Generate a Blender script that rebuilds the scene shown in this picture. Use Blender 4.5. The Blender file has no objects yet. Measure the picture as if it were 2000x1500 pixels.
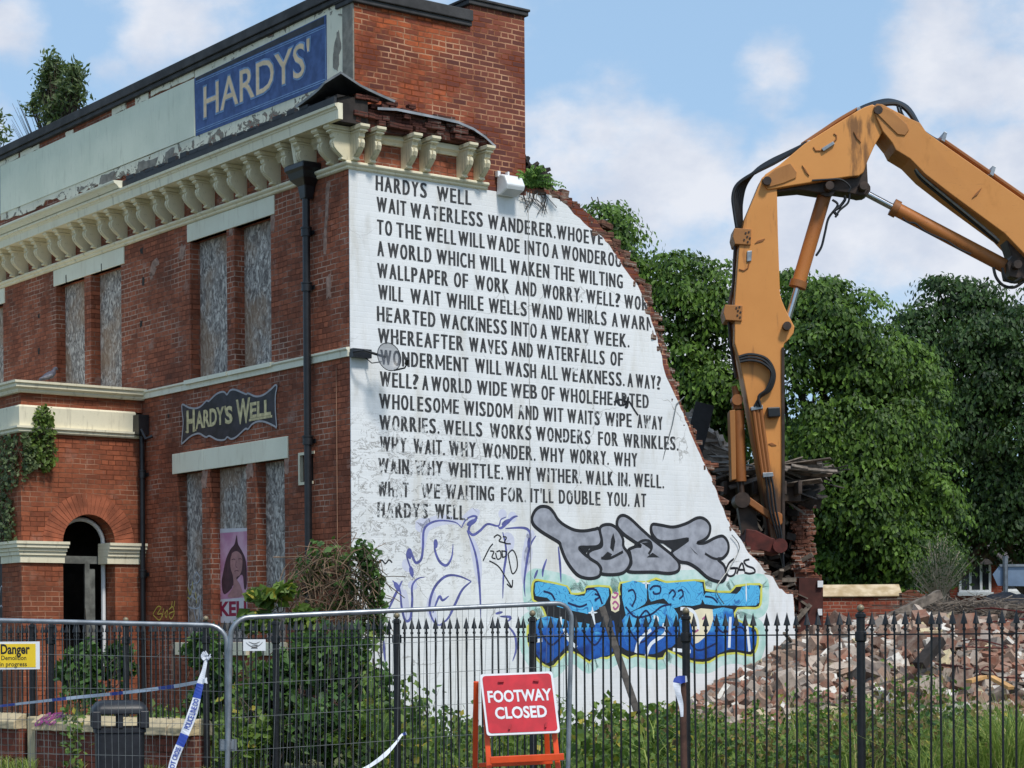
import bpy, bmesh, math, random
import numpy as np
from mathutils import Vector, Matrix
random.seed(7); rng = np.random.default_rng(7)
S = bpy.context.scene; COL = S.collection
# ------------------------------------------------------------ camera, sky, sun, exposure
FPX, HY, RHO, EYE = 4000., 1239.5, .007, 1.6          # focal length in photo pixels, horizon row, roll, eye height
cam_d = bpy.data.cameras.new('camera'); cam = bpy.data.objects.new('camera', cam_d); COL.objects.link(cam)
cam_d.sensor_width = 36; cam_d.lens = FPX/2000*36; cam_d.shift_y = (HY-750)/2000
cam_d.clip_start = .5; cam_d.clip_end = 3000
cr, sr = math.cos(RHO), math.sin(RHO)
cam.matrix_world = Matrix(((cr, sr, 0, 0), (0, 0, -1, 0), (-sr, cr, 0, EYE), (0, 0, 0, 1)))
S.camera = cam
SUN = Vector((.31, -.52, .84)).normalized()
sd = bpy.data.lights.new('sun', 'SUN'); so = bpy.data.objects.new('sun', sd); COL.objects.link(so)
sd.energy = 2.45; sd.angle = math.radians(9); sd.color = (1, .95, .87)
so.rotation_euler = (-SUN).to_track_quat('-Z', 'Y').to_euler()
S.view_settings.view_transform = 'Standard'; S.view_settings.look = 'None'
S.view_settings.exposure = .35; S.view_settings.gamma = 1
wd = bpy.data.worlds.new('World'); S.world = wd; wd.use_nodes = True
def px_dir(px, py):
    x = px-1000; y = HY-py
    return Vector(((x+RHO*y)/FPX, 1., (y-RHO*x)/FPX))
def world_sky():
    nt = wd.node_tree; n = nt.nodes; L = nt.links
    bg = n['Background']; bg.inputs[1].default_value = .135
    sky = n.new('ShaderNodeTexSky'); sky.sky_type = 'NISHITA'; sky.sun_disc = False
    sky.sun_elevation = math.asin(SUN.z); sky.sun_rotation = math.atan2(SUN.x, SUN.y)
    sky.air_density = 1.; sky.dust_density = 1.2; sky.ozone_density = 1.2
    tc = n.new('ShaderNodeTexCoord')
    def noise(scale, det, off):
        mp = n.new('ShaderNodeMapping'); mp.inputs['Location'].default_value = off; mp.inputs['Scale'].default_value = (1, 1, 1.5)
        L.new(tc.outputs['Generated'], mp.inputs[0])
        t = n.new('ShaderNodeTexNoise'); t.inputs['Scale'].default_value = scale; t.inputs['Detail'].default_value = det
        t.inputs['Roughness'].default_value = .58; L.new(mp.outputs[0], t.inputs['Vector']); return t
    nz = noise(9, 8, (3.1, 0, 1.7))
    def math_(op, a, b=None, clamp=False):
        m = n.new('ShaderNodeMath'); m.operation = op; m.use_clamp = clamp
        for i, v in enumerate((a, b)):
            if v is None: continue
            if isinstance(v, (int, float)): m.inputs[i].default_value = v
            else: L.new(v, m.inputs[i])
        return m.outputs[0]
    # cloud banks where the photograph has them: direction, angular radius, strength
    tot = None
    for px, py, r, s in ((330, 60, .033, .75), (430, 40, .02, .4), (230, 150, .02, .5), (20, 60, .022, .7), (290, -60, .04, .5),
                         (1500, 120, .026, .62), (1540, 60, .016, .3), (1850, 90, .045, .65), (1960, 150, .03, .6), (1990, 30, .04, .6),
                         (1640, 440, .05, .9), (1760, 470, .05, .9), (1560, 520, .05, .8), (1300, 420, .05, .55), (1250, 310, .03, .35),
                         (1900, 400, .04, .8), (1985, 350, .028, .95), (1850, 580, .06, .8), (1120, 270, .035, .35), (1420, 620, .07, .6),
                         (700, 900, .2, .5), (-300, 300, .09, .6), (2500, 400, .12, .6), (2400, -200, .1, .5), (900, -500, .12, .5)):
        d = px_dir(px, py).normalized()
        vm = n.new('ShaderNodeVectorMath'); vm.operation = 'DISTANCE'; L.new(tc.outputs['Generated'], vm.inputs[0]); vm.inputs[1].default_value = d
        mr = n.new('ShaderNodeMapRange'); mr.interpolation_type = 'SMOOTHSTEP'
        L.new(vm.outputs['Value'], mr.inputs[0]); mr.inputs[1].default_value = r*1.5; mr.inputs[2].default_value = r*.15
        mr.inputs[3].default_value = 0; mr.inputs[4].default_value = s
        tot = mr.outputs[0] if tot is None else math_('MAXIMUM', tot, mr.outputs[0])
    # broken cloud over the rest of the sky
    big = noise(3.2, 6, (0, 4, 2)); g = n.new('ShaderNodeMapRange'); L.new(big.outputs[0], g.inputs[0])
    g.inputs[1].default_value = .5; g.inputs[2].default_value = .75; g.inputs[4].default_value = .5
    fade = n.new('ShaderNodeMapRange'); vm = n.new('ShaderNodeVectorMath'); vm.operation = 'DISTANCE'; L.new(tc.outputs['Generated'], vm.inputs[0])
    vm.inputs[1].default_value = px_dir(1000, 500).normalized(); L.new(vm.outputs['Value'], fade.inputs[0])
    fade.inputs[1].default_value = .3; fade.inputs[2].default_value = .5
    rest = math_('MULTIPLY', g.outputs[0], fade.outputs[0])
    wob = math_('MULTIPLY', math_('SUBTRACT', nz.outputs[0], .5), 2.3)
    d0 = math_('ADD', math_('MAXIMUM', tot, rest), wob)
    dens = n.new('ShaderNodeMapRange'); dens.interpolation_type = 'SMOOTHSTEP'; L.new(d0, dens.inputs[0])
    dens.inputs[1].default_value = .16; dens.inputs[2].default_value = .68; dens.inputs[4].default_value = .9
    mx = n.new('ShaderNodeMix'); mx.data_type = 'RGBA'; L.new(dens.outputs[0], mx.inputs[0])
    hz = n.new('ShaderNodeMix'); hz.data_type = 'RGBA'; hz.inputs[0].default_value = .7
    L.new(sky.outputs[0], hz.inputs[6]); hz.inputs[7].default_value = SKYBLUE
    sh = n.new('ShaderNodeMix'); sh.data_type = 'RGBA'; n2 = noise(22, 6, (5, 1, 9)); ms = n.new('ShaderNodeMapRange'); L.new(n2.outputs[0], ms.inputs[0]); ms.inputs[1].default_value = .38; ms.inputs[2].default_value = .62
    L.new(ms.outputs[0], sh.inputs[0]); sh.inputs[6].default_value = (3.9, 4.15, 4.75, 1); sh.inputs[7].default_value = CLOUD; L.new(sh.outputs[2], mx.inputs[7])
    L.new(hz.outputs[2], mx.inputs[6])
    L.new(mx.outputs[2], bg.inputs[0])
SKYBLUE = (2.25, 3.5, 5.0, 1); CLOUD = (4.9, 5.0, 5.35, 1)
world_sky()
# ------------------------------------------------------------ measuring: pixels of the photograph onto real planes
A = math.atan2(.602, .798); XD = Vector((math.cos(A), math.sin(A), 0)); YD = Vector((-math.sin(A), math.cos(A), 0))
CY = 28.; CX = (687-1000)/FPX*CY                       # the building's corner; local x along the white gable, local y along the front
C0 = Vector((CX, CY, 0)); CE = Vector((0, 0, EYE))
def F(px, py, off=0.):                                 # front wall plane (local x = -off) -> (y, z)
    d = px_dir(px, py); k = (C0.dot(XD)-off)/d.dot(XD); p = d*k-C0
    return p.dot(YD), EYE+k*d.z
def G(px, py, off=0.):                                 # gable plane (local y = -off) -> (x, z)
    d = px_dir(px, py); k = (C0.dot(YD)-off)/d.dot(YD); p = d*k-C0
    return p.dot(XD), EYE+k*d.z
def W(px, py, Y): return CE+px_dir(px, py)*Y           # world point at depth Y
# ------------------------------------------------------------ object helpers
def tag(o, label, cat, group=None, kind=None):
    if label: o['label'] = label
    if cat: o['category'] = cat
    if group: o['group'] = group
    if kind: o['kind'] = kind
    return o
def thing(name, label, cat, loc=(0, 0, 0), rz=0., group=None, rot=None):
    o = bpy.data.objects.new(name, None); COL.objects.link(o); o.location = loc
    o.rotation_euler = rot or (0, 0, rz); o.empty_display_size = .2
    return tag(o, label, cat, group)
def link(name, me, m, parent=None):
    o = bpy.data.objects.new(name, me); COL.objects.link(o)
    if m is not None:
        for k in (m if isinstance(m, (list, tuple)) else [m]): me.materials.append(k)
    if parent is not None: o.parent = parent
    return o
def copy_tree(o, parent=None):
    c = o.copy(); COL.objects.link(c)
    if parent: c.parent = parent
    for ch in [x for x in bpy.data.objects if x.parent == o]: copy_tree(ch, c)
    return c
class MB:
    def __init__(s): s.v = []; s.f = []; s.mi = []; s.cur = 0
    def add(s, vs, fs):
        b = len(s.v); s.v += [tuple(v) for v in vs]; s.f += [tuple(b+i for i in f) for f in fs]; s.mi += [s.cur]*len(fs); return s
    def box(s, x0, x1, y0, y1, z0, z1):
        return s.add([(x, y, z) for z in (z0, z1) for y in (y0, y1) for x in (x0, x1)],
                     [(0, 2, 3, 1), (4, 5, 7, 6), (0, 1, 5, 4), (2, 6, 7, 3), (0, 4, 6, 2), (1, 3, 7, 5)])
    def obox(s, c, size, R):
        vs = [Vector(c)+R @ Vector((size[0]*x, size[1]*y, size[2]*z)) for z in (-.5, .5) for y in (-.5, .5) for x in (-.5, .5)]
        return s.add(vs, [(0, 2, 3, 1), (4, 5, 7, 6), (0, 1, 5, 4), (2, 6, 7, 3), (0, 4, 6, 2), (1, 3, 7, 5)])
    def bar(s, a, b, w, h, up=(0, 0, 1)):              # square bar from a to b
        a = Vector(a); b = Vector(b); d = (b-a).normalized(); u = Vector(up)
        if abs(d.dot(u)) > .98: u = Vector((0, 1, 0))
        x = d.cross(u).normalized(); y = x.cross(d)
        R = Matrix((x, d, y)).transposed(); return s.obox((a+b)/2, (w, (b-a).length, h), R)
    def prism(s, poly, fn, w0, w1, caps=True):         # fn(u, v, w) -> point
        n = len(poly); vs = [fn(u, v, w0) for u, v in poly]+[fn(u, v, w1) for u, v in poly]
        fs = [(i, (i+1) % n, n+(i+1) % n, n+i) for i in range(n)]
        if caps: fs += [tuple(range(n))[::-1], tuple(range(n, 2*n))]
        return s.add(vs, fs)
    def tube(s, pts, r, n=8, close=False, caps=True):
        pts = [Vector(p) for p in pts]; m = len(pts); rs = r if isinstance(r, (list, tuple)) else [r]*m
        u = None; vs = []; fs = []
        for i, p in enumerate(pts):
            d = (pts[(i+1) % m]-pts[i-1]) if close else (pts[min(i+1, m-1)]-pts[max(i-1, 0)])
            d.normalize()
            if u is None:
                u = d.orthogonal().normalized()
            u = (u-d*u.dot(d)).normalized(); w = d.cross(u)
            vs += [p+(u*math.cos(2*math.pi*k/n)+w*math.sin(2*math.pi*k/n))*rs[i] for k in range(n)]
        for i in range(m if close else m-1):
            j = (i+1) % m
            fs += [(i*n+k, i*n+(k+1) % n, j*n+(k+1) % n, j*n+k) for k in range(n)]
        if caps and not close: fs += [tuple(range(n))[::-1], tuple(range((m-1)*n, m*n))]
        return s.add(vs, fs)
    def lathe(s, prof, c=(0, 0, 0), n=16):             # prof: (radius, z)
        vs = []; fs = []; c = Vector(c)
        for r, z in prof: vs += [c+Vector((r*math.cos(2*math.pi*k/n), r*math.sin(2*math.pi*k/n), z)) for k in range(n)]
        for i in range(len(prof)-1): fs += [(i*n+k, i*n+(k+1) % n, (i+1)*n+(k+1) % n, (i+1)*n+k) for k in range(n)]
        fs += [tuple(range(n))[::-1], tuple(range((len(prof)-1)*n, len(prof)*n))]
        return s.add(vs, fs)
    def build(s, name, m, parent=None, smooth=False, bevel=0., fix=True):
        me = bpy.data.meshes.new(name); me.from_pydata(s.v, [], s.f)
        o = link(name, me, m, parent)
        if isinstance(m, (list, tuple)): me.polygons.foreach_set('material_index', s.mi)
        if fix:
            bm = bmesh.new(); bm.from_mesh(me); bmesh.ops.recalc_face_normals(bm, faces=bm.faces); bm.to_mesh(me); bm.free()
        if smooth:
            me.polygons.foreach_set('use_smooth', [True]*len(me.polygons)); me.set_sharp_from_angle(angle=math.radians(40))
        if bevel:
            b = o.modifiers.new('bevel', 'BEVEL'); b.width = bevel; b.segments = 2; b.limit_method = 'ANGLE'; b.angle_limit = math.radians(50)
        me.update(); return o
def fF(off): return lambda y, z, w: (-(off+w), y, z)   # prism mappers: front plane / gable plane, w outwards
def fG(off): return lambda x, z, w: (x, -(off+w), z)
def smooth_line(P, n=6, close=False):                  # Catmull-Rom
    P = [Vector(p) for p in P]; m = len(P); out = []
    for i in range(m if close else m-1):
        a, b, c, d = (P[(i-1) % m], P[i], P[(i+1) % m], P[(i+2) % m]) if close else (P[max(i-1, 0)], P[i], P[i+1], P[min(i+2, m-1)])
        for k in range(n):
            t = k/n; out.append(.5*((2*b)+(c-a)*t+(2*a-5*b+4*c-d)*t*t+(3*b-a-3*c+d)*t**3))
    if not close: out.append(P[-1])
    return out
def ribbon(mb, P, w, fn, dw, close=False, taper=False):  # flat stroke in a plane
    Q = smooth_line([Vector((p[0], p[1])) for p in P], 5, close); m = len(Q); vs = []
    for i, p in enumerate(Q):
        d = (Q[(i+1) % m]-Q[i-1]) if close else (Q[min(i+1, m-1)]-Q[max(i-1, 0)])
        d = d.normalized() if d.length > 1e-9 else Vector((1, 0)); nn = Vector((-d.y, d.x))
        k = w/2*(math.sin(math.pi*(.12+.8*i/max(m-1, 1))) if taper else 1)
        vs += [fn(*(p+nn*k), dw), fn(*(p-nn*k), dw)]
    mb.add(vs, [(2*i, 2*i+1, 2*((i+1) % m)+1, 2*((i+1) % m)) for i in range(m if close else m-1)])
_gl = {}
def glyphs(txt, bold=.012):
    if (txt, bold) not in _gl:
        cu = bpy.data.curves.new('t', 'FONT'); cu.body = txt; cu.size = 1; cu.offset = bold; cu.resolution_u = 3
        o = bpy.data.objects.new('t', cu); COL.objects.link(o); dg = bpy.context.evaluated_depsgraph_get()
        me = o.evaluated_get(dg).to_mesh()
        v = np.array([x.co[:2] for x in me.vertices]); f = [tuple(p.vertices) for p in me.polygons]
        bpy.data.objects.remove(o); bpy.data.curves.remove(cu); _gl[(txt, bold)] = (v, f)
    return _gl[(txt, bold)]
_H = glyphs('H', .012)[0]; CAP = float(_H[:, 1].max()); 
def put_text(mb, txt, u0, u1, v0, v1, fn, w, bold=.012, clip=None, shear=0., thick=0.):
    if thick:
        for k, dx in enumerate((-thick, thick, 0)): put_text(mb, txt, u0+thick+dx, u1-thick+dx, v0, v1, fn, w+.0003*k, bold, clip, shear)
        return
    v, f = glyphs(txt, bold); x0, x1 = v[:, 0].min(), v[:, 0].max()
    P = [(u0+(x-x0)/max(x1-x0, 1e-6)*(u1-u0)+shear*(y/CAP), v0+y/CAP*(v1-v0)) for x, y in v]
    T = [[P[i] for i in q] for q in f]
    if clip:
        todo = T; T = []
        while todo:
            q = todo.pop()
            ins = [inside(p, clip) for p in q]
            if all(ins): T.append(q); continue
            if not any(ins) : 
                if max(math.dist(q[i], q[i-1]) for i in range(len(q))) < .12: continue
            if len(q) > 3: todo += [[q[0], q[i], q[i+1]] for i in range(1, len(q)-1)]; continue
            L = [math.dist(q[0], q[1]), math.dist(q[1], q[2]), math.dist(q[2], q[0])]
            if max(L) < .03: continue
            k = L.index(max(L)); a, b, c = q[k], q[(k+1) % 3], q[(k+2) % 3]; m = ((a[0]+b[0])/2, (a[1]+b[1])/2)
            todo += [[a, m, c], [m, b, c]]
    for q in T: mb.add([fn(a, b, w) for a, b in q], [tuple(range(len(q)))])
def inside(p, poly):
    x, y = p; r = False; j = len(poly)-1
    for i in range(len(poly)):
        xi, yi = poly[i][:2]; xj, yj = poly[j][:2]
        if (yi > y) != (yj > y) and x < (xj-xi)*(y-yi)/(yj-yi)+xi: r = not r
        j = i
    return r
def leaf_mesh(name, C, Nn, size, m, parent=None, tint=None, aspect=.62, bend=.25, tdir=None):
    """many leaf-shaped faces: centres C, facing Nn, lengths size; each leaf a bent four-corner blade with its own tint"""
    C = np.asarray(C, float); Nn = np.asarray(Nn, float); K = len(C); size = np.broadcast_to(size, (K,))
    Nn /= np.linalg.norm(Nn, axis=1, keepdims=True)+1e-9
    r = rng.normal(size=(K, 3)); r[:, 2] -= .4
    if tdir is not None: r = r*.45+tdir
    t = r-Nn*(r*Nn).sum(1, keepdims=True); t /= np.linalg.norm(t, axis=1, keepdims=True)+1e-9
    b = np.cross(Nn, t); s = size[:, None]
    P = np.stack([C-t*s*.5, C+b*s*aspect*.5-Nn*s*bend*.3+t*s*.05, C+t*s*.5-Nn*s*bend, C-b*s*aspect*.5-Nn*s*bend*.3+t*s*.05], 1).reshape(-1, 3)
    me = bpy.data.meshes.new(name); me.vertices.add(4*K); me.vertices.foreach_set('co', P.ravel())
    base = np.arange(K)[:, None]*4; tri = np.concatenate([base+[0, 1, 2], base+[0, 2, 3]], 1).reshape(-1, 3)
    me.loops.add(6*K); me.loops.foreach_set('vertex_index', tri.ravel().astype(np.int32))
    me.polygons.add(2*K); me.polygons.foreach_set('loop_start', np.arange(0, 6*K, 3).astype(np.int32))
    me.polygons.foreach_set('loop_total', np.full(2*K, 3, np.int32))
    if tint is None: tint = rng.random(K)
    at = me.attributes.new('tint', 'FLOAT', 'POINT'); at.data.foreach_set('value', np.repeat(tint, 4).astype(np.float32))
    me.update(calc_edges=True); me.shade_flat(); return link(name, me, m, parent)
def blade_mesh(name, B, h, lean, wid, m, parent=None, tint=None):
    """grass: bases B, heights h, lean vectors; each blade two tapering segments"""
    K = len(B); a = rng.random(K)*6.283; d = np.stack([np.cos(a), np.sin(a), 0*a], 1)*np.broadcast_to(wid, (K,))[:, None]
    up = np.stack([lean[:, 0]*.3, lean[:, 1]*.3, h*.6], 1); tp = np.stack([lean[:, 0], lean[:, 1], h-np.hypot(lean[:, 0], lean[:, 1])*.35], 1)
    P = np.stack([B-d, B+d, B+up+d*.7, B+up-d*.7, B+tp], 1).reshape(-1, 3)
    me = bpy.data.meshes.new(name); me.vertices.add(5*K); me.vertices.foreach_set('co', P.ravel()); b = np.arange(K)[:, None]*5
    tri = np.concatenate([b+[0, 1, 2], b+[0, 2, 3], b+[3, 2, 4]], 1).reshape(-1, 3)
    me.loops.add(9*K); me.loops.foreach_set('vertex_index', tri.ravel().astype(np.int32)); me.polygons.add(3*K)
    me.polygons.foreach_set('loop_start', np.arange(0, 9*K, 3).astype(np.int32)); me.polygons.foreach_set('loop_total', np.full(3*K, 3, np.int32))
    if tint is None: tint = rng.random(K)
    at = me.attributes.new('tint', 'FLOAT', 'POINT'); at.data.foreach_set('value', np.repeat(tint, 5).astype(np.float32))
    me.update(calc_edges=True); return link(name, me, m, parent)
# ------------------------------------------------------------ materials
def c(r, g, b): 
    f = lambda v: (v/255/12.92) if v/255 <= .04045 else ((v/255+.055)/1.055)**2.4
    return (f(r), f(g), f(b), 1)
class M_:
    def __init__(s, name):
        s.m = bpy.data.materials.new(name); s.m.use_nodes = True; s.nt = s.m.node_tree; s.b = s.nt.nodes['Principled BSDF']
        s.tc = s.nt.nodes.new('ShaderNodeTexCoord')
    def n(s, typ, **kw):
        x = s.nt.nodes.new(typ)
        for k, v in kw.items():
            if k.startswith('i_'):
                i = k[2:]; i = int(i) if i.isdigit() else i.replace('_', ' ')
                if hasattr(v, 'is_output') or isinstance(v, bpy.types.NodeSocket): s.nt.links.new(v, x.inputs[i])
                else: x.inputs[i].default_value = v
            else: setattr(x, k, v)
        return x
    def noise(s, scale, detail=4, rough=.55, vec=None, dist=0.):
        t = s.n('ShaderNodeTexNoise', i_Scale=scale, i_Detail=detail, i_Roughness=rough, i_Distortion=dist)
        s.nt.links.new(vec or s.tc.outputs['Object'], t.inputs['Vector']); return t.outputs[0]
    def ramp(s, val, a, b, v0=0., v1=1., smooth=True):
        r = s.n('ShaderNodeMapRange', i_0=val, i_1=a, i_2=b, i_3=v0, i_4=v1)
        if smooth: r.interpolation_type = 'SMOOTHSTEP'
        return r.outputs[0]
    def mix(s, fac, a, b, mode='MIX'):
        x = s.n('ShaderNodeMix', data_type='RGBA', blend_type=mode); 
        for i, v in ((0, fac), (6, a), (7, b)):
            if isinstance(v, bpy.types.NodeSocket): s.nt.links.new(v, x.inputs[i])
            else: x.inputs[i].default_value = v
        return x.outputs[2]
    def math(s, op, a, b=0., clamp=False):
        x = s.n('ShaderNodeMath', operation=op, use_clamp=clamp)
        for i, v in ((0, a), (1, b)):
            if isinstance(v, bpy.types.NodeSocket): s.nt.links.new(v, x.inputs[i])
            else: x.inputs[i].default_value = v
        return x.outputs[0]
    def map(s, scale=(1, 1, 1), loc=(0, 0, 0), rot=(0, 0, 0), src=None):
        x = s.n('ShaderNodeMapping', i_Scale=scale, i_Location=loc, i_Rotation=rot); s.nt.links.new(src or s.tc.outputs['Object'], x.inputs[0]); return x.outputs[0]
    def xyz(s):
        x = s.n('ShaderNodeSeparateXYZ'); s.nt.links.new(s.tc.outputs['Object'], x.inputs[0]); return x.outputs
    def out(s, col, rough=.8, metal=0., bump=None, bs=.3, bd=.02, spec=None):
        for k, v in (('Base Color', col), ('Roughness', rough), ('Metallic', metal)):
            if isinstance(v, bpy.types.NodeSocket): s.nt.links.new(v, s.b.inputs[k])
            else: s.b.inputs[k].default_value = v
        if spec is not None: s.b.inputs['Specular IOR Level'].default_value = spec
        if bump is not None:
            bn = s.n('ShaderNodeBump', i_Strength=bs, i_Distance=bd, i_Height=bump); s.nt.links.new(bn.outputs[0], s.b.inputs['Normal'])
        return s.m
def plain(name, col, rough=.7, metal=0., var=.25, scale=5., bs=.15, col2=None, vec=None, spec=None):
    m = M_(name); n1 = m.noise(scale, 6); col2 = col2 or tuple(min(1, v*(1+var)) for v in col[:3])+(1,)
    lo = tuple(v*(1-var) for v in col[:3])+(1,)
    n2 = m.noise(scale*7, 3)
    cc = m.mix(m.ramp(n1, .3, .7), lo, col2)
    return m.out(cc, rough, metal, m.math('ADD', n1, m.math('MULTIPLY', n2, .4)), bs, .01, spec)
def brick(name, ca, cb, mortar, stain=.5, dark=(.02, .016, .014, 1), row=.0775, bw=.235, mort=.010, pale=.0, seed=0., soot=.6, grad=None):
    m = M_(name); x, y, z = m.xyz()
    u = m.math('ADD', x, y)
    v = m.n('ShaderNodeCombineXYZ', i_0=u, i_1=z, i_2=0.).outputs[0]
    wob = m.noise(2.2, 3); vv = m.n('ShaderNodeVectorMath', operation='ADD'); m.nt.links.new(v, vv.inputs[0])
    w2 = m.n('ShaderNodeCombineXYZ', i_0=m.math('MULTIPLY', m.math('SUBTRACT', m.noise(9, 2), .5), .03), i_1=m.math('MULTIPLY', m.math('SUBTRACT', wob, .5), .03), i_2=0.).outputs[0]
    m.nt.links.new(w2, vv.inputs[1])
    bt = m.n('ShaderNodeTexBrick', i_Scale=1., i_Mortar_Size=mort, i_Mortar_Smooth=.35, i_Bias=-.1, i_Brick_Width=bw, i_Row_Height=row, i_Color1=(0, 0, 0, 1), i_Color2=(1, 1, 1, 1), i_Mortar=(0, 0, 0, 1))
    bt.offset = .5; bt.offset_frequency = 2; bt.squash = .52; bt.squash_frequency = 4
    m.nt.links.new(vv.outputs[0], bt.inputs[0])
    fac = bt.outputs['Fac']
    base = m.mix(bt.outputs['Color'], ca, cb)
    base = m.mix(m.ramp(m.noise(14, 5), .35, .75, 0, .45), base, dark)
    big = m.noise(.9, 6, .6, m.map(loc=(seed, seed, 0)))
    base = m.mix(m.ramp(big, .45, .72, 0, stain), base, dark)
    bkn = m.ramp(bt.outputs['Color'], .86, 1., 0, soot, False)
    base = m.mix(bkn, base, dark)
    base = m.mix(m.ramp(m.noise(2.6, 6, .65, m.map(loc=(3+seed, 1, 7))), .58, .72, 0, pale), base, c(176, 150, 138))
    if grad: base = m.mix(m.math('MULTIPLY', m.ramp(m.math('ADD', x, m.math('MULTIPLY', m.math('SUBTRACT', m.noise(1.6, 5, .6), .5), 2.2)), grad[0], grad[1]), .85), base, m.mix(bt.outputs['Color'], c(120, 72, 62), c(88, 56, 54)))
    mc = m.mix(m.ramp(m.noise(1.7, 4, .5, m.map(loc=(9, seed, 4))), .4, .65), tuple(v*.32 for v in ca[:3])+(1,), mortar)
    col = m.mix(fac, base, mc)
    h = m.math('SUBTRACT', m.math('MULTIPLY', m.noise(30, 4), .35), fac)
    return m.out(col, .9, 0, h, .6, .012, .2)
def leafmat(name, a, b, tr=.25, yell=None):
    m = M_(name); at = m.n('ShaderNodeAttribute', attribute_name='tint').outputs['Fac']
    cc = m.mix(at, a, b)
    if yell: cc = m.mix(m.ramp(at, .9, .97), cc, yell)
    m.out(cc, .55, spec=.35)
    t = m.n('ShaderNodeBsdfTranslucent'); m.nt.links.new(m.mix(.6, cc, (.20, .32, .03, 1)), t.inputs[0])
    mx = m.n('ShaderNodeMixShader', i_0=tr); m.nt.links.new(m.b.outputs[0], mx.inputs[1]); m.nt.links.new(t.outputs[0], mx.inputs[2])
    m.nt.links.new(mx.outputs[0], m.nt.nodes['Material Output'].inputs[0]); return m.m
BR_F = brick('front brick', c(168, 98, 72), c(128, 74, 56), c(178, 150, 134), .55, c(62, 44, 38), mort=.008, pale=.45, soot=.35)
BR_G = brick('gable brick', c(194, 100, 58), c(118, 62, 46), c(192, 146, 116), .75, c(76, 50, 48), mort=.011, pale=.12, seed=4., soot=.9, grad=(.8, 2.4))
BR_E = brick('torn brown brick', c(120, 84, 68), c(90, 66, 56), c(160, 146, 134), .5, c(58, 48, 44), seed=5., pale=.4)
BR_P = brick('porch brick', c(164, 94, 66), c(132, 74, 54), c(174, 132, 108), .55, c(92, 58, 46), mort=.007, pale=.2, seed=8., soot=.3)
BR_R = brick('rubble brick', c(140, 88, 68), c(112, 72, 58), c(176, 160, 148), .5, c(76, 60, 52), seed=2., pale=.5)
def cream(name, a, b, grime, amount):
    m = M_(name); n1 = m.noise(1.3, 6, .6); n2 = m.noise(12, 5, .6, m.map((1, 1, .18))); n3 = m.noise(45, 3)
    cc = m.mix(m.ramp(n1, .35, .7), a, b); cc = m.mix(m.ramp(n2, .52, .8, 0, amount), cc, grime)
    cc = m.mix(m.ramp(n3, .66, .72, 0, amount*.7), cc, grime)
    return m.out(cc, .75, 0, m.math('ADD', n2, m.math('MULTIPLY', n3, .3)), .2, .01, .3)
def peeling():
    m = M_('peeling cream render'); x, y, z = m.xyz(); n1 = m.noise(1.3, 6, .6); n2 = m.noise(3.4, 8, .68, m.map((1, 1, 1.5)), .7); n3 = m.noise(12, 5, .6, m.map((1, 1, .2)))
    cc = m.mix(m.ramp(n1, .35, .7), c(236, 230, 208), c(222, 216, 194)); cc = m.mix(m.ramp(n3, .52, .8, 0, .45), cc, c(122, 112, 92))
    low = m.math('ADD', n2, m.math('ADD', m.ramp(z, 9.42, 9.0, 0, .17), m.ramp(z, 10.22, 10.36, 0, .06)))
    e = m.math('ABSOLUTE', m.math('SUBTRACT', low, .62)); cc = m.mix(m.ramp(low, .615, .625), cc, c(140, 132, 120)); cc = m.mix(m.ramp(e, .012, .004, 0, .8), cc, c(74, 66, 58)); cc = m.mix(m.ramp(low, .70, .71), cc, c(146, 82, 62))
    return m.out(cc, .85, 0, m.math('SUBTRACT', m.math('MULTIPLY', n3, .2), m.ramp(low, .61, .63)), .4, .012, .2)
PEEL = peeling()
CREAM = cream('cream paint', c(234, 226, 200), c(222, 214, 188), c(118, 106, 86), .5)
PANEL = cream('pale green paint', c(230, 231, 210), c(218, 221, 200), c(150, 148, 128), .3)
CREAM_D = cream('grimy cream paint', c(224, 214, 184), c(204, 194, 166), c(96, 84, 66), .75)
STONE = cream('painted lintel', c(228, 226, 206), c(220, 216, 196), c(160, 140, 112), .35)
SAND = plain('sandstone', c(196, 170, 128), .85, var=.25, scale=4, bs=.4, col2=c(216, 196, 164))
FLAKE = plain('bare grey render', c(134, 128, 118), .9, var=.25, scale=9, bs=.5)
LEAD = plain('lead sheet', c(150, 152, 156), .5, .2, .25, 4)
DARKLEAD = plain('dark bitumen', c(30, 30, 33), .6, 0, .4, 6)
COPING = plain('blackened coping stone', c(58, 57, 58), .8, 0, .4, 3, .4)
BLACK = plain('black paint', c(24, 25, 29), .38, 0, .3, 8, .1)
IRON = plain('black railing paint', c(20, 20, 22), .45, 0, .5, 20, .2)
STEEL = plain('galvanised steel', c(150, 154, 158), .42, .75, .2, 10, .1)
WIRE = plain('galvanised wire', c(122, 124, 122), .5, .6, .2, 10, 0)
WHITE = plain('white plastic', c(226, 228, 230), .5, 0, .06, 6, .05)
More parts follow.
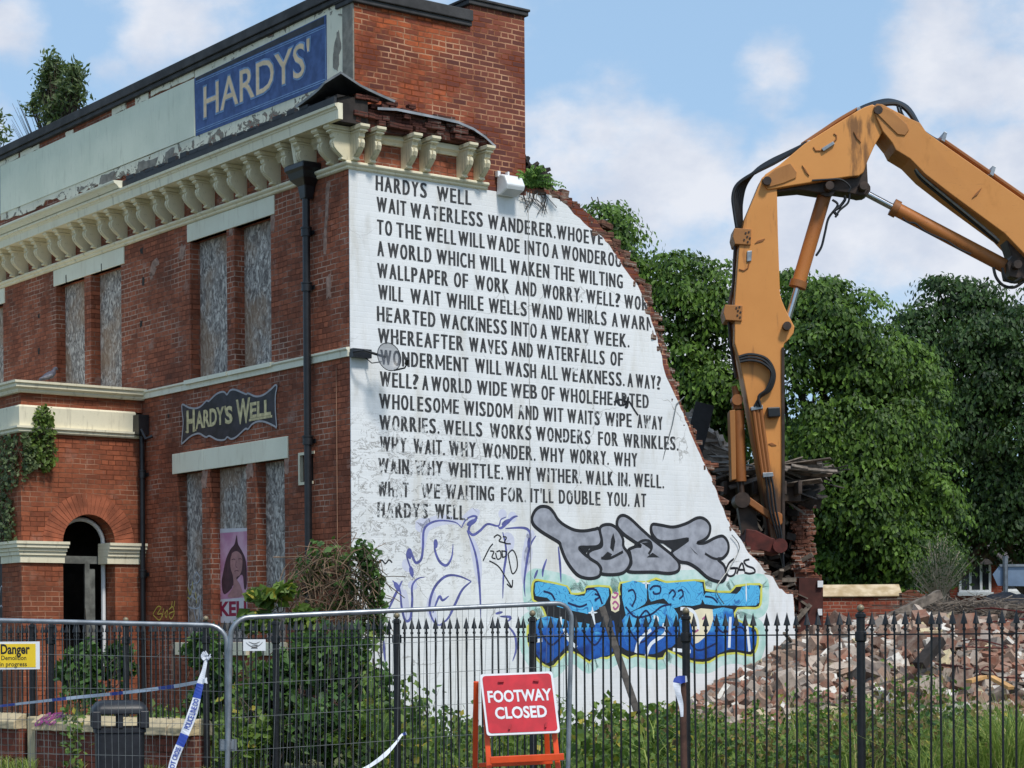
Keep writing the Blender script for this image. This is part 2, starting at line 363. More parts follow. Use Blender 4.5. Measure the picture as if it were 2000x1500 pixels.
def white_wall():
    m = M_('white wall paint'); x, y, z = m.xyz()
    n1 = m.noise(.7, 6, .6); n2 = m.noise(5, 6, .6, m.map((1, 1, .35))); n3 = m.noise(26, 4)
    col = m.mix(m.ramp(n1, .35, .7), c(232, 233, 234), c(220, 222, 224))
    col = m.mix(m.ramp(n2, .52, .78, 0, .34), col, c(168, 162, 148)); col = m.mix(m.ramp(m.noise(1.1, 6, .65, m.map((1.6, 1, .3), (2, 0, 4))), .5, .72, 0, .5), col, c(190, 183, 168))
    # flaking band, lower left, where the old coats have come away
    zone = m.math('MULTIPLY', m.ramp(z, 4.9, 4.2), m.math('MULTIPLY', m.ramp(z, 1.9, 2.6), m.ramp(x, 3.6, .6)))
    fl = m.noise(4.6, 8, .68, m.map((1, 1, 1.7)), .8)
    edge = m.math('ABSOLUTE', m.math('SUBTRACT', fl, .54))
    col = m.mix(m.math('MULTIPLY', m.ramp(edge, .028, .006), m.math('MULTIPLY', zone, .7)), col, c(112, 106, 100))
    # hairline cracks
    wv = m.n('ShaderNodeTexVoronoi', feature='DISTANCE_TO_EDGE', i_Scale=.75); 
    dv = m.n('ShaderNodeVectorMath', operation='ADD'); m.nt.links.new(m.tc.outputs['Object'], dv.inputs[0])
    nn = m.n('ShaderNodeTexNoise', i_Scale=3., i_Detail=5.); m.nt.links.new(m.tc.outputs['Object'], nn.inputs['Vector']); 
    sc = m.n('ShaderNodeVectorMath', operation='SCALE'); sc.inputs[3].default_value = .35; m.nt.links.new(nn.outputs['Color'], sc.inputs[0]); m.nt.links.new(sc.outputs[0], dv.inputs[1])
    m.nt.links.new(dv.outputs[0], wv.inputs['Vector'])
    ck = m.math('MULTIPLY', m.ramp(wv.outputs[0], .007, .001), m.ramp(m.noise(.9, 2, .5, m.map(loc=(5, 2, 1))), .5, .6, 0, .55))
    col = m.mix(ck, col, c(120, 116, 110))
    v = m.n('ShaderNodeCombineXYZ', i_0=x, i_1=z, i_2=0.).outputs[0]
    bt = m.n('ShaderNodeTexBrick', i_Scale=1., i_Mortar_Size=.012, i_Mortar_Smooth=.9, i_Brick_Width=.235, i_Row_Height=.0775); m.nt.links.new(v, bt.inputs[0])
    h = m.math('ADD', m.math('MULTIPLY', bt.outputs['Fac'], -.22), m.math('ADD', m.math('MULTIPLY', n3, .5), m.math('MULTIPLY', fl, zone)))
    return m.out(col, .7, 0, h, .28, .012, .3)
WALLW = white_wall()
def lettering():
    m = M_('worn black lettering'); x, y, z = m.xyz()
    n1 = m.noise(7, 6, .7, m.map((1, 1, .6)), .6); n2 = m.noise(2.2, 3)
    zone = m.math('ADD', m.ramp(z, 6.2, 3.9, 0, .055), m.math('MULTIPLY', m.ramp(z, 4.9, 4.0, 0, .085), m.ramp(x, 2.8, .6)))
    th = m.math('SUBTRACT', .685, m.math('ADD', zone, m.ramp(n2, .4, .7, 0, .06)))
    wear = m.ramp(m.math('SUBTRACT', n1, th), -.02, .03)
    col = m.mix(m.ramp(m.noise(16, 4), .3, .7), c(42, 42, 44), c(70, 70, 72)); col = m.mix(wear, col, c(214, 216, 217))
    return m.out(col, .7)
LETTER = lettering()
def osb():
    m = M_('weathered strand board'); x, y, z = m.xyz()
    d = m.n('ShaderNodeTexNoise', i_Scale=5., i_Detail=2.); m.nt.links.new(m.tc.outputs['Object'], d.inputs['Vector'])
    vv = m.n('ShaderNodeVectorMath', operation='ADD'); sc = m.n('ShaderNodeVectorMath', operation='SCALE'); sc.inputs[3].default_value = .22
    m.nt.links.new(d.outputs['Color'], sc.inputs[0]); m.nt.links.new(m.map((1, 1, .45)), vv.inputs[0]); m.nt.links.new(sc.outputs[0], vv.inputs[1])
    vo = m.n('ShaderNodeTexVoronoi', i_Scale=17.); m.nt.links.new(vv.outputs[0], vo.inputs['Vector'])
    n2 = m.noise(22, 5, .6, vv.outputs[0])
    g = m.mix(m.ramp(n2, .34, .66), c(112, 104, 100), c(222, 212, 202)); g = m.mix(m.ramp(vo.outputs['Distance'], .3, .75, .0, .55), g, c(92, 86, 84))
    br = m.math('MULTIPLY', m.ramp(m.noise(1.1, 3), .44, .64), .6)
    g = m.mix(br, g, c(156, 122, 92))
    return m.out(g, .85, 0, m.math('ADD', n2, vo.outputs['Distance']), .5, .01, .2)
OSB = osb()
def orange(name, a, b, rust, amt, scr=.3):
    m = M_(name); n1 = m.noise(.8, 5); n2 = m.noise(3.5, 7, .65, m.map((1, 1, .4))); n3 = m.noise(18, 5)
    cc = m.mix(m.ramp(n1, .3, .7), a, b); cc = m.mix(m.ramp(n2, .56, .76, 0, amt), cc, rust); cc = m.mix(m.ramp(n3, .66, .75, 0, amt*.8), cc, c(70, 44, 28))
    n4 = m.noise(9, 7, .7, m.map((.25, 1, 2.2), rot=(0, .6, 0))); cc = m.mix(m.ramp(n4, .62, .66, 0, scr), cc, c(120, 82, 50))
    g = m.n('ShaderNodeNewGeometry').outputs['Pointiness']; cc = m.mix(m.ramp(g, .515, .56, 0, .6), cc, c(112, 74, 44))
    return m.out(cc, m.ramp(n2, .3, .7, .42, .7), 0, m.math('ADD', n2, m.math('MULTIPLY', n4, .4)), .1, .01, .4)
ORANGE = orange('orange machine paint', c(216, 148, 78), c(208, 140, 72), c(150, 96, 52), .3)
ORANGE_W = orange('worn orange paint', c(190, 120, 58), c(172, 102, 48), c(98, 62, 38), .7)
GREASE = plain('greasy dark steel', c(58, 44, 36), .55, .2, .5, 5, .3)
RUST = plain('rusty red iron', c(84, 34, 28), .75, .1, .4, 6, .3)
RUBBER = plain('black rubber hose', c(22, 23, 26), .45, 0, .3, 10, 0)
CHROME = plain('chromed rod', c(190, 192, 196), .18, 1., .05, 10, 0)
RED = plain('red sign face', c(196, 28, 42), .45, 0, .08, 4, 0)
ORANGE_P = plain('orange plastic frame', c(226, 78, 24), .45, 0, .12, 6, .05)
YELLOW = plain('yellow sign face', c(236, 200, 40), .5, 0, .06, 5, 0)
BLUE = plain('blue sign paint', c(58, 84, 136), .7, 0, .22, 7, .1, c(72, 98, 150))
LBLUE = plain('pale blue line', c(120, 150, 190), .7, 0, .2, 9, 0)
TAN = plain('tan lettering', c(226, 198, 162), .7, 0, .12, 9, 0)
INK = plain('black sign paint', c(24, 22, 28), .6, 0, .4, 5, 0, c(48, 44, 52))
GOLD = plain('faded gold lettering', c(196, 182, 138), .7, 0, .3, 14, 0)
TIMBER = plain('old grey timber', c(112, 102, 92), .85, 0, .45, 9, .5)
DTIMBER = plain('dark sooty timber', c(44, 38, 35), .9, 0, .5, 5, .5)
NEWWOOD = plain('pale sawn wood', c(196, 150, 96), .8, 0, .2, 6, .3)
BARK = plain('bark', c(72, 60, 48), .9, 0, .4, 7, .6)
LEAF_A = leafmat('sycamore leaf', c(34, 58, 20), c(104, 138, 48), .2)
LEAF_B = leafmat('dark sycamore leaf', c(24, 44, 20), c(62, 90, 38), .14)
LEAF_W = leafmat('weed leaf', c(58, 84, 36), c(122, 146, 66), .3, c(176, 160, 64))
LEAF_D = leafmat('dark shrub leaf', c(36, 62, 32), c(84, 118, 54), .25)
LEAF_I = leafmat('ivy leaf', c(56, 78, 34), c(112, 136, 58), .3)
LEAF_R = leafmat('grey green leaf', c(56, 72, 46), c(118, 132, 90), .3)
LEAF_BR = leafmat('browned bramble leaf', c(84, 62, 40), c(126, 112, 58), .2)
GRASS = leafmat('grass blade', c(84, 110, 44), c(168, 182, 92), .3, c(190, 176, 120))

GW_ = {'A': 46, 'B': 42, 'C': 41, 'D': 43, 'E': 35, 'F': 34, 'G': 43, 'H': 43, 'I': 13, 'K': 43, 'L': 34, 'M': 58, 'N': 45, 'O': 44, 'P': 40, 'R': 43, 'S': 41, 'T': 40, 'U': 43, 'V': 44, 'W': 66, 'Y': 44, '.': 12, '?': 36, "'": 11}
def put_sign_text(mb, txt, u0, u1, v0, v1, fn, w, clip, thick):
    """hand painted condensed capitals: every letter drawn to its own width between u0 and u1"""
    tot = sum(GW_[ch] for ch in txt)+8*(len(txt)-1); k = (u1-u0)/tot; u = u0
    for ch in txt:
        g = GW_[ch]*k; h0, h1 = v0, v1
        v = glyphs(ch, 0.)[0]; y0 = v[:, 1].min()/CAP; y1 = v[:, 1].max()/CAP
        jv = random.uniform(-.004, .004); sl = random.uniform(-.004, .004); n0 = len(mb.v)
        if ch == 'M':                                  # drawn as strokes
            s_ = .036
            for P in ([(u, 0), (u+s_, 0), (u+s_, 1), (u, 1)], [(u+g-s_, 0), (u+g, 0), (u+g, 1), (u+g-s_, 1)], [(u+.003, 1), (u+s_, 1), (u+g/2+s_*.4, .25), (u+g/2-s_*.4, .25)], [(u+g-s_, 1), (u+g-.003, 1), (u+g/2+s_*.4, .25), (u+g/2-s_*.4, .25)]):
                Q = [(a, v0+b*(v1-v0)) for a, b in P]
                if clip and not all(inside(q, clip) for q in Q): continue
                mb.add([fn(a, b+jv, w+.0002*random.random()) for a, b in Q], [(0, 1, 2, 3)])
        else: put_text(mb, ch, u, u+g, v0+jv, v1+jv, fn, w, 0., clip, sl, thick if ch not in '.I' else .004)
        u += g+8*k
# ------------------------------------------------------------ ground
def ground_h(x, y):
    x = np.asarray(x, float); y = np.asarray(y, float)
    # the demolition heap lying right of and behind the gable
    g = lambda cx, cy, rx, ry, h: h*np.exp(-(((x-cx)/rx)**2+((y-cy)/ry)**2))
    z = g(9.0, 34.0, 4.6, 3.4, 1.22)+g(5.2, 33.0, 2.6, 2.2, .9)+g(14, 35, 4, 4, .95)+g(4.2, 30.6, 1.6, 1.2, .35)+g(7.4, 31.2, 2.6, 1.6, .5)
    return z*np.clip((y-24.5)/3.5, 0, 1)
def grid_mesh(name, xs, ys, m, zf, skip=None):
    mb = MB(); X, Y = np.meshgrid(xs, ys); Z = zf(X, Y); nx = len(xs)
    mb.v = [tuple(p) for p in np.stack([X, Y, Z], -1).reshape(-1, 3)]
    for j in range(len(ys)-1):
        for i in range(nx-1): mb.f.append((j*nx+i, j*nx+i+1, (j+1)*nx+i+1, (j+1)*nx+i)); mb.mi.append(0)
    return mb.build(name, m, smooth=True, fix=False)
EARTH = plain('weedy earth', c(88, 82, 58), .95, var=.4, scale=1.2, bs=.6, col2=c(104, 112, 66))
xs = np.unique(np.concatenate([np.linspace(-900, -30, 8), np.linspace(-30, 0, 13), np.linspace(0, 22, 56), np.linspace(22, 60, 12), np.linspace(60, 900, 8)]))
ys = np.unique(np.concatenate([np.linspace(-300, 0, 5), np.linspace(0, 24, 9), np.linspace(24, 46, 56), np.linspace(46, 120, 8), np.linspace(120, 1500, 8)]))
tag(grid_mesh('ground', xs, ys, EARTH, ground_h), None, None, kind='structure')
ASPH = plain('tarmac', c(92, 92, 94), .9, var=.2, scale=25, bs=.4)
RD = Vector((.752, -.659, 0)); R0 = Vector((-1.159, 20.6, 0)); RN = Vector((.659, .752, 0))      # railing line, and the way into the site
def RP(t, off=0., z=0.): return R0+RD*(1.8*t)+RN*off+Vector((0, 0, z))
mb = MB(); q = [RP(-12, -.15), RP(14, -.15), RP(14, -5), RP(-12, -5)]; mb.add([p+Vector((0, 0, .004)) for p in q], [(0, 1, 2, 3)])
tag(mb.build('pavement', ASPH), None, None, kind='structure')
mb = MB(); q = [RP(-12, -5.15), RP(14, -5.15), RP(14, -14), RP(-12, -14)]; mb.add([p+Vector((0, 0, .008)) for p in q], [(0, 1, 2, 3)])
tag(mb.build('road', plain('road asphalt', c(70, 70, 72), .9, var=.2, scale=25, bs=.4)), None, None, kind='structure')
mb = MB()
K1, K2 = RP(-12, -5.075), RP(14, -5.075); mb.bar(K1+Vector((0, 0, .03)), K2+Vector((0, 0, .03)), .148, .14)
tag(mb.build('kerb', plain('concrete kerb', c(150, 148, 142), .85, var=.2, scale=8)), None, None, kind='structure')
# ------------------------------------------------------------ the public house
PUB = thing('pub_building', 'derelict red brick corner pub with half demolished white lettered gable and boarded windows', 'building', C0, A)
NF, FT = 13.6, 8.10                                    # length of the front kept, top of the front wall
def cell_wall(mb, holes, y0, y1, z0, z1, x, depth):
    ys_ = sorted({y0, y1, *[h[0] for h in holes], *[h[1] for h in holes]}); zs_ = sorted({z0, z1, *[h[2] for h in holes], *[h[3] for h in holes]})
    for a, b in zip(ys_, ys_[1:]):
        for d, e in zip(zs_, zs_[1:]):
            if any(h[0] < (a+b)/2 < h[1] and h[2] < (d+e)/2 < h[3] for h in holes): continue
            mb.add([(x, a, d), (x, b, d), (x, b, e), (x, a, e)], [(0, 1, 2, 3)])
    for a, b, d, e in holes:
        mb.add([(x, a, d), (x, b, d), (x, b, e), (x, a, e), (x+depth, a, d), (x+depth, b, d), (x+depth, b, e), (x+depth, a, e)],
               [(0, 1, 5, 4), (1, 2, 6, 5), (2, 3, 7, 6), (3, 0, 4, 7)])
UP = [(3.40, 4.55), (2.10, 3.17)]; UPB = [(8.30, 9.42), (6.92, 8.05)]; UPC = [(13.05, 13.4), (11.7, 12.8)]
holes = [(a, b, 5.56, 7.70) for a, b in UP+UPB+UPC]+[(a, b, 1.52, 4.15) for a, b in ((4.22, 5.02), (2.85, 3.96), (1.76, 2.58))]+[(.97, 1.36, 3.78, 4.16)]
mb = MB(); cell_wall(mb, holes, 0, NF, -.3, FT, 0, .22)
mb.add([(.34, 0, -.3), (.34, NF, -.3), (.34, NF, FT), (.34, 0, FT), (0, NF, -.3), (0, NF, FT)], [(0, 1, 2, 3), (1, 4, 5, 2)])
front = mb.build('front_wall', BR_F, PUB, fix=False)
for a, b, z0, z1 in holes[:-1]:
    mb = MB(); mb.box(.17, .188, a-.03, b+.03, z0-.02, z1+.02); mb.build('window_board', OSB, PUB)
mb = MB(); mb.box(.2, .23, .97, 1.36, 3.78, 4.16); o = mb.build('vent_opening', DTIMBER, PUB)
mb = MB(); mb.box(-.012, .05, 1.32, 1.36, 3.74, 4.2); mb.box(-.012, .05, .93, 1.32, 4.16, 4.2); mb.box(-.012, .05, .97, 1.32, 3.74, 3.78); mb.build('vent_frame', CREAM, o)
# lintels, sills, bands
def slab(name, m, y0, y1, z0, z1, d, joints=(), parent=PUB):
    mb = MB(); e = sorted([y0, y1, *joints])
    for a, b in zip(e, e[1:]): mb.box(-d, .1, a+.004, b-.004, z0, z1)
    return mb.build(name, m, parent, bevel=.006)
slab('lintel', STONE, 1.97, 4.62, 7.70, 7.975, .018); slab('lintel', STONE, 6.78, 9.50, 7.70, 7.975, .018, (8.2,)); slab('lintel', STONE, 11.6, 13.55, 7.70, 7.975, .018)
slab('lintel', STONE, 1.64, 5.16, 4.15, 4.465, .018, (4.15,))
for a, b in ((4.15, 5.1), (2.8, 4.0), (1.7, 2.62)): slab('sill', CREAM, a, b, 1.32, 1.515, .06)
def profile_run(mb, prof, y0, y1, mitre0=False):       # moulding along the front: prof (out, z)
    n = len(prof); vs = []
    for y, mi in ((y0, mitre0), (y1, False)): vs += [(-o, (y-o if mi else y), z) for o, z in prof]
    mb.add(vs, [(i, (i+1) % n, n+(i+1) % n, n+i) for i in range(n)]+[tuple(range(n)), tuple(range(n, 2*n))])
def profile_run_g(mb, prof, x0, x1, mitre0=False):
    n = len(prof); vs = []
    for x, mi in ((x0, mitre0), (x1, False)): vs += [((x-o if mi else x), -o, z) for o, z in prof]
    mb.add(vs, [(i, (i+1) % n, n+(i+1) % n, n+i) for i in range(n)]+[tuple(range(n)), tuple(range(n, 2*n))])
BAND = [(-.05, 5.42), (.035, 5.42), (.035, 5.50), (.06, 5.52), (.06, 5.545), (-.05, 5.56)]
mb = MB(); profile_run(mb, BAND, .0, NF); 
for a, b in UP+UPB: mb.box(-.075, .1, a-.08, b+.1, 5.50, 5.562)
mb.build('mid_band', STONE, PUB)
STRG = [(-.05, 7.98), (.03, 7.98), (.05, 7.995), (.05, 8.02), (.075, 8.03), (.09, 8.045), (.09, 8.065), (.07, 8.08), (-.05, 8.09)]
mb = MB(); profile_run(mb, STRG, 0, NF, True); profile_run_g(mb, STRG, 0, 2.33, True); mb.build('string_course', CREAM, PUB)
# frieze wall behind the brackets, cornice, brackets
mb = MB(); mb.box(.0, .34, .004, NF, FT, 8.56); mb.add([(.0, -.004, FT-.02), (2.32, -.004, FT-.02), (2.32, -.004, 8.6), (.0, -.004, 8.6)], [(0, 1, 2, 3)]); mb.build('frieze_wall', BR_F, PUB)  # gable sheet in darker front brick puts the cornice's shade into the colour
mb = MB(); profile_run(mb, [(-.02, 8.39), (.04, 8.39), (.06, 8.43), (.10, 8.46), (.10, 8.53), (-.02, 8.53)], .3, NF)
profile_run_g(mb, [(-.02, 8.39), (.04, 8.39), (.06, 8.43), (.10, 8.46), (.10, 8.53), (-.02, 8.53)], .3, 2.28); mb.build('frieze_moulding', CREAM, PUB)
COR = [(.33, 8.535), (.40, 8.535), (.405, 8.66), (.42, 8.67), (.42, 8.685), (.45, 8.70), (.455, 8.735), (.40, 8.75), (.33, 8.75)]
mb = MB(); profile_run(mb, COR, -.385, NF); mb.box(-.34, .0, .12, NF, 8.536, 8.6); mb.build('cornice', CREAM, PUB)
mb = MB(); profile_run(mb, [(.30, 8.752), (.455, 8.752), (.47, 8.77), (.50, 8.80), (.54, 8.82), (.55, 8.84), (.55, 8.86), (.30, 8.87)], 6.05, 9.35)
profile_run(mb, [(.30, 8.752), (.455, 8.752), (.47, 8.77), (.50, 8.80), (.54, 8.82), (.55, 8.84), (.55, 8.86), (.30, 8.87)], 9.36, NF); mb.build('cornice_cap', STONE, PUB)
mb = MB(); mb.add([(-.36, -.28, 8.84), (-.36, 6.04, 8.84), (.105, 6.04, 9.0), (.105, -.28, 9.0)], [(0, 1, 2, 3)])
mb.add([(-.3, 6.05, 8.872), (-.3, NF, 8.872), (.105, NF, 8.95), (.105, 6.05, 8.95)], [(0, 1, 2, 3)])
mb.box(-.40, -.36, -.28, 6.04, 8.752, 8.855)
for i in range(16):                                    # torn edge of the felt
    y = .4+i*.35; h = .02+.05*random.random(); mb.box(-.40, -.34, y, y+.2+.15*random.random(), 8.84, 8.86+h)
mb.build('gutter_felt', DARKLEAD, PUB)
BRK = [(-.02, 8.532), (.35, 8.532), (.35, 8.495), (.325, 8.475), (.32, 8.44), (.285, 8.42), (.28, 8.375), (.255, 8.355), (.275, 8.335), (.285, 8.29), (.265, 8.235), (.21, 8.18), (.155, 8.14), (.13, 8.12), (.15, 8.105), (.15, 8.085), (-.02, 8.075)]
def bracket_mesh():
    mb = MB(); w = .050; mb.prism(BRK, lambda o, z, k: (k, -o, z), -w, w)
    mb.prism([(-.02, 8.535), (.37, 8.535), (.37, 8.50), (.345, 8.478), (-.02, 8.478)], lambda o, z, k: (k, -o, z), -w-.026, w+.026)
    mb.prism([(-.02, 8.443), (.332, 8.443), (.332, 8.465), (-.02, 8.465)], lambda o, z, k: (k, -o, z), -w-.016, w+.016)
    mb.prism([(.1, 8.34), (.297, 8.34), (.308, 8.29), (.285, 8.235), (.22, 8.175), (.15, 8.13), (.1, 8.13)], lambda o, z, k: (k, -o, z), -w*.45, w*.45)
    return mb
br = bracket_mesh().build('bracket', CREAM_D, PUB, bevel=.006); first = True
spots = [(x, 0) for x in (.04, .31, .91, 1.22, 1.86, 2.16)]+[(y, 1) for k in range(14) for y in (.1+.975*k-.2, .1+.975*k+.2) if y > -.05 and y < NF-.1]+[(-.02, 1)]
for u, side in spots:
    o = br if first else br.copy()
    if not first: COL.objects.link(o)
    first = False
    o.parent = PUB; o.location = (u, 0, 0) if side == 0 else (0, u, 0); o.rotation_euler = (0, 0, 0 if side == 0 else -math.pi/2)
# parapet on the front with the painted panels
mb = MB(); mb.box(.11, .42, .352, NF, 8.56, 10.36); mb.build('parapet_wall', BR_F, PUB)
mb = MB(); mb.box(.04, .5, .10, NF, 10.36, 10.43); mb.box(.01, .5, .07, NF, 10.432, 10.575); mb.build('parapet_coping', COPING, PUB, bevel=.01)
def jag(P, amp, n):                                    # ragged version of an open polyline
    out = []
    for a, b in zip(P, P[1:]):
        for k in range(n):
            t = k/n; out.append((a[0]+(b[0]-a[0])*t+random.uniform(-amp, amp)*(k > 0), a[1]+(b[1]-a[1])*t+random.uniform(-amp, amp)*(k > 0)))
    return out+[P[-1]]
mb = MB(); mb.prism([(.27, 8.9), (.27, 10.355), (4.53, 10.355), (4.53, 9.34), (6.0, 9.34)]+jag([(6.0, 9.34), (6.3, 9.16), (5.6, 9.08), (5.0, 9.06), (4.4, 9.04), (4.1, 9.1), (3.9, 9.0), (2.5, 9.0)], .03, 4)+[(2.4, 8.9)], fF(-.11), 0, .02)
mb.prism([(6.0, 9.34), (12.0, 9.40)]+jag([(12.0, 9.40), (12.0, 9.28), (10.5, 9.22), (9.9, 9.30), (9.2, 9.20), (8.9, 9.14), (8.3, 9.22), (7.6, 9.12), (7.1, 9.16), (6.5, 9.1), (6.2, 9.2), (6.0, 9.34)], .045, 5)[:-1], fF(-.11), 0, .018)
for a, b, z0, z1 in ((6.1, 6.55, 10.24, 10.36), (6.9, 7.4, 10.25, 10.36), (4.55, 6.0, 10.27, 10.36), (8.9, 9.2, 10.24, 10.33), (10.3, 11.1, 10.26, 10.35), (11.2, 13.5, 10.28, 10.36)):
    P = jag([(a, z0), (b, z0)], .025, 5)+jag([(b, z1), (a, z1)], .012, 4); mb.prism(P, fF(-.11), 0, .02)
rend = mb.build('painted_render', PEEL, PUB, fix=True)
mb = MB(); 
for P in ([(5.3, 9.12), (5.55, 9.14), (5.5, 9.28), (5.2, 9.3)], [(5.9, 9.11), (6.5, 9.17), (6.45, 9.31), (6.1, 9.27), (5.75, 9.26)], [(7.4, 9.16), (7.9, 9.2), (7.8, 9.34), (7.3, 9.31)], [(.30, 9.75), (.36, 9.6), (.4, 9.42), (.52, 9.5), (.5, 9.72), (.42, 9.95), (.36, 9.98)], [(8.3, 9.24), (8.7, 9.2), (8.6, 9.3)]):
    mb = MB(); mb.prism(jag(P+[P[0]], .02, 4)[:-1], fF(-.11), .0205, .0225); mb.build('bare_render', FLAKE, PUB)
mb = MB()
mb.prism([(.004, 8.9), (.27, 8.9), (.27, 10.355), (.004, 10.355)], fF(-.107), -.02, .02)
mb.build('corner_render', FLAKE, PUB)
mb = MB(); mb.prism([(4.53, 9.345), (11.98, 9.39), (11.98, 10.26), (4.53, 10.235)], fF(-.11), .0, .03)
mb.build('sign_panel', PANEL, PUB)
mb = MB(); mb.prism([(.68, 9.29), (4.50, 9.335), (4.53, 10.235), (.68, 10.275)], fF(-.11), .0, .026)
blue = mb.build('painted_name_board', BLUE, PUB)
mb = MB(); mb.prism([(12.0, 9.39), (NF, 9.39), (NF, 10.26), (12.0, 10.26)], fF(-.11), 0, .026); mb.build('painted_name_board', BLUE, PUB)
mb = MB()
for z in (9.345, 9.375, 10.10, 10.13): mb.prism([(.70, z+.0), (4.48, z+.035), (4.48, z+.047), (.70, z+.014)], fF(-.11), .0262, .0285)
mb.prism([(.70, 9.345), (.712, 9.345), (.712, 10.14), (.70, 10.14)], fF(-.11), .0262, .0285)
mb.build('border_line', LBLUE, blue)
u0, z0 = F(404, 231, -.13); _, z1 = F(402, 172, -.13); u1 = F(611, 100, -.13)[0]
mb = MB(); put_text(mb, "HARDYS'", u0+.03, u1-.03, z0-.012, z1+.012, fF(-.11), .030, .03); mb.build('lettering', INK if False else LBLUE, blue)
mb = MB(); put_text(mb, "HARDYS'", u0, u1, z0, z1, fF(-.11), .034, .006); mb.build('lettering', TAN, blue)
mb = MB(); mb.prism([(.74, 10.16), (4.48, 10.19), (4.48, 10.232), (.74, 10.26)], fF(-.11), .0262, .028); mb.build('shadow_line', INK, blue)  # black strip paints the shadow line under the board's top border
# gable: brick body, broken edge, white coat
EDGE = [(3.05, 8.05), (3.18, 8.03), (3.51, 8.05), (3.86, 7.90), (4.38, 7.59), (4.70, 7.34), (4.90, 7.13), (5.24, 6.78), (5.44, 6.38), (5.60, 5.96), (5.86, 5.35), (6.17, 4.82), (6.48, 4.28), (6.80, 3.73), (7.06, 3.26), (7.44, 2.87), (7.78, 2.59), (8.11, 2.31), (8.42, 2.22), (8.46, 1.3), (8.5, .0)]
def refine(P, amp, n):
    r2 = random.Random(3); out = []
    for a, b in zip(P, P[1:]):
        for k in range(n):
            t = k/n; s_ = amp*(k > 0); out.append((a[0]+(b[0]-a[0])*t+r2.uniform(-s_, s_), a[1]+(b[1]-a[1])*t+r2.uniform(-s_, s_)))
    return out+[P[-1]]
WEDGE = refine(refine(EDGE, .045, 2), .018, 3)
WHITEP = [(.0, -.3), (.0, 7.985), (2.6, 7.985), (3.05, 7.99)]+WEDGE+[(8.5, -.3)]
mb = MB(); mb.prism(WHITEP, fG(0), .002, .014); coat = mb.build('painted_render', WALLW, PUB, fix=True)
BEDGE = [(x+.02+.10*max(0, (z-3.5)/4.5), z+.02+.07*max(0, (z-3.5)/4.5)) for x, z in refine(EDGE, .04, 4)]
mb = MB(); mb.prism([(.342, -.3), (.342, 8.09), (.342, 8.56), (.11, 8.56), (.11, 10.30), (2.075, 10.30), (2.075, 10.60), (3.05, 10.60), (3.05, 8.3)]+BEDGE+[(8.55, -.3)], lambda x, z, w: (x, w, z), 0, .345)
mb.mi = [1 if i >= 8 and i < len(mb.f)-2 else 0 for i in range(len(mb.f))]
mb.add([(.0, .0, -.3), (.342, 0, -.3), (.342, 0, 8.56), (0, 0, 8.56)], [(0, 1, 2, 3)])
mb.build('gable_wall', [BR_G, BR_E], PUB, fix=True)
mb = MB()                                              # loose broken bricks along the torn edge
for i, (x, z) in enumerate(refine(EDGE[1:], .0, 7)):
    up = max(.25, min(1, (z-4.)/3.5))
    for y in (.06, .17, .29):
        for _ in range(2 if up > .5 else 1):
            if random.random() < .35: continue
            zz = round((z+random.uniform(-.02, .05+.09*up))/.0775)*.0775; xx = x+random.uniform(-.04, .10+.13*up)
            R = Matrix.Rotation(random.gauss(0, .08), 3, 'X') @ Matrix.Rotation(random.gauss(0, .12), 3, 'Y') @ Matrix.Rotation(random.gauss(0, .2), 3, 'Z')
            mb.obox((xx, y+random.uniform(-.02, .03), zz), (random.choice((.215, .19, .11, .15))*(1+.25*up), .115, .07*(1+.2*up)), R)
mb.build('broken_edge', BR_E, PUB, bevel=.008)
mb = MB(); mb.box(.06, 2.07, -.06, .42, 10.275, 10.34); mb.box(.05, 2.068, -.09, .45, 10.342, 10.50); mb.build('parapet_coping', COPING, PUB, bevel=.012)
mb = MB(); mb.box(2.07, 3.05, .347, .95, 7.0, 10.6); ch = mb.build('chimney_stack', BR_G, PUB)
mb = MB(); mb.box(2.02, 3.09, -.05, 1.0, 10.60, 10.66); mb.box(2.0, 3.11, -.07, 1.02, 10.662, 10.70); mb.build('chimney_cap', COPING, ch, bevel=.01)
mb = MB(); mb.lathe([(.13, 10.7), (.12, 10.85), (.15, 10.86), (.15, 10.9)], (2.5, .45, 0)); mb.build('chimney_pot', CREAM, ch, smooth=True)
mb = MB(); mb.box(.42, 3.0, .36, NF, 9.5, 9.62); mb.build('roof', LEAD, PUB)
mb = MB(); mb.box(3.0, 3.22, .96, NF, -.3, 9.5); mb.build('rear_wall', BR_R, PUB)
mb = MB(); mb.box(.35, 2.99, .35, NF, 5.1, 5.3); mb.build('floor_deck', DTIMBER, PUB)
# broken off cornice on the gable side
core = [G(x, y, .2) for x, y in ((694, 222), (715, 212), (800, 225), (890, 244), (935, 266), (960, 288), (957, 294), (905, 280), (840, 268), (770, 262), (700, 256))]
mb = MB(); mb.prism(core, fG(0), .0, .2)
for i in range(60):                                    # ragged bricks of the core
    x = random.uniform(.0, 2.25); top = np.interp(x, [0, .9, 1.8, 2.1, 2.3], [8.98, 8.93, 8.84, 8.72, 8.56]); z = 8.57+.0775*int(random.uniform(0, max(.5, (top-8.6)/.0775)))
    R = Matrix.Rotation(random.gauss(0, .04), 3, 'Y') @ Matrix.Rotation(random.gauss(0, .07), 3, 'Z')
    if z < top-.05: mb.obox((x, -.2+random.uniform(-.05, .03), z+.035), (random.choice((.215, .11)), .1, .066), R)
mb.build('cornice_core', brick('sooty brick', c(104, 62, 52), c(84, 52, 46), c(120, 108, 100), .5, c(46, 34, 32), seed=6., soot=.6), PUB, bevel=.006)
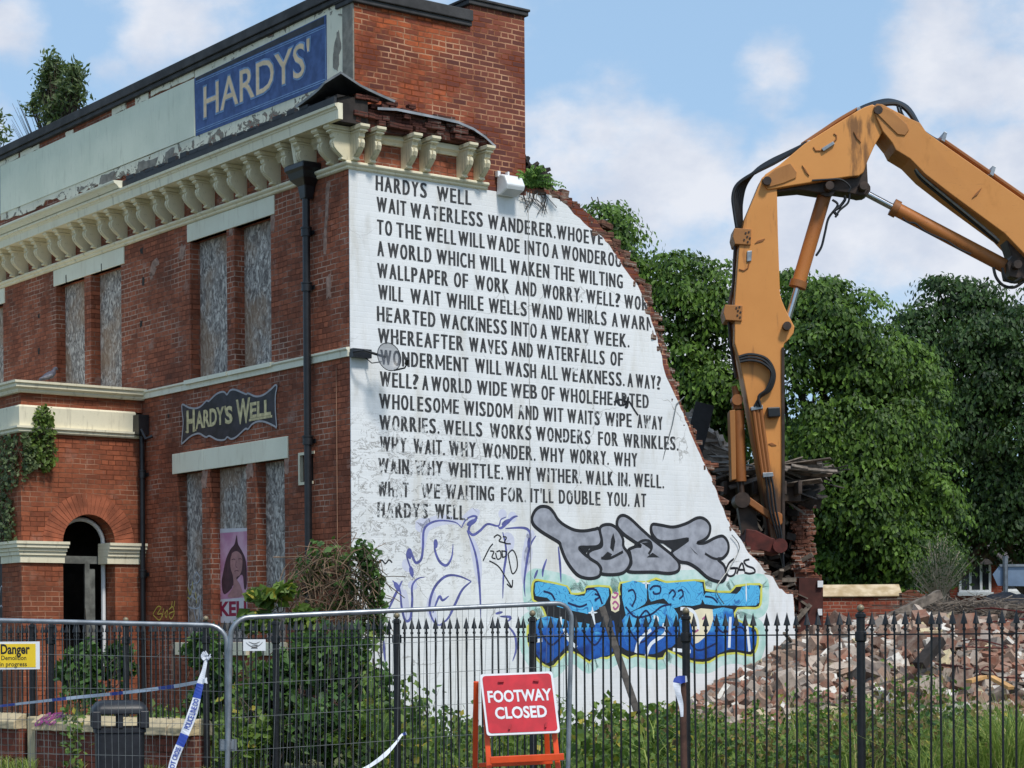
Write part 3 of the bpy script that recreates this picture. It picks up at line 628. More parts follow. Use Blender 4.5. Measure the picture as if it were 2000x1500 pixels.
mb = MB(); top = [G(x, y, .24) for x, y in ((733, 211), (770, 213), (800, 219), (845, 228), (890, 238), (920, 251), (942, 266), (964, 286))]
for (a, b), (d, e) in zip(top, top[1:]):
    mb.add([(a, -.30, b), (d, -.30, e), (d, .0, e+.06), (a, .0, b+.06), (a, -.30, b-.035), (d, -.30, e-.035)], [(0, 1, 2, 3), (0, 1, 5, 4)])
mb.build('torn_flashing', LEAD, PUB, fix=True)
mb = MB(); tip = (-.30, -.30, 9.17)
pA = [(-.43, -.1+.15*k, 9.06-.17*(k/5)**.7) for k in range(6)]; pB = [(-.16+.14*k, -.34, 9.09-.19*(k/5)**.75) for k in range(6)]
inner = (.09, .03, 8.96); ml = MB()
for P in (pA, pB):
    L_ = [tip]+P
    for a, b in zip(L_, L_[1:]): mb.add([a, b, inner], [(0, 1, 2)])
    for a, b in zip(L_, L_[1:]): ml.add([a, b, (b[0]*1.02, b[1]*1.02, b[2]+.03), (a[0]*1.02, a[1]*1.02, a[2]+.03)], [(0, 1, 2, 3)]); mb.add([(b[0], b[1], b[2]+.025), (a[0], a[1], a[2]+.025), (inner[0], inner[1], inner[2]+.03)], [(0, 1, 2)])
cf = mb.build('corner_flashing', DARKLEAD, PUB, fix=False); ml.build('flashing_rim', LEAD, cf, fix=False)  # lead sheet coloured dark to paint in its shaded underside
mb = MB(); mb.box(-.33, .16, -.25, .0, 8.545, 8.90); mb.box(-.30, .0, .0, .1, 8.76, 8.93); mb.build('corner_core', DTIMBER, PUB)
# painted poem
def gz(x, y, sc, off): return (off[0]+x*sc, off[1]+y*sc)
Z5 = (.35, (650, 320)); Z6 = (.35, (650, 700))
POEM = [
 (Z5, (255, 150, 770, 235), [('HARDYS', 235, 522), ('WELL', 577, 770)]),
 (Z5, (260, 270, 1490, 455), [('WAIT', 240, 408), ('WATERLESS', 430, 835), ('WANDERER.', 862, 1240), ('WHOEVE', 1245, 1505)]),
 (Z5, (255, 395, 1590, 575), [('TO', 243, 328), ('THE', 352, 492), ('WELL', 513, 685), ('WILL', 697, 845), ('WADE', 857, 1040), ('INTO', 1067, 1203), ('A', 1218, 1255), ('WONDEROU', 1272, 1607)]),
 (Z5, (260, 515, 1610, 695), [('A', 245, 283), ('WORLD', 302, 548), ('WHICH', 575, 790), ('WILL', 815, 965), ('WAKEN', 985, 1205), ('THE', 1228, 1345), ('WILTING', 1370, 1615)]),
 (Z5, (265, 637, 1700, 813), [('WALLPAPER', 245, 640), ('OF', 672, 752), ('WORK', 790, 980), ('AND', 1013, 1133), ('WORRY.', 1165, 1390), ('WELL?', 1410, 1602), ('WOR', 1622, 1755)]),
 (Z5, (265, 757, 1770, 932), [('WILL', 250, 390), ('WAIT', 430, 600), ('WHILE', 632, 838), ('WELLS', 865, 1080), ('WAND', 1105, 1278), ('WHIRLS', 1302, 1525), ('A', 1553, 1587), ('WARM', 1600, 1795)]),
 (Z5, (265, 880, 1640, 1025), [('HEARTED', 243, 570), ('WACKINESS', 597, 968), ('INTO', 992, 1135), ('A', 1155, 1192), ('WEARY', 1215, 1425), ('WEEK.', 1455, 1652)]),
 (Z5, (265, 1000, 1610, 1130), [('WHEREAFTER', 247, 727), ('WAVES', 757, 970), ('AND', 993, 1113), ('WATERFALLS', 1135, 1515), ('OF', 1545, 1615)]),
 (Z5, (265, 1118, 1800, 1258), [('WONDERMENT', 262, 755), ('WILL', 790, 937), ('WASH', 957, 1132), ('ALL', 1157, 1252), ('WEAKNESS.', 1272, 1625), ('A', 1640, 1672), ('WAY?', 1687, 1828)]),
 (Z5, (265, 1242, 1750, 1365), [('WELL?', 258, 477), ('A', 495, 530), ('WORLD', 545, 772), ('WIDE', 800, 968), ('WEB', 990, 1137), ('OF', 1160, 1235), ('WHOLEHEARTED', 1262, 1760)]),
 (Z5, (265, 1365, 1820, 1484), [('WHOLESOME', 255, 700), ('WISDOM', 728, 1000), ('AND', 1030, 1145), ('WIT', 1170, 1283), ('WAITS', 1305, 1487), ('WIPE', 1515, 1665), ('AWAY', 1695, 1838)]),
 (Z6, (270, 398, 1910, 513), [('WORRIES.', 255, 592), ('WELLS', 615, 832), ('WORKS', 872, 1105), ('WONDERS', 1130, 1435), ('FOR', 1477, 1588), ('WRINKLES.', 1617, 1925)]),
 (Z6, (265, 518, 1690, 605), [('WHY', 258, 410), ('WAIT.', 447, 622), ('WHY', 645, 795), ('WONDER.', 832, 1128), ('WHY', 1150, 1290), ('WORRY.', 1318, 1537), ('WHY', 1565, 1697)]),
 (Z6, (260, 637, 1840, 725), [('WAIN.', 250, 440), ('WHY', 457, 610), ('WHITTLE.', 640, 947), ('WHY', 965, 1105), ('WITHER.', 1130, 1385), ('WALK', 1408, 1562), ('IN.', 1588, 1657), ('WELL.', 1677, 1845)]),
 (Z6, (255, 768, 1740, 831), [('WHAT', 247, 420), ('WE', 490, 595), ('WAITING', 627, 897), ('FOR.', 935, 1078), ("IT'LL", 1100, 1228), ('DOUBLE', 1258, 1490), ('YOU.', 1527, 1652), ('AT', 1678, 1745)]),
 (Z6, (250, 886, 750, 900), [('HARDYS', 245, 530), ('WELL.', 567, 750)])]
for (sc, off), (bx0, by0, bx1, by1), words in POEM:
    mb = MB()
    za = G(*gz(bx0, by0, sc, off))[1]; zb = G(*gz(bx1, by1, sc, off))[1]
    for w, x0, x1 in words:
        f = lambda x: by0+(by1-by0)*(x-bx0)/(bx1-bx0)
        t0 = G(*gz(x0, f(x0), sc, off))[0]; t1 = G(*gz(x1, f(x1), sc, off))[0]; zz = za+(zb-za)*((x0+x1)/2-bx0)/(bx1-bx0)
        if w == 'WONDERMENT': pass
        put_sign_text(mb, w, t0, t1, zz, zz+.208, fG(0), .017, WHITEP if t1 > 4.2 else None, .0105)
    mb.build('painted_text_line', LETTER, coat, fix=False)
# graffiti: each piece a part of the white wall
PURP = plain('blue violet spray', c(88, 92, 152), .7, var=.3, scale=8, bs=0); PURPL = plain('faint violet spray', c(204, 206, 224), .7, var=.05, scale=8, bs=0)
SPB = plain('black spray', c(28, 28, 32), .6, var=.2, scale=8, bs=0); SPG = plain('silver spray', c(150, 152, 162), .5, .1, .16, 7, 0, c(170, 172, 182))
z6 = lambda p: G(650+p[0]*.35, 700+p[1]*.35); z7 = lambda p: G(1000+p[0]*.25, 960+p[1]*.25)
OUTL = [
 [(445, 1225), (430, 1170), (410, 1100), (425, 1065), (440, 1100), (460, 1140), (490, 1120), (500, 1050), (505, 960), (540, 920), (600, 905), (680, 915), (715, 945)],
 [(715, 945), (740, 900), (780, 880), (800, 890), (770, 920), (755, 960), (780, 985), (820, 960), (860, 925), (920, 935), (935, 900), (965, 885)],
 [(920, 940), (940, 945), (1000, 890), (1030, 880)], [(960, 950), (1050, 945), (1090, 960), (1100, 1000), (1095, 1070)],
 [(745, 960), (790, 1080), (810, 1200), (820, 1350), (822, 1460)], [(1130, 990), (1100, 1040), (1080, 1130), (1065, 1250), (1070, 1330)],
 [(575, 1010), (565, 1060), (590, 1130), (630, 1155), (660, 1110), (668, 1035)],
 [(770, 1245), (700, 1215), (630, 1215), (570, 1270), (540, 1350), (540, 1420), (570, 1480), (610, 1490)], [(770, 1245), (720, 1290), (680, 1370), (640, 1450), (590, 1490)],
 [(555, 1420), (590, 1330), (610, 1350), (645, 1325)],
 [(330, 1240), (370, 1290), (380, 1380), (400, 1460), (430, 1450), (440, 1350), (440, 1270), (470, 1230), (510, 1220)], [(385, 1240), (340, 1330), (300, 1420)],
 [(945, 970), (965, 1080), (950, 1200), (945, 1340)], [(1140, 1180), (1120, 1230)], [(1190, 1120), (1170, 1180), (1168, 1220)], [(1255, 1050), (1265, 1150), (1270, 1250)],
 [(960, 1480), (1010, 1540), (1020, 1620), (1000, 1690)], [(280, 1560), (285, 1640), (290, 1700)], [(905, 1425), (945, 1415)], [(930, 1440), (990, 1445), (970, 1470)]]
mb = MB()
for P in OUTL: ribbon(mb, [z6(p) for p in P], .042, fG(0), .0145, taper=True)
for p, q in (((745, 930), (800, 900)), ((940, 930), (990, 900)), ((415, 1075), (430, 1120)), ((1095, 1000), (1090, 1060)), ((570, 1010), (572, 1060)), ((430, 1160), (442, 1220)), ((340, 1250), (372, 1300))):
    ribbon(mb, [z6(p), z6(q)], .075, fG(0), .0147, taper=True)
mb.build('outline_graffiti', PURP, coat, fix=False)
mb = MB()
for P in ([(505, 960), (480, 930), (540, 900)], [(720, 900), (790, 860), (800, 840)], [(930, 890), (960, 850)], [(980, 900), (1020, 870)], [(400, 1120), (420, 1190)], [(350, 1290), (380, 1260)], [(1090, 960), (1110, 1010)], [(500, 1060), (520, 940), (620, 900), (720, 920)], [(770, 1000), (800, 1120), (815, 1260)], [(1090, 980), (1075, 1120), (1062, 1260)], [(395, 1290), (400, 1400), (420, 1450)], [(560, 1300), (545, 1400), (580, 1490)], [(440, 1290), (445, 1240)], [(950, 990), (985, 1010), (990, 1080)], [(1080, 1150), (1095, 1040)]):
    ribbon(mb, [z6(p) for p in P], .16, fG(0), .0142, taper=True)
mb.build('spray_shading', PURPL, coat, fix=False)
mb = MB()
for P in ([(835, 1130), (870, 1060), (890, 1035)], [(875, 1075), (895, 1080), (885, 1110), (905, 1118)], [(905, 1085), (915, 1120), (935, 1110), (930, 1075), (910, 1080)], [(940, 1070), (945, 1115)], [(940, 1075), (965, 1080), (960, 1105), (942, 1110)], [(895, 1000), (915, 985), (935, 1000), (925, 1020), (960, 1030)], [(945, 995), (965, 1000), (955, 1030), (990, 1035)],
          [(975, 1090), (1000, 1070), (1022, 1110), (1025, 1170), (1000, 1202), (985, 1150), (975, 1090)], [(870, 1130), (920, 1160), (960, 1220), (995, 1278)], [(1000, 1235), (995, 1278), (968, 1258)], [(245, 1130), (260, 1140), (270, 1125), (290, 1145), (310, 1125), (328, 1140)]):
    ribbon(mb, [z6(p) for p in P], .022, fG(0), .0152)
mb.build('tag_graffiti', SPB, coat, fix=False)
mb = MB()                                              # scribble over two letters
for P in ([(1565, 245), (1600, 230), (1640, 250), (1600, 262), (1580, 240)], [(1620, 210), (1630, 260), (1645, 215), (1640, 270), (1625, 272)], [(1650, 240), (1680, 290), (1700, 318)]):
    ribbon(mb, [z6(p) for p in P], .03, fG(0), .0182)
mb.build('tag_graffiti', SPB, coat, fix=False)
GREY = [[(150, 210), (175, 150), (220, 118), (280, 125), (320, 165), (350, 215), (400, 260), (480, 300), (560, 308), (640, 295), (670, 290), (692, 340), (690, 400), (660, 430), (590, 435), (520, 440), (560, 490), (620, 530), (670, 570), (690, 620), (670, 665), (600, 680), (520, 660), (460, 600), (410, 520), (375, 430), (365, 400), (300, 360), (220, 310), (165, 260)],
 [(680, 290), (720, 260), (780, 265), (830, 310), (860, 370), (865, 430), (900, 480), (920, 540), (900, 600), (850, 640), (760, 650), (690, 640), (690, 600), (660, 560), (600, 520), (590, 480), (620, 455), (690, 430), (695, 380)],
 [(815, 230), (835, 195), (870, 188), (920, 215), (1000, 290), (1100, 380), (1200, 460), (1270, 520), (1300, 570), (1290, 620), (1220, 640), (1100, 630), (930, 630), (900, 610), (925, 560), (915, 480), (905, 455), (960, 430), (1000, 425), (940, 385), (870, 335), (820, 280)],
 [(1080, 300), (1090, 258), (1150, 262), (1250, 278), (1350, 252), (1440, 207), (1500, 217), (1540, 270), (1530, 340), (1490, 380), (1440, 402), (1500, 402), (1580, 362), (1640, 350), (1680, 400), (1680, 470), (1640, 520), (1600, 530), (1650, 580), (1665, 650), (1640, 700), (1590, 700), (1520, 670), (1440, 600), (1370, 560), (1300, 545), (1240, 480), (1300, 430), (1370, 372), (1250, 390), (1150, 390), (1100, 350)]]
mb = MB()
for k, P in enumerate(GREY):
    Q = smooth_line([Vector(z7((p[0]-9, p[1]+12))) for p in P], 4, True); mb.add([fG(0)(q.x, q.y, .0152+k*.0004) for q in Q], [tuple(range(len(Q)))])
mb.build('bubble_graffiti_shadow', SPB, coat, fix=False)
mb = MB(); mk = MB()
for k, P in enumerate(GREY):
    z = .0172+k*.0016; Q = smooth_line([Vector(z7(p)) for p in P], 4, True); mb.add([fG(0)(q.x, q.y, z) for q in Q], [tuple(range(len(Q)))])
    ribbon(mk, [z7(p) for p in P], .05, fG(0), z+.0006, True)
for P in ([(785, 325), (800, 390), (785, 470), (760, 440), (768, 370)], [(690, 520), (740, 470), (775, 490), (760, 515)], [(525, 440), (600, 442), (570, 485)], [(1045, 515), (1090, 478), (1145, 515)], [(1000, 400), (1080, 395), (1085, 460), (1060, 440)], [(1380, 430), (1450, 500), (1420, 480)], [(1160, 395), (1350, 385), (1250, 460)]):
    mk.add([fG(0)(*z7(p), .0228) for p in P], [tuple(range(len(P)))])
for P in ([(950, 425), (1010, 385), (1070, 390), (1085, 440), (1060, 490)], [(1500, 485), (1560, 520), (1610, 530)], [(690, 520), (760, 520), (860, 470)]): ribbon(mk, [z7(p) for p in P], .04, fG(0), .0229)
bub = mb.build('bubble_graffiti', SPG, coat, fix=False); mk.build('graffiti_outline', SPB, bub, fix=False)
mb = MB()
for P in ([(1730, 525), (1690, 560), (1668, 620), (1690, 660), (1730, 650), (1742, 600), (1700, 602), (1760, 598)], [(1750, 645), (1790, 560), (1812, 625)], [(1755, 612), (1815, 612)], [(1850, 530), (1808, 545), (1830, 580), (1880, 600), (1892, 630), (1850, 642), (1810, 632)]):
    ribbon(mb, [z7(p) for p in P], .035, fG(0), .0155)
mb.build('tag_graffiti', SPB, coat, fix=False)
# blue piece
BL_T = plain('turquoise spray', c(168, 212, 202), .7, var=.08, scale=5, bs=0, col2=c(206, 226, 222)); BL_Y = plain('yellow spray', c(206, 206, 92), .6, var=.12, scale=6, bs=0)
def bluepaint():
    m = M_('fading blue spray'); x, y, z = m.xyz(); nz = m.noise(3.2, 4, .5, None, 1.)
    k = m.math('ADD', m.ramp(z, .9, 2.35, 0, 1, False), m.math('MULTIPLY', m.math('SUBTRACT', nz, .5), .9))
    col = m.mix(m.ramp(k, .05, .45), c(14, 34, 104), c(30, 92, 176)); col = m.mix(m.ramp(k, .5, .72), col, c(84, 178, 224))
    w = m.noise(2.6, 1, .4, m.map((1, 1, 1), (3, 1, 2)), 1.6); w = m.math('ABSOLUTE', m.math('SINE', m.math('MULTIPLY', w, 26.)))
    col = m.mix(m.ramp(w, .30, .12, 0, .7), col, c(22, 62, 144))
    return m.out(col, .5)
BLP = bluepaint()
BOUT = [(145, 740), (170, 685), (240, 690), (430, 735), (460, 790), (560, 780), (580, 735), (760, 735), (780, 800), (830, 800), (835, 705), (1040, 700), (1120, 670), (1200, 700), (1340, 690), (1500, 690), (1510, 760), (1700, 775), (1740, 730), (1930, 715), (1950, 760), (1945, 880), (1900, 920), (1760, 920), (1750, 990), (1880, 1050), (1920, 1090), (1920, 1200), (1870, 1290), (1750, 1270), (1620, 1290), (1540, 1340), (1430, 1345), (1330, 1310), (1210, 1250), (1180, 1310), (1080, 1310), (960, 1290), (900, 1310), (820, 1270), (740, 1310), (640, 1300), (600, 1345), (520, 1290), (430, 1260), (330, 1370), (250, 1370), (170, 1300), (120, 1200), (110, 1050), (180, 1000), (250, 970), (200, 880), (150, 850)]
def grow(P, d):
    n = len(P); ar = sum(P[i][0]*P[(i+1) % n][1]-P[(i+1) % n][0]*P[i][1] for i in range(n)); s_ = 1 if ar > 0 else -1; out = []
    for i in range(n):
        a = Vector(P[i-1]); b = Vector(P[(i+1) % n]); t = (b-a).normalized(); out.append((P[i][0]+t.y*d*s_, P[i][1]-t.x*d*s_))
    return out
def flat(mb, P, w, n=2): 
    Q = [Vector(z7(p)) for p in P]; Q = smooth_line(Q, n, True) if n > 1 else Q; mb.add([fG(0)(q.x, q.y, w) for q in Q], [tuple(range(len(Q)))])
mb = MB(); ribbon(mb, [z7(p) for p in BOUT], .30, fG(0), .0144, True); mb.build('graffiti_halo', BL_T, coat, fix=False)
mb = MB(); flat(mb, BOUT, .0154); ba = mb.build('lettered_graffiti', BL_Y, coat, fix=False)
mb = MB(); flat(mb, grow(BOUT, -17), .0164); mb.build('graffiti_outline', SPB, ba, fix=False)
BLS = [[(175, 740), (200, 705), (420, 745), (440, 800), (560, 815), (590, 760), (750, 755), (720, 880), (600, 950), (560, 950), (350, 900), (270, 830), (180, 815)],
 [(855, 720), (1030, 715), (1048, 820), (1030, 880), (900, 950), (880, 950)], [(1060, 720), (1110, 695), (1200, 715), (1340, 705), (1480, 715), (1470, 880), (1330, 890), (1250, 910), (1180, 835), (1080, 860), (1062, 800)],
 [(1510, 790), (1750, 800), (1790, 745), (1920, 735), (1925, 830), (1900, 890), (1700, 890), (1500, 880)],
 [(170, 1020), (260, 975), (340, 990), (450, 1020), (470, 1150), (400, 1230), (300, 1330), (240, 1330), (180, 1260), (160, 1120)],
 [(490, 1020), (620, 1040), (790, 1010), (790, 1240), (700, 1290), (600, 1310), (510, 1240), (485, 1150)], [(880, 970), (1060, 890), (1200, 880), (1290, 960), (1280, 1180), (1190, 1230), (1100, 1270), (960, 1260), (830, 1200), (840, 1060)],
 [(1300, 1000), (1370, 965), (1400, 1080), (1500, 1080), (1560, 920), (1720, 920), (1730, 1000), (1890, 1080), (1900, 1190), (1840, 1250), (1700, 1230), (1560, 1290), (1440, 1310), (1340, 1250)]]
mb = MB()
for P in BLS: flat(mb, P, .0176)
mb.build('graffiti_fill', BLP, ba, fix=False)
mb = MB(); flat(mb, [(1380, 940), (1560, 920), (1540, 1080), (1450, 1180), (1410, 1170), (1400, 1060)], .0188); flat(mb, [(770, 800), (830, 810), (830, 930), (770, 930)], .0172)
mb.build('graffiti_window', plain('cream spray', c(232, 222, 190), .6, var=.08, scale=5, bs=0), ba, fix=False)
mb = MB()
for P in ([(960, 1260), (990, 1160), (1080, 1080)], [(1040, 1290), (1080, 1190), (1180, 1120), (1200, 1060), (1170, 1040)], [(1100, 980), (1130, 990), (1120, 1040)], [(370, 980), (375, 1040)], [(400, 1070), (440, 1160), (500, 1220)], [(1310, 915), (1400, 930), (1440, 1000), (1450, 1080)], [(1700, 980), (1690, 1220)], [(1830, 1050), (1850, 1250)], [(160, 1170), (230, 1160)], [(620, 930), (635, 1040)], [(1250, 1235), (1390, 1250)]):
    ribbon(mb, [z7(p) for p in P], .055, fG(0), .0192)
for P in ([(1040, 700), (1042, 760)], [(1010, 715), (1075, 718)], [(1822, 720), (1825, 860)], [(620, 900), (630, 990)], [(590, 948), (660, 945)]): ribbon(mb, [z7(p) for p in P], .028, fG(0), .0194, taper=True)
mb.build('graffiti_highlight', plain('white spray', c(226, 232, 238), .6, var=.05, scale=5, bs=0), ba, fix=False)
mb = MB()
for P in ([(1070, 770), (1100, 740), (1150, 745), (1150, 790), (1110, 800), (1095, 780)], [(1220, 800), (1250, 770), (1270, 800), (1250, 830)], [(1290, 780), (1320, 770), (1330, 810), (1300, 840)], [(900, 780), (940, 770), (960, 830), (930, 900)], [(880, 900), (960, 980), (1080, 960), (1160, 900), (1240, 880)], [(1500, 820), (1560, 830), (1600, 870)], [(430, 870), (520, 900), (580, 880)], [(640, 850), (680, 820), (640, 800)], [(240, 780), (300, 800), (330, 850)], [(980, 1000), (1040, 930), (1080, 1000), (1040, 1060)], [(200, 1060), (300, 1200), (420, 1080)], [(540, 1080), (640, 1200), (720, 1080)], [(900, 1060), (1000, 1180), (1150, 1060), (1240, 1120)], [(1560, 1000), (1640, 1100), (1780, 1060), (1840, 1140)], [(1350, 1100), (1440, 1240), (1600, 1180)], [(700, 880), (650, 770), (570, 765)]):
    ribbon(mb, [z7(p) for p in P], .032, fG(0), .0184)
mb.build('graffiti_line', plain('navy spray', c(20, 32, 78), .6, var=.1, scale=5, bs=0), ba, fix=False)
mb = MB()
for P in ([(790, 790), (820, 800), (800, 830), (775, 820)], [(780, 880), (800, 860), (825, 890), (800, 920), (785, 900)], [(1480, 1000), (1510, 970)], [(1420, 1100), (1450, 1080)]): ribbon(mb, [z7(p) for p in P], .03, fG(0), .0196)
mb.build('graffiti_line', plain('pink spray', c(176, 92, 140), .6, var=.1, scale=5, bs=0), ba, fix=False)
mb = MB(); mb.tube([(3.08-.0*k, -.022, 7.93-.3*k) for k in range(20)], .004, 5); mb.build('loose_cable', plain('painted cable', c(168, 166, 160), .7), PUB)
mb = MB(); mb.tube([(x, -.02-.02*math.sin(i), z) for i, (x, z) in enumerate([G(*p) for p in ((1335, 775), (1318, 790), (1310, 830), (1300, 870), (1292, 905))])], .008, 5)
mb.tube([(x, -.05, z) for x, z in smooth_line([Vector(G(*p)) for p in ((1425, 1045), (1440, 1070), (1420, 1110), (1395, 1150), (1410, 1180))], 4)], .008, 5); mb.build('loose_cable', WIRE, PUB)
# ------------------------------------------------------------ porch, pipes, sign, fittings
YS, PX = 6.17, -2.09
def arch_pts(x0, x1, zs, n=14, r=None):
    cx = (x0+x1)/2; r = r or (x1-x0)/2; return [(cx-r*math.cos(math.pi*k/n), zs+r*math.sin(math.pi*k/n)) for k in range(n+1)]
porch_m = MB()
AX0, AX1, SPR = -1.40, -.51, 3.10
ar = arch_pts(AX0, AX1, SPR)
for y in (YS, YS+.33):                                 # wall face with the arched opening, outside and inside
    porch_m.add([(PX, y, -.3), (AX0, y, -.3), (AX0, y, SPR), (PX, y, SPR)], [(0, 1, 2, 3)]); porch_m.add([(AX1, y, -.3), (-.002, y, -.3), (-.002, y, SPR), (AX1, y, SPR)], [(0, 1, 2, 3)])
    top = [(AX0+(AX1-AX0)*k/14, 4.9) for k in range(15)]
    for (a, b), (d, e) in zip(list(zip(ar, top)), list(zip(ar, top))[1:]): porch_m.add([(a[0], y, a[1]), (d[0], y, d[1]), (e[0], y, e[1]), (b[0], y, b[1])], [(0, 1, 2, 3)])
    porch_m.add([(PX, y, SPR), (AX0, y, SPR), (AX0, y, 4.9), (PX, y, 4.9)], [(0, 1, 2, 3)]); porch_m.add([(AX1, y, SPR), (-.002, y, SPR), (-.002, y, 4.9), (AX1, y, 4.9)], [(0, 1, 2, 3)])
    porch_m.add([(AX0, y, -.3), (AX1, y, -.3), (AX1, y, 1.1), (AX0, y, 1.1)], [(0, 1, 2, 3)])
rv = [(AX0, 1.1)]+ar+[(AX1, 1.1)]
for a, b in zip(rv, rv[1:]): porch_m.add([(a[0], YS, a[1]), (b[0], YS, b[1]), (b[0], YS+.33, b[1]), (a[0], YS+.33, a[1])], [(0, 1, 2, 3)])
porch_m.add([(AX0, YS, 1.1), (AX1, YS, 1.1), (AX1, YS+.33, 1.1), (AX0, YS+.33, 1.1)], [(0, 1, 2, 3)])
holes = [(YS+.75, YS+1.95, .2, 3.3), (YS+3.0, YS+4.6, .2, 3.6)]
cell_wall(porch_m, holes, YS, NF, -.3, 4.9, PX, .33); porch_m.add([(PX, YS, 4.9), (-.002, YS, 4.9), (-.002, NF, 4.9), (PX, NF, 4.9)], [(0, 1, 2, 3)])
porch_m.build('porch_wall', BR_P, PUB, fix=False)
mb = MB(); mb.box(PX+.02, -.002, YS+.02, NF, 5.205, 5.41); mb.build('porch_frieze', BR_P, PUB)
mb = MB()                                              # arch of gauged bricks
for k in range(27):
    a0 = math.pi*(k+.06)/27; a1 = math.pi*(k+.94)/27; cx = (AX0+AX1)/2
    mb.prism([(cx-r*math.cos(a), SPR+r*math.sin(a)) for r, a in ((.447, a0), (.447, a1), (.78, a1), (.78, a0))], lambda x, z, w: (x, YS-w, z), -.1, .006)
mb.build('door_arch', plain('rubbed orange brick', c(152, 86, 60), .9, var=.35, scale=5, bs=.3), PUB)
def porch_ring(mb, prof, right=-.002):                 # moulding along the side face and round the corner along the front face
    n = len(prof); vs = []
    for (x, y, kx, ky) in ((right, YS, 0, -1), (PX, YS, -1, -1), (PX, NF, -1, 0)): vs += [(x+kx*o, y+ky*o, z) for o, z in prof]
    mb.add(vs, [(j*n+i, j*n+(i+1) % n, (j+1)*n+(i+1) % n, (j+1)*n+i) for j in (0, 1) for i in range(n)]+[tuple(range(n)), tuple(range(2*n, 3*n))])
mb = MB(); porch_ring(mb, [(-.3, 5.40), (.05, 5.40), (.07, 5.43), (.07, 5.45), (.12, 5.48), (.12, 5.53), (.15, 5.54), (.15, 5.575), (-.3, 5.60)])
mb.box(PX-.0, -.002, YS, NF, 5.5, 5.56); mb.build('porch_cornice', CREAM, PUB)
mb = MB(); porch_ring(mb, [(-.05, 4.885), (.035, 4.885), (.045, 5.18), (.02, 5.21), (-.05, 5.21)], -.15); porch_ring(mb, [(-.05, 4.78), (.05, 4.78), (.07, 4.80), (.07, 4.83), (.10, 4.85), (.10, 4.882), (-.05, 4.884)], -.10)
mb.build('porch_band', CREAM, PUB)
def impost(name, x0, x1, wrap):
    mb = MB()
    for z0, z1, o in ((2.77, 2.885, .035), (2.887, 2.945, .06), (2.947, 3.0, .085), (3.002, 3.055, .12), (3.057, 3.1, .14)):
        mb.box(x0-(o if wrap else 0), x1+(o*.4 if wrap else 0), YS-o, YS+.3, z0, z1)
        if wrap: mb.box(x0-o, x0+.05, YS+.301, YS+.72, z0, z1)
    mb.build(name, CREAM, PUB)
impost('impost', PX, AX0, True); impost('impost', -.66, -.004, False)
mb = MB(); pts = [(AX1-.06, 1.12)]+arch_pts(AX0+.06, AX1-.06, SPR)[::-1]+[(AX0+.06, 1.12)]
mb.tube([(x, YS+.30, z) for x, z in pts], .035, 6); mb.build('door_frame', WHITE, PUB, smooth=True)
mb = MB(); mb.box(AX0, AX1, YS+.36, YS+.40, 2.78, 2.9); mb.box(-.86, -.78, YS+.36, YS+.4, 1.0, 2.78); mb.box(-.80, -.66, YS+.42, YS+.44, .9, 2.7); mb.build('inner_door', plain('peeling grey paint', c(104, 106, 102), .8, var=.4, scale=6, bs=.3), PUB)
mb = MB(); mb.box(PX+.34, -.05, YS+1.5, YS+1.55, -.2, 4.8); mb.build('inner_wall', DTIMBER, PUB)
mb = MB(); mb.box(PX+.2, PX+.22, holes[0][0], holes[0][1], .2, 3.3); mb.box(PX+.2, PX+.22, holes[1][0], holes[1][1], .2, 3.6); pd = mb.build('porch_door', plain('dark weathered door', c(62, 58, 58), .8, var=.4, scale=6), PUB)
mb = MB()                                              # scrawl on the dark door
for k in range(5):
    z = 1.15+.3*k; P = [(holes[0][0]+.25+.12*i, z+.09*math.sin(i*2.1+k)) for i in range(7)]; ribbon(mb, P, .02, lambda y, z_, w: (PX+.2-w, y, z_), .003)
mb.build('scrawl', plain('pale spray', c(186, 186, 190), .7, var=.1, scale=4, bs=0), pd, fix=False)
# rainwater pipes
def pipe(name, x, y, z0, z1, r, collars, hop=None):
    mb = MB(); mb.tube([(x, y, z0), (x, y, z1)], r, 12); o = mb.build(name, BLACK, PUB, smooth=True)
    for z in collars:
        k = MB(); k.lathe([(r*1.02, -.05), (r*1.35, -.05), (r*1.35, .05), (r*1.5, .055), (r*1.5, .075), (r*1.02, .08)], (x, y, z), 12); k.box(x, .0, y-.012, y+.012, z-.02, z+.02); k.box(x+r, x+r+.015, y-.11, y+.11, z-.03, z+.03); k.build('pipe_collar', BLACK, o, smooth=True)
    return o
p1 = pipe('downpipe', -.10, .95, -.3, 7.8, .055, (4.33, 6.48, 7.25))
mb = MB()
prof = [(.235, 8.20), (.255, 8.18), (.255, 8.12), (.22, 8.08), (.19, 7.99), (.10, 7.90), (.085, 7.80), (.07, 7.72)]
vs = []
for w, z in prof: vs += [(-.10-w*.8 if True else 0, .95-w, z), (min(-.10+w, -.003), .95-w, z), (min(-.10+w, -.003), .95+w, z), (-.10-w*.8, .95+w, z)]
n = len(prof); mb.add(vs, [(4*i+k, 4*i+(k+1) % 4, 4*i+4+(k+1) % 4, 4*i+4+k) for i in range(n-1) for k in range(4)]+[(0, 1, 2, 3), tuple(range(4*n-4, 4*n))])
mb.build('hopper_head', BLACK, p1, bevel=.012)
mb = MB(); mb.tube([(-.28, 1.0, 8.53), (-.2, .98, 8.15)], [.035, .055], 10); mb.build('spout', CREAM, p1, smooth=True)
pipe('downpipe', -.08, 6.06, -.3, 4.85, .045, (2.6, 4.2))
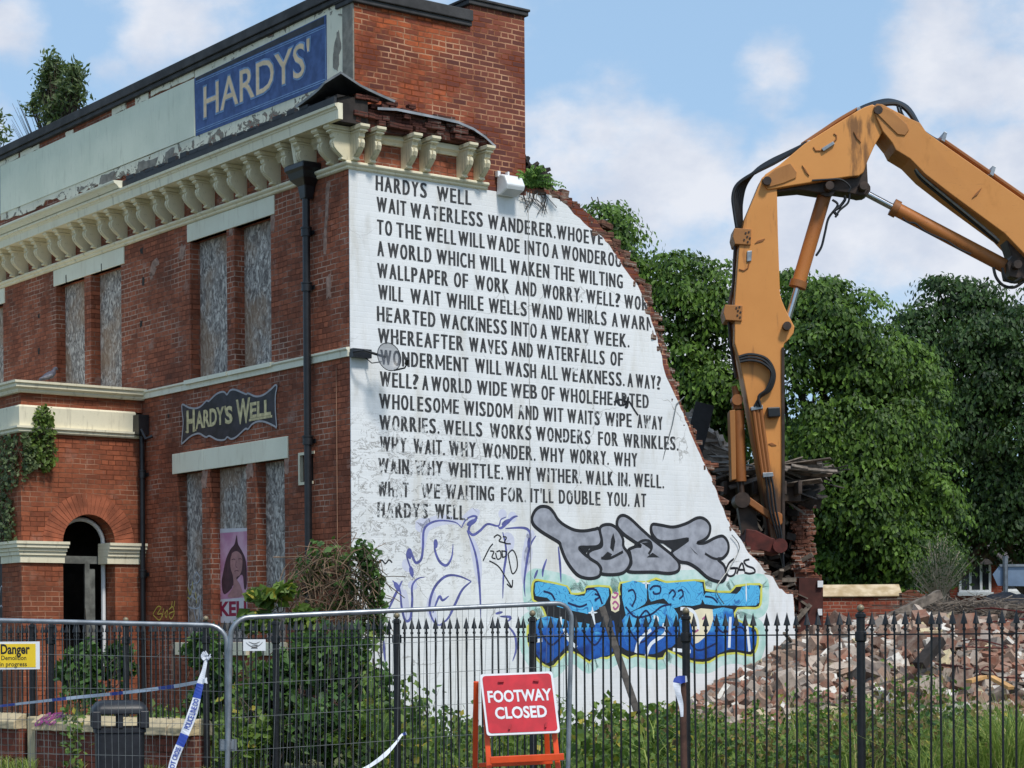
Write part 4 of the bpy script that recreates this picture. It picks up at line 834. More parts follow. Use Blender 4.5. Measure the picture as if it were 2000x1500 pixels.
mb = MB(); mb.box(-.2, -.02, 5.93, 6.15, 4.83, 5.15); mb.tube([(-.1, 5.98, 4.85), (-.16, 5.9, 4.9), (-.14, 5.8, 4.75), (-.05, 5.75, 4.8)], .03, 6); mb.build('rainwater_head', BLACK, PUB)
mb = MB(); mb.tube([(-.012, .33, 5.3-.1*k) for k in range(30)], .006, 5); mb.build('thin_cable', plain('old cable', c(150, 112, 88), .7), PUB)
MORT = plain('smeared mortar', c(150, 120, 106), .9, var=.35, scale=12, bs=.4)
# scars on the front: knocked holes and pale patches
mb = MB()
for px, py, w, h in ((277, 490, .1, .1), (280, 550, .07, .13), (276, 632, .09, .1), (76, 617, .08, .08), (76, 686, .08, .1), (131, 545, .03, .14), (200, 522, .03, .12), (329, 812, .06, .06)):
    y, z = F(px, py); P = jag([(y-w/2, z-h/2), (y+w/2, z-h/2), (y+w/2, z+h/2), (y-w/2, z+h/2), (y-w/2, z-h/2)], w*.2, 3)[:-1]; mb = MB(); mb.prism(P, fF(0), -.02, .004 if py not in (545, 522) else .021); mb.build('knocked_hole', DTIMBER, PUB)
for px, py, w, h, a in ((356, 492, .16, .22, .5), (302, 522, .3, .12, -.5), (296, 540, .1, .1, 0), (462, 420, .12, .25, 0), (451, 440, .13, .3, 0), (533, 432, .1, .3, 0), (642, 560, .12, .3, 0), (400, 935, .18, .3, 0), (488, 918, .18, .25, 0), (560, 905, .12, .3, 0), (640, 392, .09, .5, .1), (636, 460, .07, .5, .1)):
    y, z = F(px, py); m2 = Matrix.Rotation(a, 2)
    P = [m2 @ Vector(p) for p in jag([(-w/2, -h/2), (w/2, -h/2), (w/2, h/2), (-w/2, h/2), (-w/2, -h/2)], w*.22, 4)[:-1]]; mb = MB(); mb.prism([(y+p.x, z+p.y) for p in P], fF(0), 0, .003); mb.build('mortar_patch', MORT, PUB)
# lettered board on the front
SG = [(245, 400), (330, 440), (420, 450), (490, 420), (560, 350), (590, 355), (680, 270), (760, 235), (800, 245), (825, 270), (870, 215), (940, 210), (1070, 265), (1100, 255), (1200, 295), (1300, 275), (1400, 200), (1450, 150), (1475, 170), (1455, 290), (1455, 480), (1470, 690), (1440, 680), (1330, 630), (1230, 620), (1150, 660), (1100, 720), (1060, 720), (950, 820), (880, 850), (830, 825), (790, 860), (700, 860), (600, 810), (550, 825), (470, 780), (400, 790), (330, 830), (240, 910), (235, 880), (255, 640), (240, 480)]
zs_ = lambda p: F(320+.15*p[0], 730+.15*p[1], .012)
SIGN = thing('pub_sign', 'black wavy edged sign with faded gold serif lettering on the front above the triple window', 'sign', C0, A)
mb = MB(); mb.prism([zs_(p) for p in SG], fF(0), .003, .014); mb.build('sign_board', INK, SIGN)
mb = MB(); ribbon(mb, [zs_(p) for p in SG], .028, fF(0), .0165, True); mb.build('sign_border', plain('pale border paint', c(160, 158, 162), .6, var=.1, scale=8, bs=0), SIGN, fix=False)
def serif(mb, word, xa, xb, ya, yb, w=.018, bold=.02):
    """letters between photo columns xa..xb of the zoom, baseline ya (at xa), cap top yb, with slab serif feet"""
    (u0, v0), (_, v1), (u1, _) = zs_((xa, ya)), zs_((xa, yb)), zs_((xb, ya-.165*(xb-xa)*1.0)); put_text(mb, word, u0, u1, v0, v1, fF(0), w, bold)
    return u0, u1, v0, v1
mb = MB(); 
for k, (wd_, xa, xb, ya, yb) in enumerate((('H', 300, 408, 762, 490), ('ARDY', 418, 790, 712, 500), ("'", 795, 812, 560, 430), ('S', 800, 900, 650, 440), ('W', 945, 1130, 650, 350), ('ELL', 1125, 1400, 575, 385))):
    u0, u1, v0, v1 = serif(mb, wd_, xa, xb, ya, yb, .0175, .035)
    if wd_ in 'H': 
        for u in (u0-.02, u1+.0): mb.prism([(u-.05, v0-.005), (u+.05, v0-.005), (u+.05, v0+.02), (u-.05, v0+.02)], fF(0), .0165, .0178)
    if wd_ == 'ELL': mb.prism([(u1-.03, v0-.05), (u0+.03, v0-.05), (u0+.03, v0-.015), (u1-.03, v0-.015)], fF(0), .0165, .0178)
mb.build('lettering', GOLD, SIGN, fix=False)
# floodlight, dish, pigeon
FL = thing('floodlight', 'white wedge shaped floodlight at the top of the white gable beside the chimney', 'light', C0, A)
x0, z1 = G(976, 340, .1); x1, z0 = G(1011, 382, .1)
mb = MB(); mb.prism([(.0, z1), (.0, z0-.02), (.08, z0-.02), (.24, z0+.04), (.27, z0+.10), (.20, z1-.04), (.1, z1)], lambda o, z, w: (w, -.02-o, z), x0, x1); mb.build('housing', WHITE, FL, bevel=.02)
mb = MB(); mb.box(x0-.02, x0+.03, -.08, -.02, z1-.03, z1+.05); mb.box((x0+x1)/2, (x0+x1)/2+.03, -.08, -.02, z1, z1+.06); mb.build('mount', WHITE, FL)
mb = MB(); mb.prism([(.085, z0-.023), (.235, z0+.033), (.262, z0+.09)], lambda o, z, w: (w, -.02-o, z), x0+.03, x1-.03); mb.build('lens', plain('frosted lens', c(180, 184, 186), .3, var=.05, scale=4, bs=0), FL)
DISH = thing('satellite_dish', 'smoky see-through round dish on a bracket over the painted letters by the corner', 'dish', C0, A)
m = M_('smoky perforated plastic'); m.out(c(92, 96, 104), .4); tr = m.n('ShaderNodeBsdfTransparent'); mx = m.n('ShaderNodeMixShader', i_0=.45)
m.nt.links.new(m.b.outputs[0], mx.inputs[1]); m.nt.links.new(tr.outputs[0], mx.inputs[2]); m.nt.links.new(mx.outputs[0], m.nt.nodes['Material Output'].inputs[0]); SMOKE = m.m
dx, dz = G(760, 697, .42); ctr = Vector((dx, -.42, dz)); R = Matrix.Rotation(math.radians(78), 3, 'X') @ Matrix.Rotation(math.radians(-6), 3, 'Y')
mb = MB(); n = 28; vs = []; 
for r, d in ((0, -.045), (.06, -.042), (.12, -.028), (.175, -.004), (.18, .002), (.172, .004)): vs += [ctr+R @ Vector((r*math.cos(2*math.pi*k/n), 1.12*r*math.sin(2*math.pi*k/n), d)) for k in range(n)]
mb.add(vs, [(i*n+k, i*n+(k+1) % n, (i+1)*n+(k+1) % n, (i+1)*n+k) for i in range(5) for k in range(n)]); mb.build('dish', SMOKE, DISH, smooth=True)
mb = MB(); mb.tube([ctr+R @ Vector((.178*math.cos(2*math.pi*k/n), .2*math.sin(2*math.pi*k/n), .004)) for k in range(n)], .006, 6, True); mb.build('rim', BLACK, DISH)
mb = MB(); mb.tube([ctr+R @ Vector((.05, -.19, .0)), ctr+R @ Vector((.14, -.2, .14)), ctr+R @ Vector((.15, -.15, .22))], .012, 6); mb.tube([ctr+R @ Vector((.15, -.16, .19)), ctr+R @ Vector((.13, -.11, .27))], .03, 8); mb.build('receiver_arm', BLACK, DISH)
mb = MB(); mb.tube([(-.04, -.15, 5.46), (.04, -.3, 5.47), (ctr.x-.02, -.36, dz)], .018, 8); mb.box(-.02, .28, -.12, -.03, 5.40, 5.52); mb.tube([(.2, -.06, 5.42), (.26, -.15, 5.33), (ctr.x-.06, -.32, dz-.06)], .008, 5); mb.build('bracket_arm', BLACK, DISH)
PIG = thing('pigeon', 'grey pigeon standing on the porch roof edge', 'pigeon', C0, A)
gx, gz_ = G(99, 741, -YS); P = Vector((gx, YS+.06, 5.60))
mb = MB(); mb.tube([P+Vector(v) for v in ((-.17, 0, .02), (-.11, 0, .045), (-.04, 0, .085), (.03, 0, .115), (.07, 0, .15), (.085, 0, .19), (.095, 0, .215), (.115, 0, .222), (.135, 0, .213), (.15, 0, .205))], [.012, .03, .052, .06, .045, .028, .026, .027, .02, .006], 12); mb.build('body', plain('slate feathers', c(74, 74, 86), .7, var=.3, scale=30, bs=.1), PIG, smooth=True)
mb = MB()
for s_ in (-.045, .045): mb.tube([P+Vector(v) for v in ((-.15, s_*.5, .045), (-.06, s_*1.1, .075), (.03, s_*1.25, .11))], [.008, .025, .02], 8)
mb.build('wing', plain('pale grey wing', c(112, 112, 122), .7, var=.35, scale=25, bs=.1), PIG, smooth=True)
for s_ in (-.02, .02):
    mb = MB(); mb.tube([P+Vector((.0, s_, .06)), P+Vector((.01, s_, .0)), P+Vector((.035, s_, .002))], .005, 5); mb.build('leg', RUST, PIG)
# poster and scrawls on the boards
PO = thing('poster', 'pink portrait poster pasted over the middle ground floor window board', 'poster', C0, A)
pz = lambda x, y: F(x*.35, 975+y*.35, -.16)
mb = MB(); mb.prism([pz(1218, 165), pz(1378, 160), pz(1378, 690), pz(1212, 690)], fF(-.168), .001, .004)
def poster_pink():
    m = M_('faded pink print'); n1 = m.noise(2, 4); return m.out(m.mix(m.ramp(n1, .35, .65), c(196, 130, 160), c(222, 176, 194)), .6)
mb.build('paper', poster_pink(), PO)
mb = MB(); mb.prism([pz(1218, 165), pz(1378, 160), pz(1378, 178), pz(1218, 190)], fF(-.168), .0042, .0052); mb.prism([pz(1216, 560), pz(1378, 548), pz(1378, 690), pz(1212, 690)], fF(-.168), .0042, .0052); mb.build('white_margin', plain('poster white', c(214, 208, 212), .6, var=.06, scale=4, bs=0), PO)
def pf(P, w): Q = smooth_line([Vector(pz(*p)) for p in P], 4, True); return [fF(-.168)(q.x, q.y, w) for q in Q]
mb = MB(); q = pf([(1320, 200), (1328, 250), (1350, 290), (1372, 350), (1376, 480), (1362, 500), (1350, 420), (1300, 480), (1290, 500), (1250, 530), (1236, 470), (1246, 400), (1262, 330), (1285, 280), (1308, 250)], .006); mb.add(q, [tuple(range(len(q)))]); mb.build('printed_hair', plain('printed dark brown', c(74, 44, 52), .6, var=.25, scale=14, bs=0), PO, fix=False)
mb = MB(); q = pf([(1290, 310), (1320, 290), (1348, 315), (1352, 370), (1340, 420), (1318, 440), (1340, 480), (1350, 540), (1270, 545), (1300, 490), (1300, 430), (1286, 380)], .0068); mb.add(q, [tuple(range(len(q)))]); mb.build('printed_face', plain('printed skin', c(176, 126, 124), .6, var=.15, scale=10, bs=0), PO, fix=False)
mb = MB()
for P in ([(1292, 338), (1305, 334), (1312, 338)], [(1330, 334), (1342, 332), (1348, 337)], [(1318, 345), (1316, 375), (1324, 380)], [(1308, 402), (1320, 398), (1332, 401)]): ribbon(mb, [pz(*p) for p in P], .012, fF(-.168), .0075)
for P in ([(1262, 330), (1256, 400), (1262, 470)], [(1278, 300), (1270, 380), (1276, 470)], [(1362, 330), (1366, 400), (1362, 470)], [(1300, 270), (1286, 330)]): ribbon(mb, [pz(*p) for p in P], .014, fF(-.168), .0072, taper=True)
mb.build('printed_features', plain('printed shadow', c(96, 52, 60), .6, var=.1, scale=8, bs=0), PO, fix=False)
mb = MB(); (u0, v0), (_, v1), (u1, _) = pz(1224, 650), pz(1224, 575), pz(1375, 640); put_text(mb, 'KELI', u0, u1, v0, v1, fF(-.168), .0065, .04); mb.build('printed_lettering', plain('printed crimson', c(150, 28, 64), .6, var=.08, scale=8, bs=0), PO, fix=False)
YSP = plain('yellow spray tag', c(206, 186, 84), .6, var=.12, scale=6, bs=0); SILV = plain('silver marker', c(186, 188, 196), .5, var=.1, scale=6, bs=0)
mb = MB()
for P in ([(855, 640), (880, 600), (900, 605), (880, 640), (905, 640), (890, 675), (855, 645)], [(915, 610), (905, 660)], [(920, 640), (935, 620), (930, 660), (922, 645)], [(945, 615), (965, 600), (972, 640), (955, 668), (945, 640), (975, 625)], [(958, 605), (962, 570)], [(972, 600), (976, 568)]):
    ribbon(mb, [F(x*.35, 975+y*.35) for x, y in P], .018, fF(0), .003)
mb.build('tag_graffiti', YSP, PUB, fix=False)
mb = MB()
for P in ([(1095, 405), (1115, 440), (1095, 470), (1080, 440), (1095, 405)], [(1060, 480), (1085, 470), (1080, 520), (1060, 500)], [(1045, 570), (1070, 540), (1090, 560), (1115, 540), (1112, 600), (1080, 610), (1050, 600)], [(1050, 620), (1052, 700), (1045, 760)], [(1080, 620), (1100, 690), (1115, 600)]): ribbon(mb, [pz(*p) for p in P], .022, fF(-.168), .003)
mb.build('tag_graffiti', SILV, PUB, fix=False)
mb = MB()
for P in ([(1040, 480), (1060, 530), (1075, 460)], [(1090, 520), (1095, 580)], [(1035, 540), (1060, 560)]): ribbon(mb, [pz(*p) for p in P], .02, fF(-.168), .0034)
mb.build('tag_graffiti', YSP, PUB, fix=False)
# ------------------------------------------------------------ excavator
EY = 36.5
EX = thing('excavator', 'orange long reach demolition excavator with its arm lowered behind the torn gable', 'excavator', W(1500, 1250, EY))
EX0 = EX.location.copy()
def stained(low=False):
    m = M_('oil stained orange paint'); x, y, z = m.xyz(); n1 = m.noise(.8, 5); st = m.noise(4.5, 6, .65, m.map((1.4, 1, .22), rot=(0, -.25, 0))); u, v = E_(1672, 275)
    cc = m.mix(m.ramp(n1, .3, .7), c(216, 148, 78), c(206, 138, 70)); d = m.math('ABSOLUTE', m.math('SUBTRACT', x, u)); zone = m.math('MULTIPLY', m.ramp(d, .55, .1), m.ramp(z, v+.75, v+.2))
    k = m.ramp(m.math('ADD', st, m.math('MULTIPLY', m.math('SUBTRACT', zone, 1.), .5)), .42, .62, 0, .8); cc = m.mix(k, cc, c(98, 66, 38))
    if low: cc = m.mix(m.ramp(m.math('ADD', z, m.math('MULTIPLY', m.math('SUBTRACT', st, .5), 1.6)), E_(1500, 900)[1], E_(1500, 985)[1], 0, .92), cc, c(62, 46, 36)); cc = m.mix(m.ramp(st, .56, .66, 0, .5), cc, c(146, 92, 50))
    return m.out(cc, .5, 0, st, .06, .01, .4)
def E_(px, py): p = W(px, py, EY)-EX0; return (p.x, p.z)
z3 = lambda *P: [(1300+.35*x, 150+.35*y) for x, y in P]
z7x = lambda *P: [(1300+.35*x, 600+.35*y) for x, y in P]
def fE(u, v, w): return (u, w, v)
def plate(name, P, y0, y1, m, parent=EX, bevel=.015, build=True, mb=None):
    mb = mb or MB(); mb.prism([E_(*p) for p in P], fE, y0, y1)
    return mb.build(name, m, parent, bevel=bevel) if build else mb
def pin(name, px, py, r, y0, y1, m=GREASE, parent=EX):
    u, v = E_(px, py); mb = MB(); mb.tube([(u, y0, v), (u, y1, v)], r, 16); return mb.build(name, m, parent, smooth=True)
STK = [(1484, 355), (1490, 350), (1502, 352), (1513, 377), (1515, 465), (1519, 580), (1523, 594), (1529, 608), (1538, 626), (1547, 643), (1545, 656), (1536, 668), (1527, 676), (1524, 690), (1525, 915), (1527, 1062), (1502, 1062), (1482, 929), (1454, 775), (1440, 705), (1431, 675), (1431, 601), (1440, 486), (1450, 437)]
stick = plate('stick', STK, -.32, .32, stained(True))
mb = MB()
for x0, y0, x1, y1 in ((1428, 453, 1463, 486), (1410, 601, 1446, 633)):
    plate('', [(x0+2, y0), (x1, y0+2), (x1-1, y1), (x0+3, y1-2), (x0-1, (y0+y1)/2)], -.36, .2, None, build=False, mb=mb)
cl = mb.build('hose_guard', ORANGE, stick, bevel=.01)
mb = MB()
for x, y in ((1452, 463), (1458, 461), (1455, 470), (1449, 476), (1456, 480), (1460, 473), (1434, 608), (1440, 606), (1437, 613), (1442, 616), (1436, 622), (1441, 626)):
    u, v = E_(x, y); mb.tube([(u, -.372, v), (u, -.355, v)], .018, 8)
mb.build('bolt', GREASE, cl)
mb = MB(); plate('', z3((485, 950), (500, 935), (543, 922), (530, 937)), -.335, -.318, None, build=False, mb=mb); plate('', [(1496, 870), (1503, 868), (1512, 873), (1504, 874)], -.335, -.318, None, build=False, mb=mb); mb.build('weld_lug', ORANGE_W, stick, bevel=0)
mb = MB(); plate('', z3((442, 992), (470, 990), (466, 1048), (440, 1052)), -.35, -.315, None, build=False, mb=mb); mb.build('valve_block', STEEL, stick, bevel=.01)
mb = MB(); mb.tube([fE(*E_(*p), -.33) for p in z3((455, 1050), (448, 1085), (425, 1100), (398, 1092))], .012, 6); mb.build('grease_line', ORANGE_W, stick)
mb = MB(); plate('', [(1492, 801), (1517, 800), (1518, 819), (1494, 821)], -.46, -.315, None, build=False, mb=mb); mb.build('work_lamp', BLACK, stick, bevel=.02)
mb = MB()                                              # edge flange and rigid pipes on the stick
plate('', [(1522, 684), (1527, 684), (1528, 1066), (1523, 1066)], -.36, .36, None, build=False, mb=mb); mb.build('flange', GREASE, stick, bevel=0)
mb = MB()
for k in range(3): mb.tube([fE(*E_(*p), -.37) for p in ((1467+7*k, 803), (1473+7*k, 850), (1485+6.4*k, 932))], .036, 8)
o = mb.build('rigid_pipe', ORANGE_W, stick, smooth=True)
mb = MB(); plate('', [(1461, 800), (1484, 796), (1485, 803), (1462, 807)], -.42, -.318, None, build=False, mb=mb); plate('', [(1484, 927), (1504, 926), (1505, 934), (1485, 936)], -.42, -.318, None, build=False, mb=mb); mb.build('pipe_clamp', STEEL, o, bevel=.006)
def hose(name, P, r, y, m=RUBBER, parent=EX, n=5):
    Q = smooth_line([Vector(E_(*p)) for p in P], n); mb = MB(); mb.tube([(q.x, y, q.y) for q in Q], r, 7); return mb.build(name, m, parent, smooth=True)
for k in range(3): hose('hose', [(1440-2+k, 703+5*k), (1462, 698+6*k), (1492-3*k, 707+5*k), (1507-3*k, 735), (1500-4*k, 765), (1480-2*k, 780), (1468+6*k, 800)], .026, -.40-.02*k, parent=stick)
for k in range(3): hose('hose', [(1490+5*k, 935), (1493+6*k, 960), (1498+6*k, 1000), (1512+4*k, 1050), (1524, 1110)], .02, -.42-.01*k, parent=stick)
for k, (dx_, st) in enumerate(((0, GREASE), (5, ORANGE_W))): hose('edge_pipe', [(1437+dx_, 440), (1433+dx_, 500), (1430+dx_*.6, 560), (1422+dx_, 600), (1424+dx_, 660), (1429+dx_, 700), (1436+dx_, 740)], .028, -.16+.2*k, st, stick)
# knee boom
KNE = [(1484, 358), (1490, 349), (1517, 331), (1566, 290), (1620, 256), (1667, 227), (1682, 219), (1697, 214), (1710, 220), (1717, 245), (1716, 268), (1700, 296), (1688, 323), (1680, 345), (1671, 352), (1650, 354), (1597, 362), (1540, 371), (1495, 379), (1487, 370)]
knee = plate('knee_boom', KNE, -.36, .36, stained())
plate('cylinder_lug', [(1590, 362), (1640, 352), (1671, 349), (1689, 322), (1692, 377), (1686, 386), (1676, 387), (1655, 382), (1625, 378), (1600, 382), (1560, 376), (1516, 380), (1500, 378)], -.22, .22, GREASE, knee)
mb = MB(); plate('', z3((530, 600), (600, 540), (680, 510), (715, 560), (712, 590), (640, 620), (560, 642), (530, 632)), -.385, -.362, None, build=False, mb=mb); mb.build('doubler_plate', ORANGE, knee, bevel=.008)
mb = MB(); plate('', z3((745, 520), (765, 545), (785, 578), (765, 560)), -.385, -.358, None, build=False, mb=mb); plate('', z3((1030, 335), (1050, 360), (1070, 395), (1048, 372)), -.385, -.358, None, build=False, mb=mb); mb.build('weld_lug', ORANGE_W, knee, bevel=0)
mb = MB(); plate('', z3((850, 430), (915, 390), (925, 405), (862, 447)), -.41, -.358, None, build=False, mb=mb); mb.build('valve_block', STEEL, knee, bevel=.01)
mb = MB(); mb.tube([fE(*E_(*p), -.37) for p in z3((915, 395), (935, 375), (935, 355), (920, 345))], .012, 6); mb.tube([fE(*E_(*p), -.37) for p in z3((855, 440), (820, 440), (808, 420))], .012, 6); mb.build('grease_line', ORANGE_W, knee)
for k in range(3): hose('rigid_pipe', z3((770, 382-9*k), (860, 322-9*k), (960, 255-9*k), (1062, 196-9*k)), .036, -.2+.2*k, ORANGE_W, knee)
mb = MB(); plate('', z3((775, 380), (795, 375), (800, 405), (782, 408)), -.3, .3, None, build=False, mb=mb); plate('', z3((1050, 200), (1070, 192), (1078, 215), (1058, 222)), -.3, .3, None, build=False, mb=mb); mb.build('pipe_clamp', STEEL, knee, bevel=.006)
for k in range(6):
    d = (k-2.5)*9; hose('hose', z3((412+d, 855), (402+d*1.2, 760), (400+d*1.4, 680), (425+d*1.3, 600-d*.6), (500+d*.6, 530-d), (590, 478-d), (680, 430-d*.8), (775, 376-d*.4)), .034, -.22+.09*k)
for k in range(6):
    d = (k-2.5)*8; hose('hose', z3((1062, 196-d*.5), (1110, 175-d), (1190, 150-d*1.2), (1270, 142-d*1.3), (1340+d, 172-d), (1390+d*1.4, 240), (1425+d, 310), (1465, 345-d*.5), (1512, 372-d*.4)), .042, -.22+.09*k)
for k in range(2): hose('hose', z3((1275+14*k, 185), (1285+14*k, 220), (1305+8*k, 250)), .02, -.3)
# main boom, reaching out of the picture to its machine
BOM = [(1699, 220), (1704, 214), (1715, 215), (1734, 225), (1769, 243), (1788, 251), (1800, 269), (2000, 409), (2400, 690), (2760, 960), (2840, 1040), (2850, 1100), (2800, 1110), (2600, 985), (2300, 760), (2000, 516), (1951, 465), (1846, 388), (1797, 350), (1769, 321), (1741, 304), (1734, 290), (1716, 268), (1703, 240)]
boom = plate('main_boom', BOM, -.42, .42, ORANGE)
mb = MB(); plate('', z3((1150, 205), (1190, 205), (1240, 225), (1320, 300), (1332, 330), (1310, 360), (1270, 355), (1165, 250), (1145, 228)), -.445, -.422, None, build=False, mb=mb); mb.build('doubler_plate', ORANGE, boom, bevel=.008)
mb = MB(); plate('', z3((1680, 705), (1700, 680), (1733, 648), (1710, 685)), -.445, -.418, None, build=False, mb=mb); mb.build('weld_lug', ORANGE_W, boom, bevel=0)
for k in range(4): hose('rigid_pipe', [(1831, 279-4*k), (1915, 337-4*k), (2000, 397-4*k), (2400, 677-4*k), (2740, 939-4*k)], .036, -.3+.18*k, ORANGE_W, boom, 2)
mb = MB()
for x, y in ((1833, 279), (1927, 345), (2060, 438), (2250, 572), (2500, 752)): plate('', [(x-3, y+4), (x+3, y-13), (x+9, y-10), (x+4, y+8)], -.36, .36, None, build=False, mb=mb)
mb.build('pipe_clamp', STEEL, boom, bevel=.006)
for k in range(2): hose('edge_pipe', [(1784, 335), (1797, 352+3*k), (1850, 396+3*k), (1930, 462+3*k), (1945, 476+3*k)], .026, -.25+.1*k, RUBBER if k else STEEL, boom)
plate('cylinder_lug', [(1955, 460), (2030, 530), (2010, 548), (1988, 550), (1965, 545), (1960, 520), (1970, 505)], -.26, .26, GREASE, boom)
def cyl(name, a, b, split, r1, r2, y=0., m=ORANGE_W):
    pa = Vector(fE(*E_(*a), y)); pb = Vector(fE(*E_(*b), y)); pm = pa.lerp(pb, split); d = (pb-pa).normalized()
    mb = MB(); mb.tube([pa, pm-d*.12, pm-d*.119, pm], [r1, r1, r1*1.25, r1*1.25], 14); o = mb.build(name, m, EX, smooth=True)
    k = MB(); k.tube([pm, pb], r2, 12); k.build('rod', CHROME, o, smooth=True)
    k = MB(); k.tube([pa+Vector((0, -.2, 0)), pa+Vector((0, .2, 0))], r1*1.2, 12); k.tube([pb+Vector((0, -.2, 0)), pb+Vector((0, .2, 0))], r1*1., 12); k.build('eye', GREASE, o, smooth=True); return o
cyl('boom_cylinder', (1978, 528), (1683, 373), .80, .125, .06); cyl('stick_cylinder', (1613, 372), (1533, 643), .70, .125, .055)
hose('hose', z3((1310, 800), (1340, 825), (1380, 830), (1430, 870), (1490, 900), (1560, 930), (1620, 970), (1690, 1000)), .018, -.2)
hose('hose', z3((920, 700), (950, 730), (900, 800), (880, 880), (860, 960), (830, 1010)), .022, -.2)
hose('hose', z3((985, 680), (990, 700), (960, 740), (930, 765), (950, 790)), .028, -.22); hose('hose', z3((1015, 670), (1005, 720), (960, 760), (935, 800)), .02, -.25)
hose('hose', z3((800, 605), (880, 600), (960, 600), (1010, 640), (1000, 670)), .018, -.38)
hose('hose', z3((1815, 1075), (1830, 1130), (1870, 1175), (1930, 1185), (1985, 1150)), .028, -.2); hose('hose', z3((1860, 1080), (1880, 1140), (1920, 1160), (1970, 1130)), .024, -.25)
for x, y in z3((550, 610), (1163, 220), (895, 636), (1083, 636), (660, 1410), (1932, 1070)): pin('pin', x, y, .075, -.45, .45)
# bucket cylinder, links, breaker jaw
mb = MB(); pa, pb = (1441, 803), (1446, 941); mb.tube([fE(*E_(*pa), -.05), fE(*E_(*pb), -.05)], .105, 14); mb.lathe([(0.001, 0)], (0, 0, 0), 3) if False else None; bc = mb.build('bucket_cylinder', ORANGE_W, EX, smooth=True)
mb = MB(); mb.tube([fE(*E_(1440, 800), -.05), fE(*E_(1437, 770), -.05), fE(*E_(1433, 755), -.05)], [.1, .07, .05], 10); u, v = E_(1438, 783); mb.tube([(u, -.2, v), (u, .1, v)], .10, 12); mb.build('eye', ORANGE_W, bc, smooth=True)
mb = MB(); plate('', [(1422, 805), (1433, 803), (1435, 938), (1426, 940)], -.25, .15, None, build=False, mb=mb); mb.build('cylinder_guard', ORANGE, bc, bevel=.01)
mb = MB(); mb.tube([fE(*E_(1446, 941), -.05), fE(*E_(1450, 985), -.05)], .055, 10); mb.build('rod', GREASE, bc, smooth=True)
mb = MB(); mb.bar(fE(*E_(1452, 975), -.25), fE(*E_(1512, 1018), -.25), .12, .16, (0, 1, 0)); mb.tube([fE(*E_(1512, 1016), -.36), fE(*E_(1512, 1016), -.1)], .13, 14); lk = mb.build('link_arm', ORANGE_W, EX, bevel=.015)
mb = MB(); mb.tube([fE(*E_(1446, 979), -.36), fE(*E_(1446, 979), .2)], .14, 16); mb.bar(fE(*E_(1455, 985), 0), fE(*E_(1464, 1040), 0), .3, .3); mb.build('link_pin', GREASE, EX, smooth=True)
plate('breaker_jaw', [(1452, 1035), (1472, 1038), (1500, 1052), (1524, 1058), (1530, 1075), (1512, 1085), (1480, 1076), (1458, 1082), (1450, 1060)], -.4, .4, RUST)
mb = MB(); u, v = E_(1517, 1068); mb.tube([(u, -.5, v), (u, .5, v)], .13, 14); mb.build('pin', RUST, EX, smooth=True)
# the machine itself, standing out of the picture on the right
bx = E_(2850, 1090)[0]
mb = MB(); zb = -EX0.z
for y in (-1.7, .9): mb.prism([(bx-1.8, zb+.45), (bx-1.4, zb+.05), (bx+3.4, zb+.05), (bx+3.8, zb+.45), (bx+3.4, zb+1.0), (bx-1.4, zb+1.0)], fE, y, y+.8)
mb.build('track', GREASE, EX, bevel=.05)
mb = MB(); mb.box(bx-.9, bx+4.4, -1.5, 1.5, zb+1.15, zb+2.5); mb.box(bx+.2, bx+1.2, -.7, .7, zb+.9, zb+1.2); mb.build('house', ORANGE, EX, bevel=.08)
mb = MB(); mb.prism([(bx-.9, zb+1.4), (bx+.9, zb+1.4), (bx+.9, zb+3.3), (bx-.4, zb+3.3), (bx-.9, zb+2.5)], fE, -1.52, -.55); mb.build('cab', plain('dark cab glass', c(40, 46, 50), .15, var=.2), EX, bevel=.05)
# ------------------------------------------------------------ ruin behind the gable
RU = thing('ruined_wall', 'sooty remnant of the back rooms behind the excavator arm with a torn timber floor', 'ruin', (W(1500, 1300, 38.5).x, 38.5, 0)); RU0 = RU.location.copy()
def U_(px, py, Y=38.5): p = W(px, py, Y)-RU0; return (p.x, p.z)
fU = lambda u, v, w: (u, w, v)
SOOT = brick('sooty inner brick', c(96, 60, 50), c(72, 50, 44), c(104, 92, 84), .7, c(36, 30, 28), seed=9., soot=.7)
mb = MB(); P = [U_(*p) for p in [(1350, 1400), (1352, 1010), (1372, 1000), (1380, 940), (1412, 945), (1430, 960), (1500, 950), (1545, 960), (1555, 1010), (1548, 1400)]]; mb.prism(jag(P, .06, 4), fU, .5, .8); mb.build('inner_wall', SOOT, RU)
mb = MB(); P = [U_(*p) for p in [(1540, 1400), (1545, 1180), (1552, 1110), (1549, 1030), (1556, 985), (1574, 985), (1578, 1040), (1580, 1120), (1600, 1125), (1602, 1400)]]; mb.prism(jag(P, .05, 5), fU, -.35, .5); mb.build('brick_pier', BR_R, RU)
mb = MB()
for i in range(160):
    x = random.uniform(1548, 1578); y = random.uniform(990, 1120); u, v = U_(x, y); mb.obox((u, -.36+random.uniform(-.05, .04), v), (random.choice((.22, .12)), .11, .07), Matrix.Rotation(random.gauss(0, .25), 3, 'Y') @ Matrix.Rotation(random.gauss(0, .3), 3, 'Z'))
mb.build('broken_brickwork', BR_R, RU, bevel=.008)
mb = MB(); P = [U_(*p) for p in [(1552, 1130), (1590, 1130), (1598, 1150), (1599, 1400), (1548, 1400)]]; mb.prism(P, fU, -.6, -.37); mb.build('maroon_wall', plain('maroon wall paint', c(78, 40, 34), .85, var=.35, scale=4, bs=.4), RU)
mb = MB(); u, v = U_(1593, 1138); mb.box(u-.06, u+.04, -.66, -.6, v-.1, v+.02); mb.box(u-.06, u+.02, -.66, -.6, v-.62, v-.5); mb.build('wall_box', WHITE, RU)
